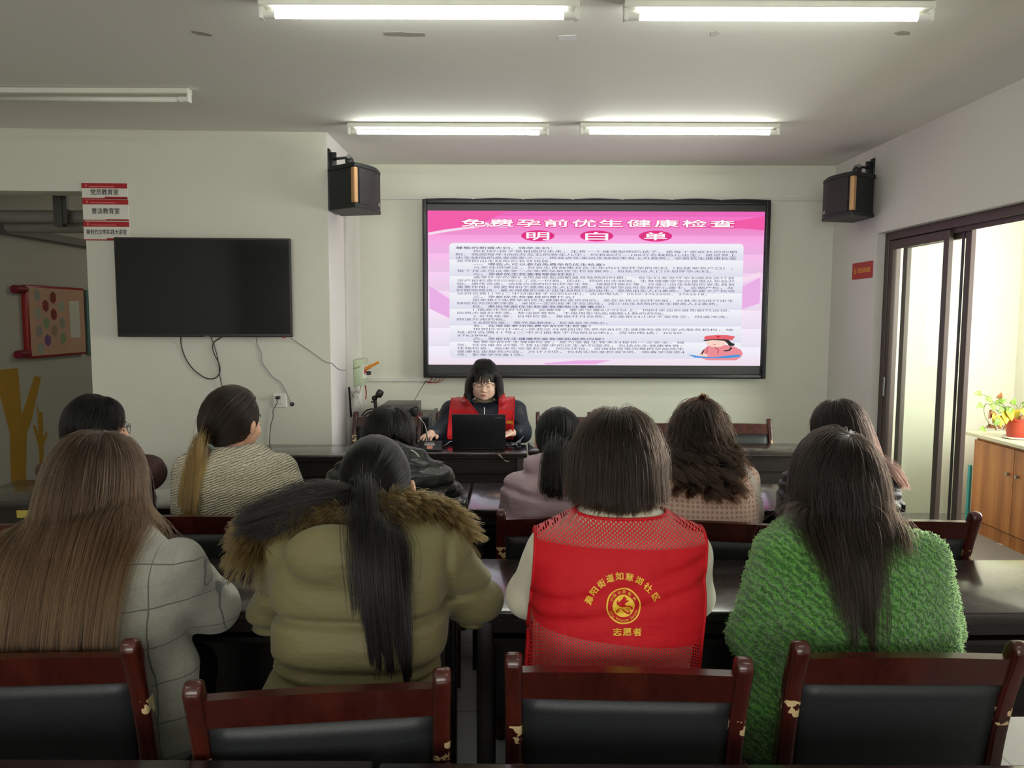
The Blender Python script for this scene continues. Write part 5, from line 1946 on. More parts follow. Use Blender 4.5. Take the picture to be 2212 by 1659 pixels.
def face_details(root, H):
    q = MB()
    for zz, r0_ in ((-0.0755, 0.0022), (-0.0800, 0.0028)):
        q.tube(spline([H.at(-0.022, 0.085, -0.0765), H.at(-0.011, 0.0940, zz - 0.0005), H.at(0, 0.0958, zz), H.at(0.011, 0.0940, zz - 0.0005), H.at(0.022, 0.085, -0.0765)], 5), [r0_ * (0.25 + 0.75 * math.sin(math.pi * i / 20)) for i in range(21)], 8)
    q.build('lips', m_lip, root, smooth=True)
    for s in (-1, 1):
        MB().tube(spline([H.at(s * 0.017, 0.086, -0.021), H.at(s * 0.025, 0.0895, -0.0255), H.at(s * 0.034, 0.0885, -0.0262), H.at(s * 0.045, 0.080, -0.0215)], 5), 0.0013, 6).build('eyelid_line', m_lash, root, smooth=True)
        MB().tube(spline([H.at(s * 0.016, 0.094, 0.006), H.at(s * 0.030, 0.0925, 0.012), H.at(s * 0.047, 0.080, 0.007)], 5), [0.0022] * 10 + [0.001], 6).build('eyebrow', m_lash, root, smooth=True)


m_lip = plain('lips', srgb(178, 96, 92), 0.4)
m_lash = plain('lash', (0.012, 0.010, 0.010), 0.6)


class Person:
    def __init__(s, label, group, head, rows, armL, armR, hipY, face=1, skin=None, vx=0.006, thigh=0.41, jacket=None, jname='jacket', trousers=None,
                 disp=None, extra=None, jvx=0.007, neck=None, shrink=0.022, n=2.5, hands=True, round_face=0.0, jk=0.035, hands_dir=None, extra_body=None, ear=0.0, legx=0.0):
        """head: (px, top py, Y, yaw, nod, tilt, scale); rows: (py, left px, right px, Y, half depth); arms: shoulder, elbow, wrist with radii"""
        hp, top, hy, yaw, nod, tilt, hk = head
        zt = W(hp, top, hy).z
        c = W(hp, top, hy); c.z = zt - 0.118 * hk
        s.H = Head(c, yaw, nod, tilt, hk)
        R = []
        for py, L, Rr, Y, tt in rows:
            a, b = W(L, py, Y), W(Rr, py, Y)
            R.append(((a.z + b.z) / 2, (a.x + b.x) / 2, Y, (b.x - a.x) / 2, tt))
        s.rows = R
        low = min(R)
        if low[0] > 0.50:
            R.append((0.492, low[1], hipY, min(low[3], 0.20), 0.125))
        s.cx = min(R)[1]
        s.root = empty('person', (s.cx, hipY, 0), 0, label, 'person', group)
        arms = [[(Vector(p), r) for p, r in arm] for arm in (armL, armR)]
        s.arms = arms
        allp = [np.array(p) for arm in arms for p, r in arm] + [s.H.c + 0.15, s.H.c - 0.15]
        for z, cx, cy, w, tt in R:
            allp += [np.array((cx - w, cy - tt, z)), np.array((cx + w, cy + tt, z))]
        lo, hi = np.min(allp, 0) - 0.10, np.max(allp, 0) + 0.10
        s.lo, s.hi = lo, hi
        # --- jacket
        j = Vol(lo, hi, jvx)
        j.prof(R, 0.03, n)
        for arm in arms:
            j.chain(arm, jk)
        nb = s.H.at(0, -0.035, -0.165) if neck is None else np.array(neck, float)
        s.nb = nb
        if extra: extra(s, j)
        s.smoothj = j.copy()
        if disp: j.displace(disp)
        s.j = j
        # --- body
        v = Vol(np.array((lo[0], min(lo[1], hipY - 0.15, hipY + face * 0.72), -0.02)), np.array((hi[0], max(hi[1], hipY + 0.15, hipY + face * 0.72), hi[2])), vx)
        head_vol(v, s.H, round_face, ear)
        v.prof([(z, cx, cy, max(w - 0.02, 0.03), max(tt - 0.02, 0.03)) for z, cx, cy, w, tt in R], 0.03, 2.4, -shrink + 0.02 - 0.004)
        v.cap(s.H.at(0, -0.018, -0.06), nb, 0.050, 0.054, 0.02)
        for i, arm in enumerate(arms):
            (a, ra), (b, rb), (w, rw) = arm[0], arm[-2], arm[-1]
            v.chain([(p, max(0.022, min(r * 0.62, 0.045))) for p, r in arm], 0.02)
            if hands:
                f = (w - b); f.z = -0.05 * abs(f.length)
                if hands_dir: f = Vector(hands_dir[i])
                hand_vol(v, w + f.normalized() * 0.035, f, (0, 0, 1), (1 if i == 0 else -1) * face)
        s.v = v
        ytn = thigh
        for sx in (-1, 1):
            hip = Vector((s.cx + legx + sx * 0.085, hipY, 0.562)); knee = Vector((s.cx + legx + sx * 0.10, hipY + face * ytn, 0.532))
            ank = Vector((s.cx + legx + sx * 0.095, hipY + face * (ytn + 0.02), 0.085)); toe = ank + Vector((0, face * 0.13, -0.050))
            v.chain([(hip, 0.075), (knee, 0.052), (ank, 0.036)], 0.02)
            v.cap(ank + Vector((0, -face * 0.03, -0.045)), toe, 0.030, 0.024, 0.02)
            s.legs = s.__dict__.get('legs', []) + [(hip, knee, ank, toe)]
        if extra_body: extra_body(s, v)
        s.body = link('body', v.mesh('body'), skin or m_skin, s.root)
        face_details(s.root, s.H)
        s.jacket = link(jname, j.mesh(jname), jacket, s.root)
        tz = Vol((s.cx - 0.32, min(hipY, hipY + face * ytn) - 0.25, 0.03), (s.cx + 0.32, max(hipY, hipY + face * ytn) + 0.25, 0.75), 0.009)
        for hip, knee, ank, toe in s.legs:
            tz.chain([(hip, 0.090), (knee, 0.066), (ank + Vector((0, 0, 0.03)), 0.058)], 0.03)
        tz.ell((s.cx, hipY, 0.565), (0.175, 0.12, 0.085), None, 0.04)
        link('trousers', tz.mesh('trousers'), trousers or m_trouser, s.root)
        for hip, knee, ank, toe in s.legs:
            sv = Vol((ank.x - 0.09, min(ank.y, toe.y) - 0.14, -0.03), (ank.x + 0.09, max(ank.y, toe.y) + 0.14, 0.16), 0.006)
            sv.cap(ank + Vector((0, -face * 0.03, -0.042)), toe + Vector((0, 0, 0.002)), 0.041, 0.034, 0.02)
            sv.cap(ank + Vector((0, -face * 0.005, 0.0)), ank + Vector((0, -face * 0.005, -0.04)), 0.042, 0.042, 0.02)
            sv.cut(lambda X, Y, Z: 0.001 - Z + 0 * X + 0 * Y)
            link('shoe', sv.mesh('shoe'), m_shoe, s.root)

    def hair(s, P, hmat, base, r0=0.0006, r1=0.0004, every=14, mass_r=0, shrink=0.002, cap=True, name='hair', vx=0.008):
        o, hv = hair_mass(name, P, every, mass_r, 0, base, s.root, s.H, vx, shrink, cap)
        c = make_curves('hair_strands', P, r0, r1, hmat, o)
        return o

    def add(s, name, mb, mat, parent=None, **kw):
        return mb.build(name, mat, parent or s.root, **kw)


def trim(P, zend):
    n, m, _ = P.shape
    out = P.copy()
    below = P[:, :, 2] < zend[:, None]
    idx = np.where(below.any(1), below.argmax(1), m - 1)
    for k in range(n):
        i = max(idx[k], 3)
        if i < m - 1:
            t = np.linspace(0, i, m)
            a = np.floor(t).astype(int); b = np.minimum(a + 1, m - 1); f = (t - a)[:, None]
            out[k] = P[k, a] * (1 - f) + P[k, b] * f
    return out


def wrinkle(amp, sc, amp2=0.0, sc2=(30, 30, 30)):
    def f(p):
        d = amp * vnoise(p, sc)
        if amp2:
            d = d + amp2 * vnoise(p + 3.1, sc2)
        return d
    return f


def grooves(zs, depth, width, slant=0.0, cx=0.0, noise=0.006):
    def f(p):
        d = 0
        nz = vnoise(p, (5, 5, 3)) * noise
        for z in zs:
            d = d + depth * np.exp(-((p[:, 2] - z + nz + slant * (p[:, 0] - cx)) / width) ** 2)
        return d
    return f


def both(*fs):
    return lambda p: sum(f(p) for f in fs)


def hbase(name, c, rough=0.5):
    t = NT(name)
    o = t.obj()
    n = t.noise(t.map(o, (220, 220, 8)), 1.0, 3)
    t.P(color=t.mix(n, tuple(v * 0.5 for v in c[:3]) + (1,), tuple(min(1, v * 1.1) for v in c[:3]) + (1,)), rough=rough, spec=0.3, normal=t.bump(n, 0.5, 0.003))
    return t.m


black0, black1 = (0.0030, 0.0028, 0.0028), (0.0045, 0.0040, 0.0038)
m_h_black = hair_mat('black_hair', black0, black1, rough=0.28, var=0.5)
m_b_black = hbase('black_hair_mass', (0.010, 0.009, 0.009))
m_h_dark = hair_mat('dark_brown_hair', (0.0050, 0.0034, 0.0026), (0.0115, 0.0070, 0.0045), 0.1, 0.8, var=0.5)
m_b_dark = hbase('dark_brown_mass', (0.018, 0.012, 0.009))
m_h_brown = hair_mat('brown_hair', (0.022, 0.0130, 0.0080), (0.075, 0.039, 0.018), 0.05, 0.85, var=0.55, streak=(0.16, 0.088, 0.030))
m_b_brown = hbase('brown_hair_mass', (0.065, 0.040, 0.025))
m_h_bob = hair_mat('bob_hair', (0.0075, 0.0048, 0.0035), (0.017, 0.0100, 0.0065), 0.1, 0.8, var=0.5)
m_h_blond = hair_mat('dyed_hair', (0.012, 0.0072, 0.0048), (0.24, 0.13, 0.035), 0.46, 0.68, var=0.45)
m_b_blond = hbase('dyed_hair_mass', (0.25, 0.14, 0.05))
m_h_curl = hair_mat('curly_hair', (0.0065, 0.0036, 0.0024), (0.022, 0.0100, 0.0048), 0.1, 0.9, var=0.6)
m_b_curl = hbase('curly_hair_mass', (0.022, 0.014, 0.010))
m_h_red = hair_mat('reddish_hair', (0.0050, 0.0032, 0.0026), (0.0125, 0.0042, 0.0028), 0.3, 1.0, var=0.5)

GA, GB = 'people seated in the middle row', 'people seated nearest the photographer'


def surf(H, u, k=1.02):
    return H.hc + ((u * k) * H.rad) @ H.R.T


def tangent_from(H, u, whorl):
    tg = u - whorl
    tg -= u * (tg * u).sum(1, keepdims=True)
    tg /= np.linalg.norm(tg, axis=1, keepdims=True) + 1e-6
    return tg @ H.R.T


def flyaways(P, rng, frac=0.03, amp=0.011):
    n, m, _ = P.shape
    k = rng.choice(n, int(n * frac), replace=False)
    u = np.linspace(0, 1, m)[None, :, None]
    P[k] += rng.normal(0, amp, (len(k), 1, 3)) * np.sin(u * math.pi * 0.8)
    return P


def unit(*v):
    v = np.array(v, float)
    return v / np.linalg.norm(v)


def long_hair(p, n, length, steps, whorl=(0.1, -0.25, 0.95), zend=None, spread=0.0, stiff=0.72, grav=0.34, flow=0.5, seed=1, cl=130, clam=0.65, wind=(0, 0, 0),
              off=(0.05, 0.17), offv=(0.004, 0.020), back=0.45, spread_c=None, vols=None, jitter=0.03, hairline=0.35, lat=0.75):
    rng = np.random.default_rng(seed)
    u = scalp(n, rng, back, hairline=hairline)
    w = unit(*whorl)
    L = length[0] + (length[1] - length[0]) * rng.random(len(u))
    P = fall(p.H, surf(p.H, u, 1.02), tangent_from(p.H, u, w) + 0.3 * (u @ p.H.R.T), L, steps, vols or [p.smoothj], rng, stiff, grav, flow, w, spread, wind, off, offv, jitter, spread_c, lat)
    if zend is not None:
        z0, dz = zend
        P = trim(P, z0 + dz * rng.normal(0, 1, len(u)))
    P = clump(smooth_strands(P, 8), rng, cl, amount=clam)
    return flyaways(P, rng)


def ponytail(p, n, tie_local, tail_len, tail_dir, seed=1, m1=14, m2=22, lift=(0.04, 0.10), spread=0.0, tie_r=0.014, stiff=0.8, grav=0.3, cl=60, clam=0.6, zend=None,
             wind=(0, 0, 0), dirs=None, low=-0.8, offv=(0.006, 0.03), splay=0.25, back=0.45, jitter=0.05, hairline=0.5):
    rng = np.random.default_rng(seed)
    H = p.H
    u = scalp(n, rng, back, low, hairline)
    tie_l = np.array(tie_local, float)
    tie_p = H.hc + (tie_l * H.rad) @ H.R.T
    A = pulled(H, u, tie_l, m1, lift, rng, tie_p, tie_r)
    nn = len(u)
    L = tail_len[0] + (tail_len[1] - tail_len[0]) * rng.random(nn)
    if dirs is None:
        d0 = np.array(tail_dir, float)[None] + rng.normal(0, splay, (nn, 3))
        wv = np.array(wind, float)
    else:
        pick = rng.choice(len(dirs), nn, p=[d[2] for d in dirs])
        d0 = np.array([dirs[i][0] for i in pick], float) + rng.normal(0, splay, (nn, 3))
        wv = np.array([dirs[i][1] for i in pick], float)
        L = L * np.array([dirs[i][3] for i in pick])
    Tt = np.empty((nn, m2, 3))
    # wind may differ per strand
    q = A[:, -1]
    v = d0 / np.linalg.norm(d0, axis=1, keepdims=True)
    Tt[:, 0] = q
    h = (L / (m2 - 1))[:, None]
    ov = offv[0] + (offv[1] - offv[0]) * rng.random(nn)
    oh = 0.10 + 0.12 * rng.random(nn)
    cx = tie_p[0]
    for k in range(1, m2):
        a = v * stiff + np.array((0, 0, -grav)) + wv + rng.normal(0, jitter, v.shape)
        if spread: a[:, 0] += spread * (q[:, 0] - cx)
        a[:, 0] = a[:, 0] * 0.62
        a /= np.linalg.norm(a, axis=1, keepdims=True)
        qn = push_out(q + a * h, H, [p.smoothj], oh, ov)
        v = qn - q; v /= np.linalg.norm(v, axis=1, keepdims=True) + 1e-9
        q = qn
        Tt[:, k] = q
    if zend is not None:
        Tt = trim(Tt, zend[0] + zend[1] * rng.normal(0, 1, nn))
    Tt = clump(smooth_strands(Tt, 4), rng, cl, amount=clam)
    P = np.concatenate([A, Tt[:, 1:]], 1)
    return flyaways(P, rng, 0.03, 0.004), tie_p


def band(p, name, tie_p, axis, R, r, mat):
    axis = Vector(axis).normalized()
    x = axis.orthogonal().normalized(); y = axis.cross(x)
    pts = [Vector(tie_p) + (x * math.cos(a) + y * math.sin(a)) * R for a in np.linspace(0, 2 * math.pi, 20, endpoint=False)]
    return MB().tube(pts, r, 10, closed=True).build(name, mat, p.root, smooth=True)


def glasses(p, mat_rim, top_mat=None, rx=0.024, rz=0.020, y=0.108, ez=-0.017):
    H = p.H
    m = MB()
    mt = MB()
    for s in (-1, 1):
        c = [H.at(s * 0.034 + rx * math.cos(a), y - 0.012 * abs(math.cos(a)) * 0.3, ez + rz * math.sin(a)) for a in np.linspace(0, 2 * math.pi, 28, endpoint=False)]
        m.tube(c, 0.0011, 6, closed=True)
        if top_mat:
            mt.tube([H.at(s * 0.034 + rx * 1.03 * math.cos(a), y + 0.0005, ez + rz * 1.05 * math.sin(a)) for a in np.linspace(math.radians(12), math.radians(168), 16)], 0.0021, 6)
            mt.tube([H.at(s * (0.034 + rx), y, ez + 0.008), H.at(s * (0.034 + rx + 0.010), y - 0.004, ez + 0.012)], [0.0025, 0.003], 6)
        m.tube(spline([H.at(s * (0.034 + rx + 0.006), y - 0.003, ez + 0.010), H.at(s * 0.077, 0.06, ez + 0.012), H.at(s * 0.080, -0.005, ez + 0.012)], 4), 0.0014, 6)
    m.tube(spline([H.at(-0.011, y, ez + 0.006), H.at(0, y + 0.004, ez + 0.009), H.at(0.011, y, ez + 0.006)], 4), 0.0012, 6)
    g = m.build('glasses', mat_rim, p.root, smooth=True)
    if top_mat:
        mt.build('brow_bar', top_mat, g, smooth=True)
    return g


m_wire = plain('dark_wire_rim', (0.02, 0.018, 0.017), 0.3, 0.6)
m_silver = plain('silver_rim', (0.45, 0.42, 0.40), 0.25, 0.9)
TW = 0.790                                            # wrist height on a table top

# ------------------------------------------------------------------ nearest row
# woman in the grey checked coat
p = Person('woman with very long brown hair in a grey checked coat', GB, (212, 926, 1.95, -4, 2, 0, 1.05),
           [(1108, 150, 268, 1.89, .07), (1142, 95, 310, 1.875, .095), (1175, 40, 352, 1.86, .115), (1215, 5, 392, 1.845, .125), (1300, -20, 398, 1.84, .13), (1400, -15, 392, 1.84, .13),
            (1500, -10, 375, 1.845, .125), (1615, -5, 375, 1.85, .125)],
           [(W(30, 1225, 1.83), .062), (W(-30, 1340, 1.92), .06), (B(70, 2.19, .80), .042)],
           [(W(382, 1222, 1.83), .066), (W(462, 1312, 1.95), .060), (B(395, 2.20, .80), .045)], 1.85,
           jacket=m_check, jname='coat', disp=both(wrinkle(0.006, (9, 9, 7), 0.0025, (22, 22, 16))),
           extra=lambda s, j: (j.cap(W(395, 1205, 1.80), W(418, 1232, 1.83), .045, .04, .03), j.chain([(W(386, 1440, 1.85), .05), (W(376, 1540, 1.85), .052), (W(375, 1600, 1.85), .052)], .05)))
P = long_hair(p, 20000, (0.86, 1.02), 52, (0.15, 0.05, 0.98), (W(120, 1400, 1.70).z, 0.040), spread=0.04, lat=0.55, wind=(0, -0.11, 0), seed=3, cl=220, clam=0.6, off=(0.06, 0.22), offv=(0.006, 0.040), spread_c=p.H.hc[0] + 0.06)
p.hair(P, m_h_brown, m_b_brown, 0.00048, 0.00034, every=16, mass_r=0)

# woman in the olive parka
pk = Person('woman with a black ponytail in an olive parka with brown fur on the hood', GB, (812, 938, 1.95, 0, 3, 0, 1.06),
            [(1092, 735, 885, 1.89, .085), (1125, 660, 950, 1.86, .115), (1165, 610, 972, 1.84, .14), (1210, 596, 976, 1.82, .155), (1270, 592, 974, 1.81, .16), (1340, 598, 968, 1.79, .155),
             (1400, 594, 966, 1.78, .15), (1445, 596, 955, 1.77, .145), (1490, 575, 952, 1.765, .145), (1600, 560, 960, 1.76, .14)],
            [(W(628, 1195, 1.84), .072), (W(592, 1325, 1.95), .064), (B(690, 2.20, .812), .05)],
            [(W(945, 1195, 1.84), .078), (W(1022, 1295, 1.96), .070), (B(930, 2.22, .812), .05)], 1.775,
            ear=0.012, legx=-0.05, jacket=m_olive, jname='parka', n=2.8,
            disp=both(wrinkle(0.006, (5, 5, 16), 0.003, (12, 12, 30)), grooves([W(780, 1338, 1.7).z, W(780, 1436, 1.7).z, W(780, 1465, 1.7).z], 0.016, 0.011, 0.0, -0.3, 0.012), lambda p: 0.010 * np.exp(-((p[:, 0] - W(962, 1250, 1.7).x) / 0.010) ** 2) * (p[:, 2] > W(780, 1345, 1.7).z)),
            extra=lambda s, j: j.ell(W(722, 1200, 1.69), (.115, .055, .072), None, .02))
p = pk
fur_path = [(549, 1205, 1.80), (552, 1150, 1.82), (590, 1112, 1.84), (650, 1104, 1.82), (715, 1120, 1.79), (770, 1128, 1.77), (820, 1108, 1.79), (868, 1092, 1.84), (925, 1098, 1.86), (972, 1124, 1.87), (992, 1168, 1.88)]
fp = spline([W(*q) for q in fur_path], 6)
m_furb = plain('fur_base', (0.055, 0.036, 0.014), 0.9, var=0.3, vs=30)
fur_o = MB().tube(fp, [0.022 + 0.014 * math.sin(math.pi * min(1, max(0.0, i / (len(fp) - 1)))) ** 0.5 for i in range(len(fp))], 14).build('fur_trim', m_furb, p.root, smooth=True)
rng = np.random.default_rng(21)
nf, mf = 9000, 9
fa = np.array([list(q) for q in fp])
ti = rng.random(nf) * (len(fp) - 1.001)
i0 = ti.astype(int)
cc = fa[i0] + (fa[np.minimum(i0 + 1, len(fa) - 1)] - fa[i0]) * (ti - i0)[:, None]
tg = fa[np.minimum(i0 + 1, len(fa) - 1)] - fa[i0]; tg /= np.linalg.norm(tg, axis=1, keepdims=True)
nr = rng.normal(0, 1, (nf, 3)); nr -= tg * (nr * tg).sum(1, keepdims=True); nr /= np.linalg.norm(nr, axis=1, keepdims=True)
nr[:, 1] = -np.abs(nr[:, 1]) * (rng.random(nf) < 0.8) + nr[:, 1] * (rng.random(nf) < 0.3)
nr /= np.linalg.norm(nr, axis=1, keepdims=True) + 1e-6
lat = (cc[:, 0] - p.cx)[:, None] * np.array((1.0, 0, 0)) * 2.2
dirn = nr * 0.75 + lat + np.array((0, -0.25, -0.25)) + 0.35 * vnoise(cc, (14, 14, 14))[:, None] * tg + rng.normal(0, 0.14, (nf, 3))
dirn /= np.linalg.norm(dirn, axis=1, keepdims=True)
Ls = 0.032 + 0.032 * rng.random(nf)
u_ = np.linspace(0, 1, mf)
Pf = (cc + nr * 0.024)[:, None] + dirn[:, None] * (Ls[:, None] * u_)[:, :, None] + np.array((0, 0, -1))[None, None] * (0.35 * Ls[:, None] * u_ ** 2)[:, :, None]
Pf = clump(Pf, rng, 700, amount=0.7)
m_fur = hair_mat('fur', (0.016, 0.010, 0.004), (0.10, 0.062, 0.018), 0.1, 0.8, 0.4, 0.5, streak=(0.012, 0.008, 0.005))
make_curves('fur_strands', Pf, 0.0007, 0.0003, m_fur, fur_o)
P, tp = ponytail(p, 10500, (-0.10, -1.04, -0.22), (0.40, 0.54), (0.1, -0.7, -0.4), seed=5, m1=16, m2=30, tie_r=0.016, offv=(0.006, 0.050), low=-0.72, back=0.25,
                 dirs=[((0.10, -0.55, -0.8), (0.085, -0.0, 0), 0.80, 1.0), ((-0.85, -0.30, -0.45), (-0.62, 0, 0.16), 0.18, 0.60), ((-0.25, -0.5, -0.7), (0.02, 0, 0), 0.02, 0.75)], splay=0.045, jitter=0.02, cl=70, clam=0.6, lift=(0.03, 0.09), grav=0.20)
p.hair(P, m_h_black, m_b_black, 0.00046, 0.00032, every=14, mass_r=0)
band(p, 'hair_tie', tp + np.array((0, -0.012, -0.002)), (0.05, -0.8, -0.35), 0.026, 0.008, m_black)

# woman in the red volunteer vest
p = Person('woman with a brown bob wearing a red volunteer vest with yellow lettering', GB, (1334, 889, 1.95, 0, 2, 0, 1.06),
           [(1082, 1290, 1392, 1.88, .065), (1112, 1225, 1452, 1.86, .095), (1140, 1180, 1495, 1.845, .115), (1180, 1160, 1512, 1.83, .125), (1250, 1156, 1514, 1.815, .135), (1330, 1156, 1512, 1.81, .135), (1420, 1150, 1500, 1.805, .13), (1500, 1150, 1500, 1.81, .125)],
           [(W(1188, 1190, 1.83), .056), (W(1142, 1285, 1.93), .053), (B(1212, 2.20, .80), .042)],
           [(W(1488, 1195, 1.83), .056), (W(1495, 1290, 1.93), .050), (B(1430, 2.20, .80), .042)], 1.815,
           jacket=m_cream, jname='sweater', disp=both(wrinkle(0.002, (10, 10, 12), 0.001, (26, 26, 26)), lambda p: 0.010 * ((p[:, 0] > W(1168, 1250, 1.8).x) & (p[:, 0] < W(1510, 1250, 1.8).x) & (p[:, 2] < W(1335, 1120, 1.85).z))),
           extra=lambda s, j: j.cap(W(1335, 1072, 1.885), W(1335, 1105, 1.865), .064, .075, .02))
vest_p = p


def vest_shell(p, grow, disp, planes, znet, zhem, ztop, zbot, front_gap=None, letters=None):
    v = p.smoothj.copy()
    v.d -= grow
    if disp: v.displace(disp)
    me = v.mesh('vest', 2)
    bm = bmesh.new(); bm.from_mesh(me)
    bpy.data.meshes.remove(me)

    def cutp(co, no, clear=True):
        bmesh.ops.bisect_plane(bm, geom=bm.verts[:] + bm.edges[:] + bm.faces[:], dist=1e-6, plane_co=co, plane_no=no, clear_outer=clear, clear_inner=False)
    for co, no in planes:
        cutp(co, no)
    comp, left = [], set(bm.verts)                    # keep the trunk, drop what is left of the sleeves
    while left:
        st = [left.pop()]; cur = list(st)
        while st:
            q = st.pop()
            for e in q.link_edges:
                w_ = e.other_vert(q)
                if w_ in left:
                    left.remove(w_); st.append(w_); cur.append(w_)
        comp.append(cur)
    comp.sort(key=len)
    bmesh.ops.delete(bm, geom=[q for c_ in comp[:-1] for q in c_], context='VERTS')
    cutp((0, 0, ztop), (0, 0, 1)); cutp((0, 0, zbot), (0, 0, -1))
    if front_gap:
        for co, no in front_gap['cuts']:
            cutp(co, no, False)
        bmesh.ops.delete(bm, geom=[f for f in bm.faces if front_gap['drop'](f.calc_center_median())], context='FACES')
    for co, no in (znet, zhem):
        if co is not None:
            cutp(co, no, False)

    def side(f, pl):
        return (f.calc_center_median() - Vector(pl[0])).dot(Vector(pl[1])) > 0
    groups = {'vest': [], 'net_yoke': [], 'net_hem': []}
    for f in bm.faces:
        if znet[0] is not None and side(f, znet): groups['net_yoke'].append(f.index)
        elif zhem[0] is not None and side(f, zhem): groups['net_hem'].append(f.index)
        else: groups['vest'].append(f.index)
    bm.faces.ensure_lookup_table()
    edges = [tuple(tuple(q.co) for q in e.verts) for e in bm.edges if len(e.link_faces) == 1]
    out = {}
    for nm, ids in groups.items():
        if not ids: continue
        ids = set(ids)
        b2 = bm.copy()
        b2.faces.ensure_lookup_table()
        bmesh.ops.delete(b2, geom=[f for f in b2.faces if f.index not in ids], context='FACES')
        m2 = bpy.data.meshes.new(nm)
        b2.to_mesh(m2); b2.free()
        out[nm] = m2
    # piping along the free edges
    tb = MB()
    import collections
    nb = collections.defaultdict(list)
    key = lambda c: (round(c[0], 5), round(c[1], 5), round(c[2], 5))
    for a, b in edges:
        nb[key(a)].append(key(b)); nb[key(b)].append(key(a))
    seen = set()
    for st in list(nb):
        if st in seen: continue
        pth, cur, prev = [st], st, None
        seen.add(st)
        while True:
            nx = [q for q in nb[cur] if q != prev and q not in seen]
            if not nx: break
            prev, cur = cur, nx[0]
            seen.add(cur); pth.append(cur)
        if len(pth) > 12:
            pp = [Vector(q) for q in pth[::3]]
            if max((pp[i + 1] - pp[i]).length for i in range(len(pp) - 1)) > 0.03: continue
            for _ in range(2):
                pp = [pp[0]] + [(pp[i - 1] + pp[i] * 2 + pp[i + 1]) / 4 for i in range(1, len(pp) - 1)] + [pp[-1]]
            tb.tube(pp, 0.0042, 6)
    bm.free()
    vo = link('vest', out['vest'], m_vest, p.root, True)
    for nm in ('net_yoke', 'net_hem'):
        if nm in out:
            link(nm, out[nm], m_net, vo, True)
    tb.build('vest_trim', m_vest, vo, smooth=True)
    return vo, v


def wx(px, py, Y): return W(px, py, Y)


yk = W(1335, 1190, 1.70)
hm = W(1335, 1395, 1.66)
a0, a1 = W(1157, 1150, 1.80), W(1146, 1320, 1.78)
b0, b1 = W(1520, 1170, 1.80), W(1512, 1300, 1.78)


def plane2(a, b, out):
    d = (b - a); nrm = Vector((d.z, 0, -d.x)).normalized()
    if nrm.x * out < 0: nrm = -nrm
    return tuple(a), tuple(nrm)


vdisp = both(lambda p: sum(0.0022 * np.exp(-((p[:, 0] - W(x_, 1250, 1.68).x) / 0.005) ** 2) for x_ in (1229, 1352, 1450)), wrinkle(0.004, (4, 4, 14), 0.002, (14, 14, 30)), grooves([W(1335, 1300, 1.67).z, W(1335, 1345, 1.67).z], 0.007, 0.012, -0.25, p.cx - 0.1, 0.02))
vo, vv = vest_shell(p, 0.008, vdisp, [plane2(a0, a1, -1), plane2(b0, b1, 1), ((0, 2.03, 0), (0, 1, 0))], (tuple(yk), (0.02, 0, 1)), (tuple(hm), (-0.10, 0, -1)), W(1335, 1103, 1.86).z, 0.52)
# yellow print on the back, laid onto the cloth
m_yel = plain('yellow_print', srgb(236, 190, 52), 0.55)


def on_cloth(o, vol, y0, lift=0.0016):
    """moves the letters forward until they lie on the cloth"""
    me = o.data
    Mi = _M[o]
    n = len(me.vertices)
    c = np.empty(n * 3); me.vertices.foreach_get('co', c); c = c.reshape(-1, 3) + np.array(Mi.translation)
    y = np.full(n, y0)
    for _ in range(60):
        q = np.stack([c[:, 0], y, c[:, 2]], 1)
        d = vol.sample(q)
        y = np.where(d > 0.0, y + np.clip(d * 0.6, 0.0004, 0.02), y)
    c[:, 1] = y - lift
    c -= np.array(Mi.translation)
    me.vertices.foreach_set('co', c.ravel())
    me.update()


YP = 1.675
sc_ = (W(1400, 1300, YP).x - W(1300, 1300, YP).x) / 100.0
lc = W(1347, 1310, YP)
# zoomed picture of the print: 8.296 px per photo pixel, centre of the emblem at (1050, 888)
def pz(x, y): return ((x - 1050) / 8.296 * sc_, (888 - y) / 8.296 * sc_)


L = Letters()
org, rx, up = (lc.x, YP - 0.08, lc.z), (1, 0, 0), (0, 0, 1)
arc = [('滁', 437, 800, 66), ('阳', 522, 632, 52), ('街', 655, 500, 33), ('道', 812, 408, 14), ('如', 985, 370, 0), ('意', 1166, 385, -10), ('湖', 1342, 450, -27), ('社', 1500, 570, -42), ('区', 1635, 732, -58)]
for ch, x, y, a in arc:
    ax, az = pz(x, y)
    h = 140 / 8.296 * sc_
    a = math.radians(a)
    L.add(ch, org, rx, up, ax + math.sin(a) * h * 0.38, az - math.cos(a) * h * 0.38, h, h * 0.98, 0.020, True, a)
lo_ = L.build('back_lettering', m_yel, vo)
on_cloth(lo_, vv, YP - 0.06)
L = Letters()
for ch, x in zip('志愿者', (938, 1118, 1294)):
    ax, az = pz(x, 1335)
    h = 150 / 8.296 * sc_
    L.add(ch, org, rx, up, ax, az - h * 0.38, h, h * 1.0, 0.022, True, math.radians(2))
lo_ = L.build('back_lettering', m_yel, vo)
on_cloth(lo_, vv, YP - 0.06)
L = Letters()
R1, R2, R3 = 312 / 8.296 * sc_, 286 / 8.296 * sc_, 200 / 8.296 * sc_
N_ = 72
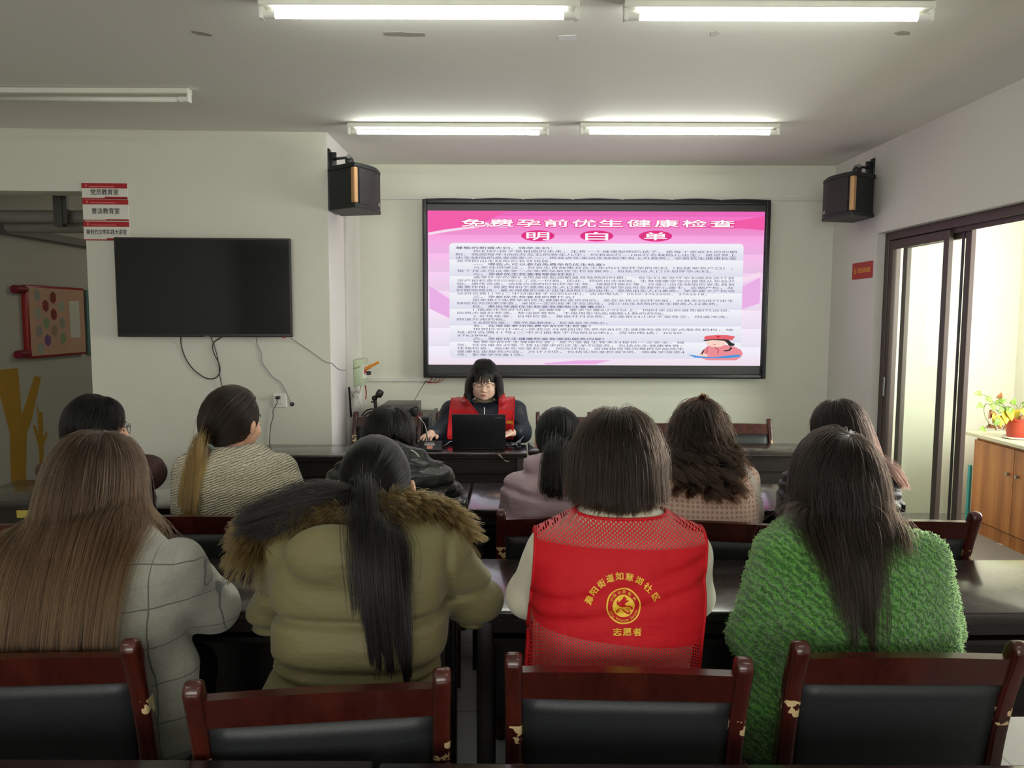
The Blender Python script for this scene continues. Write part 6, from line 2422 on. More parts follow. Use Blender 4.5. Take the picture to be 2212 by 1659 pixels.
for i in range(N_):
    q0, q1 = 2 * math.pi * i / N_, 2 * math.pi * (i + 1) / N_
    L.poly([(R1 * math.cos(q0), R1 * math.sin(q0)), (R1 * math.cos(q1), R1 * math.sin(q1)), (R2 * math.cos(q1), R2 * math.sin(q1)), (R2 * math.cos(q0), R2 * math.sin(q0))], org, rx, up)
    for ra, rb in ((0.66, 1.0), (0.33, 0.66)):
        L.poly([(R3 * rb * math.cos(q0), R3 * rb * math.sin(q0)), (R3 * rb * math.cos(q1), R3 * rb * math.sin(q1)), (R3 * ra * math.cos(q1), R3 * ra * math.sin(q1)), (R3 * ra * math.cos(q0), R3 * ra * math.sin(q0))], org, rx, up)
    L.poly([(0, 0), (R3 * .33 * math.cos(q0), R3 * .33 * math.sin(q0)), (R3 * .33 * math.cos(q1), R3 * .33 * math.sin(q1))], org, rx, up)
for ch, a in zip('中国志愿服务', (60, 41, 18, -4, -27, -53)):
    a = math.radians(a)
    h = 56 / 8.296 * sc_
    r = 222 / 8.296 * sc_
    L.add(ch, org, rx, up, -math.sin(a) * r, math.cos(a) * r, h, h, 0.01, True, a)
txt = 'China Volunteer Service'
angs = np.linspace(-67, 71, len(txt))
for ch, a in zip(txt, angs):
    if ch == ' ': continue
    a = math.radians(a)
    r = 268 / 8.296 * sc_
    L.add(ch, org, rx, up, math.sin(a) * r, -math.cos(a) * r, 62 / 8.296 * sc_, None, 0.008, True, a)
e_ = L.build('emblem_print', m_yel, vo)
on_cloth(e_, vv, YP - 0.06)
L = Letters()
Z = lambda pts: [pz(x, y) for x, y in pts]


def stroke(pts, ws):
    pts = spline([Vector((*q, 0)) for q in Z(pts)], 4)
    n = len(pts)
    wv_ = np.interp(np.linspace(0, 1, n), np.linspace(0, 1, len(ws)), ws) / 8.296 * sc_ / 2
    A, Bq = [], []
    for i, q in enumerate(pts):
        d = (pts[min(i + 1, n - 1)] - pts[max(i - 1, 0)]).normalized()
        A.append((q.x - d.y * wv_[i], q.y + d.x * wv_[i])); Bq.append((q.x + d.y * wv_[i], q.y - d.x * wv_[i]))
    for i in range(n - 1):
        L.poly([A[i], A[i + 1], Bq[i + 1], Bq[i]], org, rx, up)


stroke([(945, 765), (935, 815), (975, 815), (1030, 780), (1090, 790), (1140, 770)], [8, 34, 42, 60, 44, 6])
stroke([(1080, 725), (1050, 770), (1035, 830), (1000, 875)], [60, 66, 70, 40])
stroke([(930, 835), (985, 860), (1050, 870), (1090, 850)], [6, 40, 46, 8])
stroke([(1000, 915), (950, 945), (925, 985), (945, 1000), (985, 970)], [12, 26, 26, 18, 8])
stroke([(1010, 890), (1090, 880), (1170, 890), (1205, 925), (1180, 940), (1110, 925)], [10, 22, 28, 30, 16, 8])
stroke([(1015, 920), (1070, 985), (1130, 1020), (1165, 1010), (1140, 965), (1080, 930)], [10, 26, 30, 26, 14, 8])
e_ = L.build('emblem_figure', m_vest, vo)
on_cloth(e_, vv, YP - 0.06, 0.0030)
P = long_hair(p, 13500, (0.34, 0.44), 40, (0.0, 0.25, 0.97), (W(1335, 1093, 1.80).z, 0.009), seed=7, flow=0.55, off=(0.10, 0.34), cl=160, clam=0.45, grav=0.36, spread=0.75, offv=(0.002, 0.012), jitter=0.03)
p.hair(P, m_h_bob, m_b_dark, 0.00046, 0.00038, every=15, mass_r=0)

# woman in the green coat
p = Person('woman with long dark brown hair in a bright green boucle coat', GB, (1806, 924, 1.95, 3, 3, 0, 1.08),
           [(1105, 1740, 1872, 1.895, .075), (1132, 1690, 1945, 1.88, .105), (1165, 1655, 1990, 1.87, .12), (1210, 1642, 2022, 1.855, .13), (1300, 1648, 2046, 1.85, .13), (1400, 1664, 2064, 1.85, .13), (1500, 1665, 2055, 1.86, .125), (1615, 1660, 2050, 1.865, .125)],
           [(W(1680, 1198, 1.84), .058), (W(1628, 1375, 1.90), .058), (B(1720, 2.19, .805), .045)],
           [(W(1995, 1205, 1.84), .060), (W(2020, 1355, 1.91), .054), (B(1950, 2.20, .805), .042)], 1.865,
           jacket=m_green, jname='coat', disp=both(wrinkle(0.005, (8, 8, 8), 0.0022, (45, 45, 45)), wrinkle(0.0012, (110, 110, 110))), jvx=0.006,
           extra=lambda s, j: j.chain([(W(1668, 1470, 1.87), .055), (W(1648, 1540, 1.87), .06), (W(1640, 1600, 1.87), .056)], .05))
gcoat = p
mesh = p.jacket.data
nv = len(mesh.vertices)
co = np.empty(nv * 3, np.float32); mesh.vertices.foreach_get('co', co); co = co.reshape(-1, 3)
no = np.empty(nv * 3, np.float32); mesh.vertices.foreach_get('normal', no); no = no.reshape(-1, 3)
rng = np.random.default_rng(31)
wco = co + np.array(_M[p.jacket].translation)
pick = rng.choice(np.where((wco[:, 1] < 1.95) & (wco[:, 2] > 0.6))[0], 13000)
ph = rng.random(13000) * 6.28
mq = 7
uq = np.linspace(0, 1, mq)
tq = np.cross(no[pick], rng.normal(0, 1, (13000, 3))); tq /= np.linalg.norm(tq, axis=1, keepdims=True) + 1e-6
Lq = 0.0025 + 0.0040 * rng.random(13000)
Pq = (wco[pick] + rng.normal(0, 0.002, (13000, 3)))[:, None] + no[pick][:, None] * (np.sin(uq * math.pi) * Lq[:, None] * 0.8)[:, :, None] + tq[:, None] * (uq * Lq[:, None] * 1.3)[:, :, None]
m_fuzz = hair_mat('green_yarn', srgb(44, 100, 28), srgb(84, 146, 58), 0.0, 1.0, 0.6, 0.5)
make_curves('wool_loops', Pq, 0.0005, 0.0004, m_fuzz, p.jacket)
P = long_hair(p, 13500, (0.46, 0.66), 46, (0.22, -0.30, 0.93), None, seed=9, flow=0.5, off=(0.05, 0.20), cl=150, clam=0.6, wind=(0, -0.12, 0), spread=-0.55, spread_c=W(1822, 1200, 1.8).x, offv=(0.004, 0.035))
rng = np.random.default_rng(91)
ctr_ = np.exp(-((P[:, -1, 0] - W(1836, 1250, 1.7).x) / 0.055) ** 2)
zt_ = 1150 + 28 * rng.normal(0, 1, len(P)) + 195 * ctr_ * rng.random(len(P)) ** 1.7
P = trim(P, np.interp(zt_, [1100, 1400], [W(1800, 1100, 1.75).z, W(1800, 1400, 1.70).z]))
p.hair(P, m_h_dark, m_b_dark, 0.00046, 0.00032, every=15, mass_r=0)
rng = np.random.default_rng(92)
na = 1700
aa = np.array(W(1826, 1072, 1.80)) + rng.normal(0, 1, (na, 3)) * np.array((0.026, 0.012, 0.02))
Pl = fall(p.H, aa, np.tile(np.array((0.12, -0.30, -0.9)), (na, 1)) + rng.normal(0, .14, (na, 3)), 0.16 + 0.22 * rng.random(na) ** 1.6, 30, [p.smoothj], rng, 0.85, 0.16, off=(0.16, 0.30), offv=(0.006, 0.030), jitter=0.05, spread=-0.5, spread_c=W(1838, 1200, 1.8).x, lat=0.9)
Pl = clump(Pl, rng, 24, amount=0.75, start=0.0)
make_curves('loose_lock', Pl, 0.00048, 0.00034, m_h_dark, [c for c in p.root.children if c.name.startswith('hair')][0])

# ------------------------------------------------------------------ middle row
FV = dict(vx=0.007, jvx=0.008)
p = Person('woman with black hair and round glasses in a maroon jacket at the left', GA, (208, 850, 3.20, -52, 4, 0, 1.08),
           [(975, 165, 258, 3.09, .08), (1000, 140, 300, 3.07, .11), (1040, 112, 328, 3.05, .125), (1100, 106, 338, 3.04, .13), (1180, 108, 345, 3.0, .13)],
           [(W(138, 1050, 3.06), .060), (W(122, 1110, 3.15), .055), (B(160, 3.45, .80), .045)],
           [(W(294, 1045, 3.06), .060), (W(300, 1100, 3.16), .052), (B(290, 3.45, .80), .045)], 2.98, legx=0.05, jacket=m_maroon, disp=wrinkle(0.010, (9, 9, 11), 0.004, (20, 20, 24)),
           extra=lambda s, j: (j.chain([(W(270, 1010, 3.0), .05), (W(320, 1018, 2.99), .055), (W(326, 1024, 3.0), .045)], .04), j.chain([(W(150, 1010, 3.0), .05), (W(110, 1020, 3.0), .05)], .04)), **FV)
P = long_hair(p, 6500, (0.30, 0.42), 32, (0.0, 0.3, 0.95), (W(150, 985, 3.1).z, 0.03), seed=11, off=(0.04, 0.15), cl=80, clam=0.6, spread=0.2, wind=(-0.05, 0, 0), hairline=0.5)
p.hair(P, m_h_black, m_b_black, 0.00065, 0.00045, every=12, mass_r=0)
glasses(p, m_wire)

p = Person('woman with a half blond ponytail in a cream knitted cardigan', GA, (508, 836, 3.18, -22, 3, 4, 1.12),
           [(962, 470, 560, 3.11, .055), (980, 405, 595, 3.08, .085), (1005, 388, 620, 3.06, .12), (1050, 380, 630, 3.04, .135), (1110, 376, 632, 3.05, .13), (1200, 385, 628, 3.05, .13)],
           [(W(414, 1010, 3.05), .058), (W(400, 1100, 3.15), .055), (B(440, 3.45, .80), .045)],
           [(W(610, 1012, 3.06), .060), (W(640, 1085, 3.18), .056), (B(600, 3.48, .80), .045)], 3.05, ear=0.010, jacket=m_knit, jname='cardigan', disp=wrinkle(0.006, (9, 9, 9), 0.002, (40, 40, 40)),
           extra=lambda s, j: j.ell(W(622, 1038, 3.02), (.05, .05, .03), None, .03), **FV)
P, tp = ponytail(p, 7000, (-0.22, -1.12, -1.00), (0.27, 0.34), (-0.05, -0.35, -0.85), seed=13, m1=16, m2=20, lift=(0.08, 0.20), spread=1.6, tie_r=0.016, cl=45, clam=0.6, offv=(0.004, 0.030), back=0.30, splay=0.10, jitter=0.03)
p.hair(P, m_h_blond, m_b_dark, 0.00065, 0.0005, every=12, mass_r=0)
band(p, 'hair_tie', tp + np.array((0, -0.012, -0.008)), (-0.2, -0.4, -0.8), 0.026, 0.010, plain('pale_blue_band', srgb(150, 178, 186), 0.6))

p = Person('person with black hair in a shiny black puffer jacket, left of the presenter', GA, (842, 878, 3.20, -16, 5, 2, 1.02),
           [(972, 800, 885, 3.10, .08), (990, 755, 920, 3.08, .12), (1015, 725, 950, 3.06, .14), (1060, 712, 965, 3.05, .15), (1110, 708, 962, 3.05, .145), (1200, 712, 960, 3.05, .14)],
           [(W(742, 1040, 3.07), .07), (W(728, 1100, 3.16), .065), (B(790, 3.45, .825), .05)],
           [(W(940, 1035, 3.08), .075), (W(975, 1078, 3.20), .068), (B(920, 3.48, .83), .052)], 3.05, jacket=m_blackpuff, jname='puffer_jacket', n=2.8,
           disp=both(wrinkle(0.009, (12, 12, 14), 0.005, (24, 24, 28)), grooves([W(840, y, 2.95).z for y in (1022, 1060, 1098)], 0.012, 0.010, 0.0, 0, 0.01)),
           extra=lambda s, j: (j.chain([(W(800, 975, 3.08), .045), (W(850, 978, 3.06), .045), (W(905, 990, 3.08), .042)], .03), j.cap(W(700, 1055, 3.05), W(730, 1045, 3.05), .012, .03, .03)), **FV)
P = long_hair(p, 6500, (0.24, 0.33), 30, (0.1, 0.0, 0.98), (W(840, 968, 3.1).z, 0.014), seed=15, off=(0.06, 0.22), cl=90, clam=0.55)
p.hair(P, m_h_black, m_b_black, 0.00065, 0.00045, every=12, mass_r=0)
MB().tube(spline([W(886, 972, 3.0), W(897, 978, 2.99), W(906, 988, 2.98)], 5), 0.004, 8).build('collar_piping', m_silver, p.root, smooth=True)

p = Person('woman with a low black ponytail in a lilac puffer jacket', GA, (1206, 879, 3.20, 0, 2, 0, 1.05),
           [(985, 1165, 1250, 3.11, .08), (1010, 1140, 1275, 3.085, .11), (1035, 1112, 1302, 3.06, .13), (1060, 1096, 1320, 3.05, .14), (1110, 1088, 1328, 3.05, .14), (1200, 1092, 1325, 3.05, .135)],
           [(W(1120, 1055, 3.06), .066), (W(1112, 1110, 3.15), .06), (B(1150, 3.45, .825), .045)],
           [(W(1296, 1055, 3.06), .066), (W(1304, 1110, 3.15), .06), (B(1265, 3.45, .825), .045)], 3.05, ear=0.010, jacket=m_lilac, jname='puffer_jacket', n=2.8,
           disp=both(wrinkle(0.006, (10, 10, 12), 0.003, (22, 22, 26)), grooves([W(1200, y, 2.95).z for y in (1036, 1076)], 0.012, 0.012, 0.12, 0.15, 0.01)),
           extra=lambda s, j: j.chain([(W(1155, 1005, 3.05), .045), (W(1205, 1000, 3.02), .05), (W(1255, 1005, 3.05), .045)], .03), **FV)
P, tp = ponytail(p, 7000, (0.0, -0.76, -1.0), (0.27, 0.35), (-0.05, -0.5, -0.8), seed=17, m1=16, m2=20, lift=(0.06, 0.14), spread=0.9, wind=(-0.03, 0, 0), tie_r=0.016, cl=60, clam=0.45, back=0.3, splay=0.12, offv=(0.004, 0.04), jitter=0.03)
p.hair(P, m_h_black, m_b_black, 0.00065, 0.00045, every=12, mass_r=0)
band(p, 'hair_tie', tp + np.array((0, -0.012, -0.006)), (0, -0.5, -0.8), 0.024, 0.007, m_black)

p = Person('woman with long curly brown hair in a pale pink tweed jacket', GA, (1512, 866, 3.20, 0, 2, 0, 1.05),
           [(985, 1478, 1562, 3.12, .055), (1003, 1445, 1600, 3.10, .085), (1030, 1428, 1626, 3.07, .12), (1060, 1424, 1636, 3.05, .135), (1110, 1422, 1640, 3.03, .13), (1200, 1425, 1636, 3.02, .13)],
           [(W(1446, 1035, 3.06), .055), (W(1436, 1110, 3.15), .052), (B(1470, 3.45, .805), .042)],
           [(W(1608, 1035, 3.06), .056), (W(1618, 1110, 3.15), .052), (B(1575, 3.45, .805), .042)], 3.02, jacket=m_tweed, disp=wrinkle(0.005, (9, 9, 9), 0.002, (30, 30, 30)), **FV)
rng = np.random.default_rng(19)
P = long_hair(p, 8000, (0.50, 0.68), 60, (0.0, 0.1, 1.0), (W(1530, 1046, 3.0).z, 0.035), seed=19, off=(0.10, 0.36), cl=46, clam=0.90, spread=0.1, offv=(0.008, 0.045), wind=(0.0, -0.07, 0), jitter=0.03, lat=0.85)
P = smooth_strands(P, 30)
n_, m_, _ = P.shape
anc = rng.choice(n_, 46, replace=False)
gid = ((P[:, None, int(m_ * 0.7)] - P[anc][None, :, int(m_ * 0.7)]) ** 2).sum(2).argmin(1)
gph = rng.random(46) * 6.28
uu = np.linspace(0, 1, m_)[None, :]
amp = (0.018 + 0.008 * rng.random(46))[gid][:, None] * np.clip((uu - 0.12) * 2.6, 0, 1)
frq = (17 + 9 * rng.random(46))[gid][:, None]
phs = gph[gid][:, None] + 0.16 * rng.normal(0, 1, (n_, 1))
P[:, :, 0] += amp * np.cos(frq * uu + phs); P[:, :, 1] += amp * 0.8 * np.sin(frq * uu + phs)
P = flyaways(P, rng, 0.06, 0.012)
# gathered crown
k_ = scalp(900, rng, 0.3, 0.1)
A = pulled(p.H, k_, (0.05, -0.35, 1.05), 14, (0.10, 0.24), rng, p.H.at(0.0, -0.05, 0.135), 0.014)
p.hair(P, m_h_curl, m_b_curl, 0.00065, 0.0005, every=9, mass_r=0)
make_curves('crown_hair', A, 0.0009, 0.0007, m_h_curl, [c for c in p.root.children if c.name.startswith('hair')][0])
# frayed edge along the right sleeve seam
rng = np.random.default_rng(23)
nfr = 700
tt = rng.random(nfr)
sm_ = np.array([list(q) for q in spline([W(1598, 1003, 3.00), W(1618, 1035, 2.98), W(1630, 1070, 2.97), W(1636, 1105, 2.97)], 10)])
ii = tt * (len(sm_) - 1.01); i0 = ii.astype(int)
bb_ = sm_[i0] + (sm_[i0 + 1] - sm_[i0]) * (ii - i0)[:, None]
dd_ = np.array((0.8, -0.25, 0.35))[None] + rng.normal(0, 0.45, (nfr, 3)); dd_ /= np.linalg.norm(dd_, axis=1, keepdims=True)
Pz = bb_[:, None] + dd_[:, None] * (np.linspace(0, 1, 6)[None] * (0.012 + 0.022 * rng.random(nfr))[:, None])[:, :, None]
Pz[:, :, 2] -= 0.006 * np.linspace(0, 1, 6)[None] ** 2
make_curves('frayed_fringe', Pz, 0.0011, 0.0007, hair_mat('fringe_yarn', srgb(206, 180, 158), srgb(234, 218, 200), 0, 1, 0.7, 0.2), p.jacket)

p = Person('person with dark reddish hair in a black quilted jacket by the glass door', GA, (1810, 861, 3.22, 6, 3, 0, 1.05),
           [(972, 1768, 1852, 3.11, .08), (995, 1725, 1900, 3.09, .11), (1025, 1700, 1926, 3.07, .13), (1060, 1690, 1938, 3.05, .14), (1110, 1686, 1942, 3.03, .14), (1200, 1690, 1940, 3.02, .135)],
           [(W(1722, 1045, 3.07), .064), (W(1712, 1105, 3.15), .06), (B(1760, 3.45, .81), .045)],
           [(W(1905, 1045, 3.07), .066), (W(1918, 1100, 3.15), .062), (B(1870, 3.45, .81), .045)], 3.02, jacket=m_blackquilt, jname='quilted_jacket',
           disp=both(wrinkle(0.006, (10, 10, 14), 0.003, (24, 24, 30)), grooves([W(1810, y, 2.95).z for y in (1035, 1060, 1085, 1108)], 0.010, 0.009, 0.25, 1.35, 0.008)), **FV)
P = long_hair(p, 6500, (0.36, 0.48), 34, (0.0, 0.15, 0.98), (W(1880, 1035, 3.0).z, 0.025), seed=25, off=(0.06, 0.22), cl=90, clam=0.6, wind=(0.11, -0.06, 0), spread=0.1, lat=1.0)
p.hair(P, m_h_red, m_b_dark, 0.00065, 0.00045, every=12, mass_r=0)
MB().box(W(1951, 1098, 3.08), (0.012, 0.02, 0.03), None, 0.003).build('sleeve_tab', m_black, p.root)

# ------------------------------------------------------------------ the presenter
p = Person('presenter with glasses, red vest over a navy jacket, seated behind the laptop', None, (1046, 783, 5.21, 180, 8, 0, 1.03),
           [(866, 1006, 1084, 5.27, .07), (875, 985, 1103, 5.28, .11), (885, 968, 1118, 5.29, .135), (910, 960, 1126, 5.30, .15), (945, 962, 1124, 5.31, .155), (990, 962, 1124, 5.32, .155)],
           [(W(978, 892, 5.28), .085), (W(957, 935, 5.20), .070), (B(934, 5.13, .822), .048)],
           [(W(1110, 890, 5.28), .085), (W(1126, 932, 5.21), .070), (B(1118, 5.10, .835), .046)], 5.33, face=-1, skin=m_skinp, vx=0.0045, thigh=0.33, jacket=m_navy,
           disp=both(wrinkle(0.009, (9, 9, 11), 0.004, (20, 20, 24))), round_face=1.9, jk=0.04, hands_dir=[(-0.15, -0.95, -0.06), (-0.72, -0.65, -0.08)],
           extra=lambda s, j: (j.chain([(W(1012, 866, 5.19), .026), (W(1018, 852, 5.24), .026), (W(1046, 848, 5.33), .03), (W(1074, 852, 5.24), .026), (W(1080, 866, 5.19), .026)], .02)), jvx=0.006)
H = p.H
glasses(p, m_silver, m_wire, 0.0265, 0.021, 0.107, -0.018)
# turtleneck with a dark stripe, zip of the jacket
nk = MB()
nk.lathe((0, 0, 0), [(0.062, -0.02), (0.0615, 0.0), (0.060, 0.03), (0.058, 0.05), (0.050, 0.052)], 24, Matrix.Translation(Vector(p.nb) + Vector((0, -0.012, 0.0))))
nk.build('turtleneck', m_beige, p.root, smooth=True)
nk = MB()
nk.lathe((0, 0, 0), [(0.0628, -0.002), (0.0630, 0.005), (0.0622, 0.012)], 24, Matrix.Translation(Vector(p.nb) + Vector((0, -0.0125, 0.0))))
nk.build('neck_stripe', plain('dark_stripe', (0.03, 0.026, 0.024), 0.8), p.root, smooth=True)
g0, g1 = W(1046, 880, 5.152), W(1046, 905, 5.142)
MB().tube([g0, g1], 0.004, 6).build('zip', m_greymetal, p.root)
# vest, worn open
zt_, zb_ = W(1046, 850, 5.26).z, 0.78
L0, L1 = W(1000, 855, 5.15), W(1032, 893, 5.14)
R0, R1 = W(1079, 850, 5.15), W(1077, 893, 5.14)
aL0, aL1 = W(975, 868, 5.26), W(971, 925, 5.26)
aR0, aR1 = W(1111, 868, 5.26), W(1108, 925, 5.26)
pl1, pl2 = plane2(L0, L1, 1), plane2(R0, R1, -1)


def drop(c):
    a = (c - Vector(pl1[0])).dot(Vector(pl1[1])) > 0
    b = (c - Vector(pl2[0])).dot(Vector(pl2[1])) > 0
    return a and b and c.y < 5.28


vo2, _v = vest_shell(p, 0.020, wrinkle(0.006, (8, 8, 10)), [plane2(aL0, aL1, -1), plane2(aR0, aR1, 1)], (tuple(W(1046, 886, 5.14)), (0, 0, 1)), (None, None), zt_, zb_, dict(cuts=[pl1, pl2], drop=drop))
Lx = Letters()
q_ = W(1094, 915, 5.13)
Lx.add('志愿者', (q_.x, 5.05, q_.z), (1, 0, 0), (0, 0, 1), 0, 0, 0.020, 0.045, 0.02)
e_ = Lx.build('chest_lettering', m_yel, vo2)
on_cloth(e_, _v, 5.06)
# hair: raised crown, sides to the shoulders, thin fringe
rng = np.random.default_rng(41)
u = scalp(8500, rng, 0.72, -0.5, 0.62)
up_ = u[:, 2] > 0.35
A = pulled(H, u[up_], (0.0, -0.75, 0.75), 26, (0.10, 0.30), rng, H.at(0, -0.085, 0.085), 0.03)
u2 = u[~up_ & (u[:, 1] < 0.45)]
Bq = fall(H, surf(H, u2, 1.03), tangent_from(H, u2, unit(0, 0, 1)), 0.26 + 0.06 * rng.random(len(u2)), 26, [p.smoothj], rng, 0.75, 0.34, off=(0.08, 0.28), offv=(0.004, 0.02), jitter=0.04, wind=(0, -0.03, 0))
Bq = trim(Bq, W(1046, 858, 5.19).z + rng.normal(0, 0.012, len(u2)))
P = clump(np.concatenate([A, Bq]), rng, 90, amount=0.5)
p.hair(P, m_h_black, m_b_black, 0.0006, 0.0005, every=9, mass_r=0, vx=0.007)
ho = [c for c in p.root.children if c.name.startswith('hair')][0]
nb_ = 420
ang_ = rng.normal(0, 0.30, nb_)
ang_ = np.where(rng.random(nb_) < 0.25, ang_, ang_ * 0.8 + np.where(rng.random(nb_) < 0.5, -0.22, 0.25))
r0_ = np.stack([np.sin(ang_ * 0.5), np.cos(ang_ * 0.5) * 0.70, np.full(nb_, 0.74)], 1); r0_ /= np.linalg.norm(r0_, axis=1, keepdims=True)
st_ = surf(H, r0_, 1.10)
en_ = np.array([H.at(math.sin(a) * 0.085 + 0.004, 0.101 - 0.05 * abs(a) ** 2, 0.012 - 0.016 * rng.random()) for a in ang_])
md_ = (st_ + en_) / 2 + H.dirw(0, 0.016, 0.012)
tt = np.linspace(0, 1, 14)[None, :, None]
Fb = (1 - tt) ** 2 * st_[:, None] + 2 * tt * (1 - tt) * md_[:, None] + tt ** 2 * en_[:, None]
Fb = clump(Fb, rng, 11, amount=0.85, start=0.0)
make_curves('fringe', Fb, 0.0006, 0.0004, m_h_black, ho)

# ================================================================== SIDE ROOM
t = NT('cabinet_wood')
o_ = t.obj()
f_ = t.noise(t.map(o_, (3.0, 7.0, 0.55)), 3.0, 5, 0.6)
w_ = t.n('TexWave', {'Vector': t.map(o_, (1, 1, 0.10)), 'Scale': 2.2, 'Distortion': 9.0, 'Detail': 3.0}, bands_direction='Y').outputs['Fac']
t.P(color=t.ramp(t.math('ADD', t.math('MULTIPLY', f_, 0.75), t.math('MULTIPLY', w_, 0.25)), [(0.25, srgb(150, 88, 40)), (0.5, srgb(186, 116, 56)), (0.8, srgb(212, 148, 84))]), rough=0.35)
m_cab = t.m
m_top = plain('stone_top', (0.72, 0.70, 0.50), 0.3, vs=40)
cf = WZ(2094, 1145, 0.0)
XCAB, YCAB = cf.x, min(cf.y, YB - 0.35)
zt = W(2105, 943, YCAB).z
cb = empty('cabinet', (XCAB + 0.25, YCAB - 0.9, 0), 0, 'wooden cabinet with pale stone top in the bright side room', 'cabinet')
y_end = YCAB - 1.86
MB().span((XCAB + 0.02, y_end, 0.09), (XS - 0.01, YCAB, zt)).build('body', m_cab, cb)
MB().span((XCAB + 0.012, y_end, 0.0), (XS - 0.01, YCAB - 0.005, 0.09)).build('plinth', m_cab, cb)
MB().span((XCAB - 0.05, y_end, zt + 0.008), (XS - 0.005, YCAB + 0.06, zt + 0.034), 0.004).build('countertop', m_top, cb)
dy = 0.465
for i in range(4):
    y1 = YCAB - 0.002 - i * dy
    d = MB().span((XCAB, y1 - dy + 0.004, 0.10), (XCAB + 0.019, y1, zt - 0.02), 0.002).build('door', m_cab, cb)
    ky = y1 - dy + 0.05 if i % 2 == 0 else y1 - 0.05
    MB().cyl((XCAB, ky, zt - 0.20), (XCAB - 0.022, ky, zt - 0.20), 0.009, 0.012, 14).build('knob', m_greymetal, d, auto=40)
# teal board standing behind the end of the cabinet
a, b = W(2098, 1005, YCAB + 0.13), W(2091, 1100, YCAB + 0.13)
tag(recenter(MB().span((a.x - 0.014, YCAB + 0.12, 0.0), (a.x + 0.004, YCAB + 0.15, a.z), 0.002).build('teal_board', plain('teal_plastic', srgb(64, 170, 172), 0.5))), 'narrow teal board standing upright at the end of the wooden cabinet', 'board')
# scrap of paper on the floor
q = WZ(2166, 1175, 0.001)
tag(recenter(MB().box((q.x, q.y, 0.0015), (0.06, 0.035, 0.002), 0.4).build('paper_scrap', m_white)), 'small white paper scrap on the floor before the cabinet', 'paper')
# potted plant with trailing yellowing leaves
ztop = zt + 0.034
pc_ = W(2200, 905, YCAB - 0.30)
pc_ = Vector((pc_.x, YCAB - 0.30, ztop))
pr = empty('potted_plant', pc_, 0, 'trailing plant with yellowing leaves in a red pot on the cabinet', 'plant')
MB().lathe((0, 0, 0), [(0.075, 0.0), (0.098, 0.006), (0.100, 0.016), (0.092, 0.016), (0.075, 0.008)], 28, Matrix.Translation(pc_ + Vector((0, 0, 0.0005)))).build('saucer', m_signw, pr, smooth=True)
MB().lathe((0, 0, 0), [(0.062, 0.0), (0.066, 0.004), (0.086, 0.120), (0.092, 0.122), (0.092, 0.136), (0.084, 0.136), (0.080, 0.110)], 28, Matrix.Translation(pc_ + Vector((0, 0, 0.010)))).build('pot', plain('red_pot', srgb(186, 70, 48), 0.45), pr, auto=40)
MB().cyl(pc_ + Vector((0, 0, 0.115)), pc_ + Vector((0, 0, 0.122)), 0.082, seg=24).build('soil', plain('soil', (0.03, 0.022, 0.015), 0.95), pr)
m_leafg = plain('leaf_green', srgb(120, 156, 58), 0.4, var=0.25, vs=30)
m_leafy = plain('leaf_yellow', srgb(206, 186, 62), 0.42, var=0.2, vs=30)
m_leafb = plain('leaf_brown', srgb(150, 100, 52), 0.6, var=0.2, vs=30)
m_stem = plain('plant_stem', srgb(130, 140, 70), 0.5)


def leaf(tip_dir, base, size, mat, nrm):
    d = Vector(tip_dir).normalized()
    n = Vector(nrm); n = (n - d * n.dot(d)).normalized()
    s = d.cross(n)
    mb = MB()
    prof = [(0.0, 0.0), (-0.08, 0.26), (0.06, 0.40), (0.30, 0.42), (0.60, 0.29), (0.85, 0.11), (1.0, 0.0)]
    rows = []
    for u, w in prof:
        c = Vector(base) + d * u * size - n * (u ** 2) * size * 0.25
        rows.append([mb.bm.verts.new(c + s * w * size * k + n * (abs(k) * w * size * 0.35)) for k in (-1, -0.5, 0, 0.5, 1)])
    for A, Bq in zip(rows, rows[1:]):
        for k in range(4):
            try: mb.bm.faces.new((A[k], A[k + 1], Bq[k + 1], Bq[k]))
            except ValueError: pass
    r = bmesh.ops.remove_doubles(mb.bm, verts=mb.bm.verts[:], dist=1e-5)
    r = bmesh.ops.extrude_face_region(mb.bm, geom=mb.bm.faces[:])
    bmesh.ops.translate(mb.bm, vec=-n * 0.0008, verts=[g for g in r['geom'] if isinstance(g, bmesh.types.BMVert)])
    return mb.build('leaf', mat, pr, smooth=True)


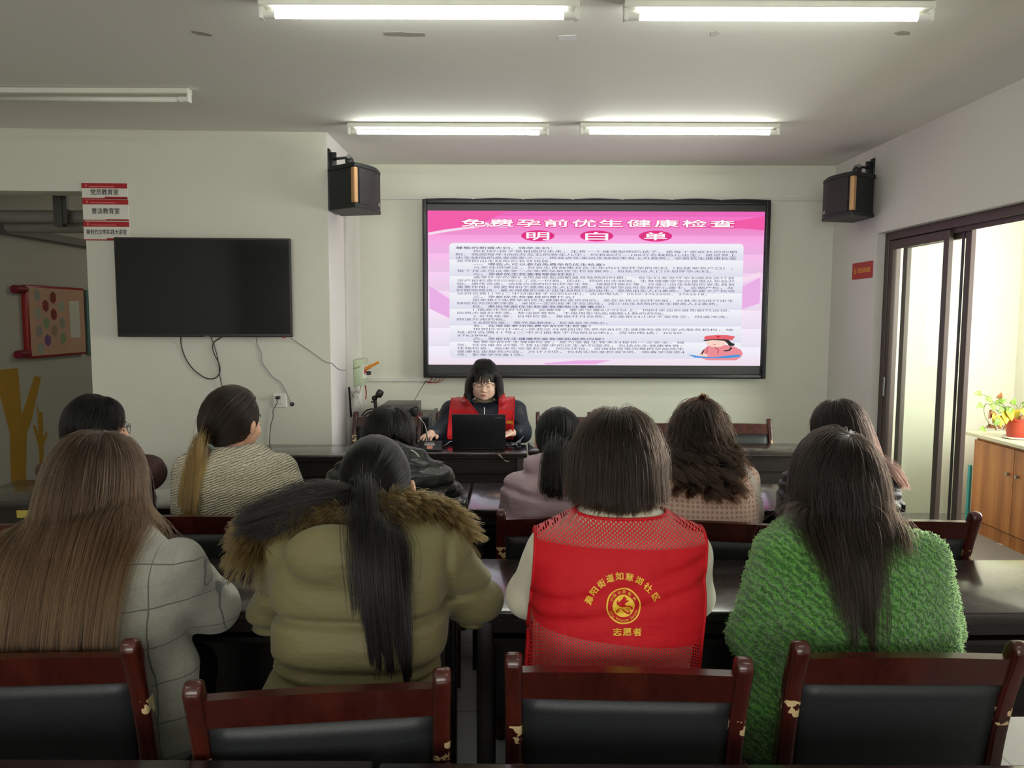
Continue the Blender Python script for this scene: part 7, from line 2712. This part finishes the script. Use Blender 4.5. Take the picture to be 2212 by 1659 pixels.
YP_ = YCAB - 0.30
vines = [
    [(2190, 888), (2170, 880), (2150, 872), (2140, 862), (2132, 856), (2118, 851)],
    [(2190, 890), (2160, 890), (2135, 872), (2126, 880), (2128, 900), (2136, 915), (2126, 926)],
    [(2192, 888), (2172, 878), (2160, 868), (2157, 860)],
    [(2192, 888), (2176, 884), (2166, 900), (2160, 915)],
    [(2200, 886), (2196, 876), (2188, 870)],
    [(2205, 888), (2212, 878), (2224, 880), (2232, 900)],
    [(2200, 888), (2206, 872), (2218, 866)],
]
mb = MB()
vr = random.Random(4)
for v in vines:
    mb.tube(spline([W(x, y, YP_ - 0.02 - 0.05 * (k > 1) * vr.random()) for k, (x, y) in enumerate(v)], 4), 0.0026, 6)
mb.build('stem', m_stem, pr, smooth=True)
lv = [(2118, 851, -1, .15, .055, 0), (2131, 860, .6, -.5, .06, 0), (2120, 874, -.7, -.3, .055, 0), (2142, 874, .3, -.8, .06, 0), (2152, 870, .8, .1, .05, 0), (2157, 860, .2, .9, .05, 2), (2160, 868, .7, .4, .05, 0),
      (2150, 895, -.3, -1, .075, 1), (2160, 900, .1, -1, .08, 1), (2170, 890, .1, -1, .095, 1), (2178, 885, .3, -1, .09, 1), (2145, 890, -.7, -.7, .07, 2), (2155, 905, -.4, -1, .06, 0), (2186, 872, .3, .7, .05, 0), (2192, 886, .2, -1, .08, 1),
      (2208, 884, .6, -.9, .10, 1), (2205, 900, .4, -1, .09, 2), (2190, 872, -.7, .4, .05, 0), (2126, 926, -1, -.05, .055, 0), (2166, 880, -.5, -.6, .06, 0), (2180, 880, -.2, -1, .07, 0), (2212, 876, .7, .4, .06, 0)]
for x, y, dx, dz, sz, mt in lv:
    leaf((dx, -0.25 - 0.3 * vr.random(), dz), W(x, y, YP_ - 0.03 - 0.06 * vr.random()), sz * 0.92, (m_leafg, m_leafy, m_leafb)[mt], (0.2 * vr.random(), -1, 0.5))
mb = MB()
for k in range(9):
    a = W(2132 + 5 * k, 924 + vr.random() * 4, YP_ - 0.02)
    a.z = max(a.z, ztop + 0.006)
    b = a + Vector((vr.uniform(-.03, .03), vr.uniform(-.03, .03), 0.012 + 0.02 * vr.random()))
    mb.tube(spline([a, (a + b) / 2 + Vector((0, 0, .008)), b], 4), 0.006, 6)
mb.build('dry_leaves', m_leafb, pr, smooth=True)

# ================================================================== CORRIDOR AT THE LEFT
def wl(px, py): return WX(px, py, XL + 0.002)


# red notice frame with hexagon pictures
A, Bq, Cq, D = wl(45, 610), wl(175, 627), wl(174, 768), wl(50, 772)
y0, y1 = (A.y + D.y) / 2, (Bq.y + Cq.y) / 2
z0, z1 = (D.z + Cq.z) / 2, (A.z + Bq.z) / 2
rb = empty('notice_board', (XL, (y0 + y1) / 2, z0), 0, 'red framed board with hexagon pictures on the dim corridor wall', 'notice board')
m_bred = plain('board_red', srgb(140, 34, 32), 0.4)
m_bface = plain('board_salmon', srgb(186, 148, 124), 0.5, var=0.15, vs=3)
MB().span((XL, y0, z0), (XL + 0.045, y1, z1), 0.010).build('frame', m_bred, rb, auto=45)
MB().span((XL + 0.045, y0 + 0.03, z0 + 0.02), (XL + 0.048, y1 - 0.02, z1 - 0.02)).build('panel', m_bface, rb)
for z in (z0 + 0.04, z1 - 0.04):
    MB().cyl((XL + 0.03, y0, z), (XL + 0.03, y0 - 0.12, z), 0.032, seg=16).build('corner_knob', plain('dark_red', srgb(112, 16, 34), 0.4), rb, auto=45)
hw, hh = (y1 - y0), (z1 - z0)
hexes = [(.16, .86, 0), (.42, .84, 1), (.29, .72, 1), (.56, .72, 2), (.16, .62, 2), (.42, .60, 1), (.29, .48, 3), (.56, .48, 0), (.17, .37, 0), (.42, .37, 4), (.30, .24, 5), (.56, .26, 3), (.18, .13, 2)]
hm_ = [plain('hex_grey', srgb(140, 140, 130), .5), plain('hex_maroon', srgb(120, 40, 34), .5), plain('hex_pale', srgb(150, 158, 142), .5), plain('hex_green', srgb(128, 150, 110), .5), plain('hex_brown', srgb(150, 128, 100), .5), plain('hex_violet', srgb(110, 76, 130), .5)]
org, rx, up = Vector((XL + 0.0486, y0, z0)), Vector((0, 1, 0)), Vector((0, 0, 1))
for u, v, mt in hexes:
    r = 0.052
    pts = [(u * hw + r * math.cos(a) * 0.9, v * hh + r * math.sin(a)) for a in (math.pi / 6 + math.pi / 3 * k for k in range(6))]
    L = Letters(); L.poly(pts, org, rx, up)
    o = L.build('hexagon_picture', hm_[mt], rb)
L = Letters(); L.poly([(.70 * hw, .26 * hh), (.88 * hw, .26 * hh), (.88 * hw, .80 * hh), (.70 * hw, .80 * hh)], org, rx, up)
L.build('paper_sheet', plain('grey_paper', srgb(196, 196, 180), .6), rb)
# next board, half hidden
a, b = wl(176, 626), wl(176, 766)
tb_ = empty('notice_board', (XL, a.y + 0.42, b.z), 0, 'teal board on the corridor wall just beyond the red framed one', 'notice board')
MB().span((XL, a.y + 0.03, b.z), (XL + 0.03, a.y + 0.8, a.z), 0.004).build('panel', plain('board_teal', srgb(96, 130, 126), .5), tb_)
mb = MB()
for k in range(3):
    mb.span((XL + 0.03, a.y + 0.06, b.z + 0.06 + 0.17 * k), (XL + 0.033, a.y + 0.7, b.z + 0.16 + 0.17 * k))
mb.build('photo_row', plain('photo_dark', srgb(52, 72, 62), .5), tb_)
# yellow tree stickers
m_ytree = plain('yellow_sticker', srgb(170, 132, 46), 0.45, var=0.15, vs=5)


def tree(polys, label):
    mb = MB()
    for kk, pl in enumerate(polys):
        pts = [WX(x, y, XL) for x, y in pl]
        a = [mb.bm.verts.new(p + Vector((0.003 + 0.0003 * kk, 0, 0))) for p in pts]
        b = [mb.bm.verts.new(p + Vector((0.0005, 0, 0))) for p in pts]
        n = len(a)
        mb.bm.faces.new(a); mb.bm.faces.new(list(reversed(b)))
        for i in range(n): mb.bm.faces.new((a[i], b[i], b[(i + 1) % n], a[(i + 1) % n]))
    bmesh.ops.triangulate(mb.bm, faces=mb.bm.faces[:])
    return tag(recenter(mb.build('tree_sticker', m_ytree)), label, 'wall sticker')


tree([[(20, 920), (58, 930), (52, 985), (56, 1042), (24, 1042), (23, 985)], [(-14, 800), (38, 795), (46, 898), (50, 940), (22, 940)], [(40, 935), (46, 898), (74, 812), (88, 815), (68, 905), (56, 940)]], 'large yellow bare tree shape stuck on the dim corridor wall')
tree([[(82, 945), (93, 945), (94, 970), (92, 1012), (86, 1012), (84, 970)], [(79, 872), (83, 890), (91, 890), (93, 950), (84, 950)], [(71, 920), (76, 918), (85, 950), (84, 968)], [(92, 968), (91, 948), (100, 932), (101, 938)]], 'small yellow sapling shape on the corridor wall beside the large tree')
# pipes under the corridor ceiling
m_pipe = plain('grey_pipe', (0.20, 0.20, 0.17), 0.5)
for k, (py, r, lb) in enumerate(((468, 0.045, 'upper grey pipe crossing the corridor near its ceiling'), (489, 0.05, 'lower grey pipe crossing the corridor near its ceiling'))):
    p_ = W(90, py, 5.62 + 0.16 * k)
    tag(recenter(MB().cyl((XL + 0.001, p_.y, p_.z), (XC - 0.26, p_.y, p_.z), r, seg=16).build('ceiling_pipe', m_pipe, auto=40)), lb, 'pipe')
p_ = W(131, 490, 5.50)
mb = MB().span((p_.x - 0.03, 5.47, p_.z), (p_.x + 0.03, 5.53, ZC))
mb.span((p_.x + 0.03, 5.48, p_.z + 0.02), (p_.x + 0.06, 5.51, ZC))
tag(recenter(mb.build('pipe_hanger', plain('dark_steel', (0.06, 0.06, 0.055), 0.5))), 'dark hanger post dropping from the corridor ceiling before the pipes', 'hanger')
a, b = wl(0, 497), wl(182, 540)
tag(recenter(MB().span((XL, 5.3, a.z - 0.03), (XL + 0.09, 9.19, a.z + 0.03), 0.004).build('wall_duct', plain('duct_grey', (0.16, 0.16, 0.14), 0.6))), 'long cable duct running along the corridor wall above the boards', 'duct')
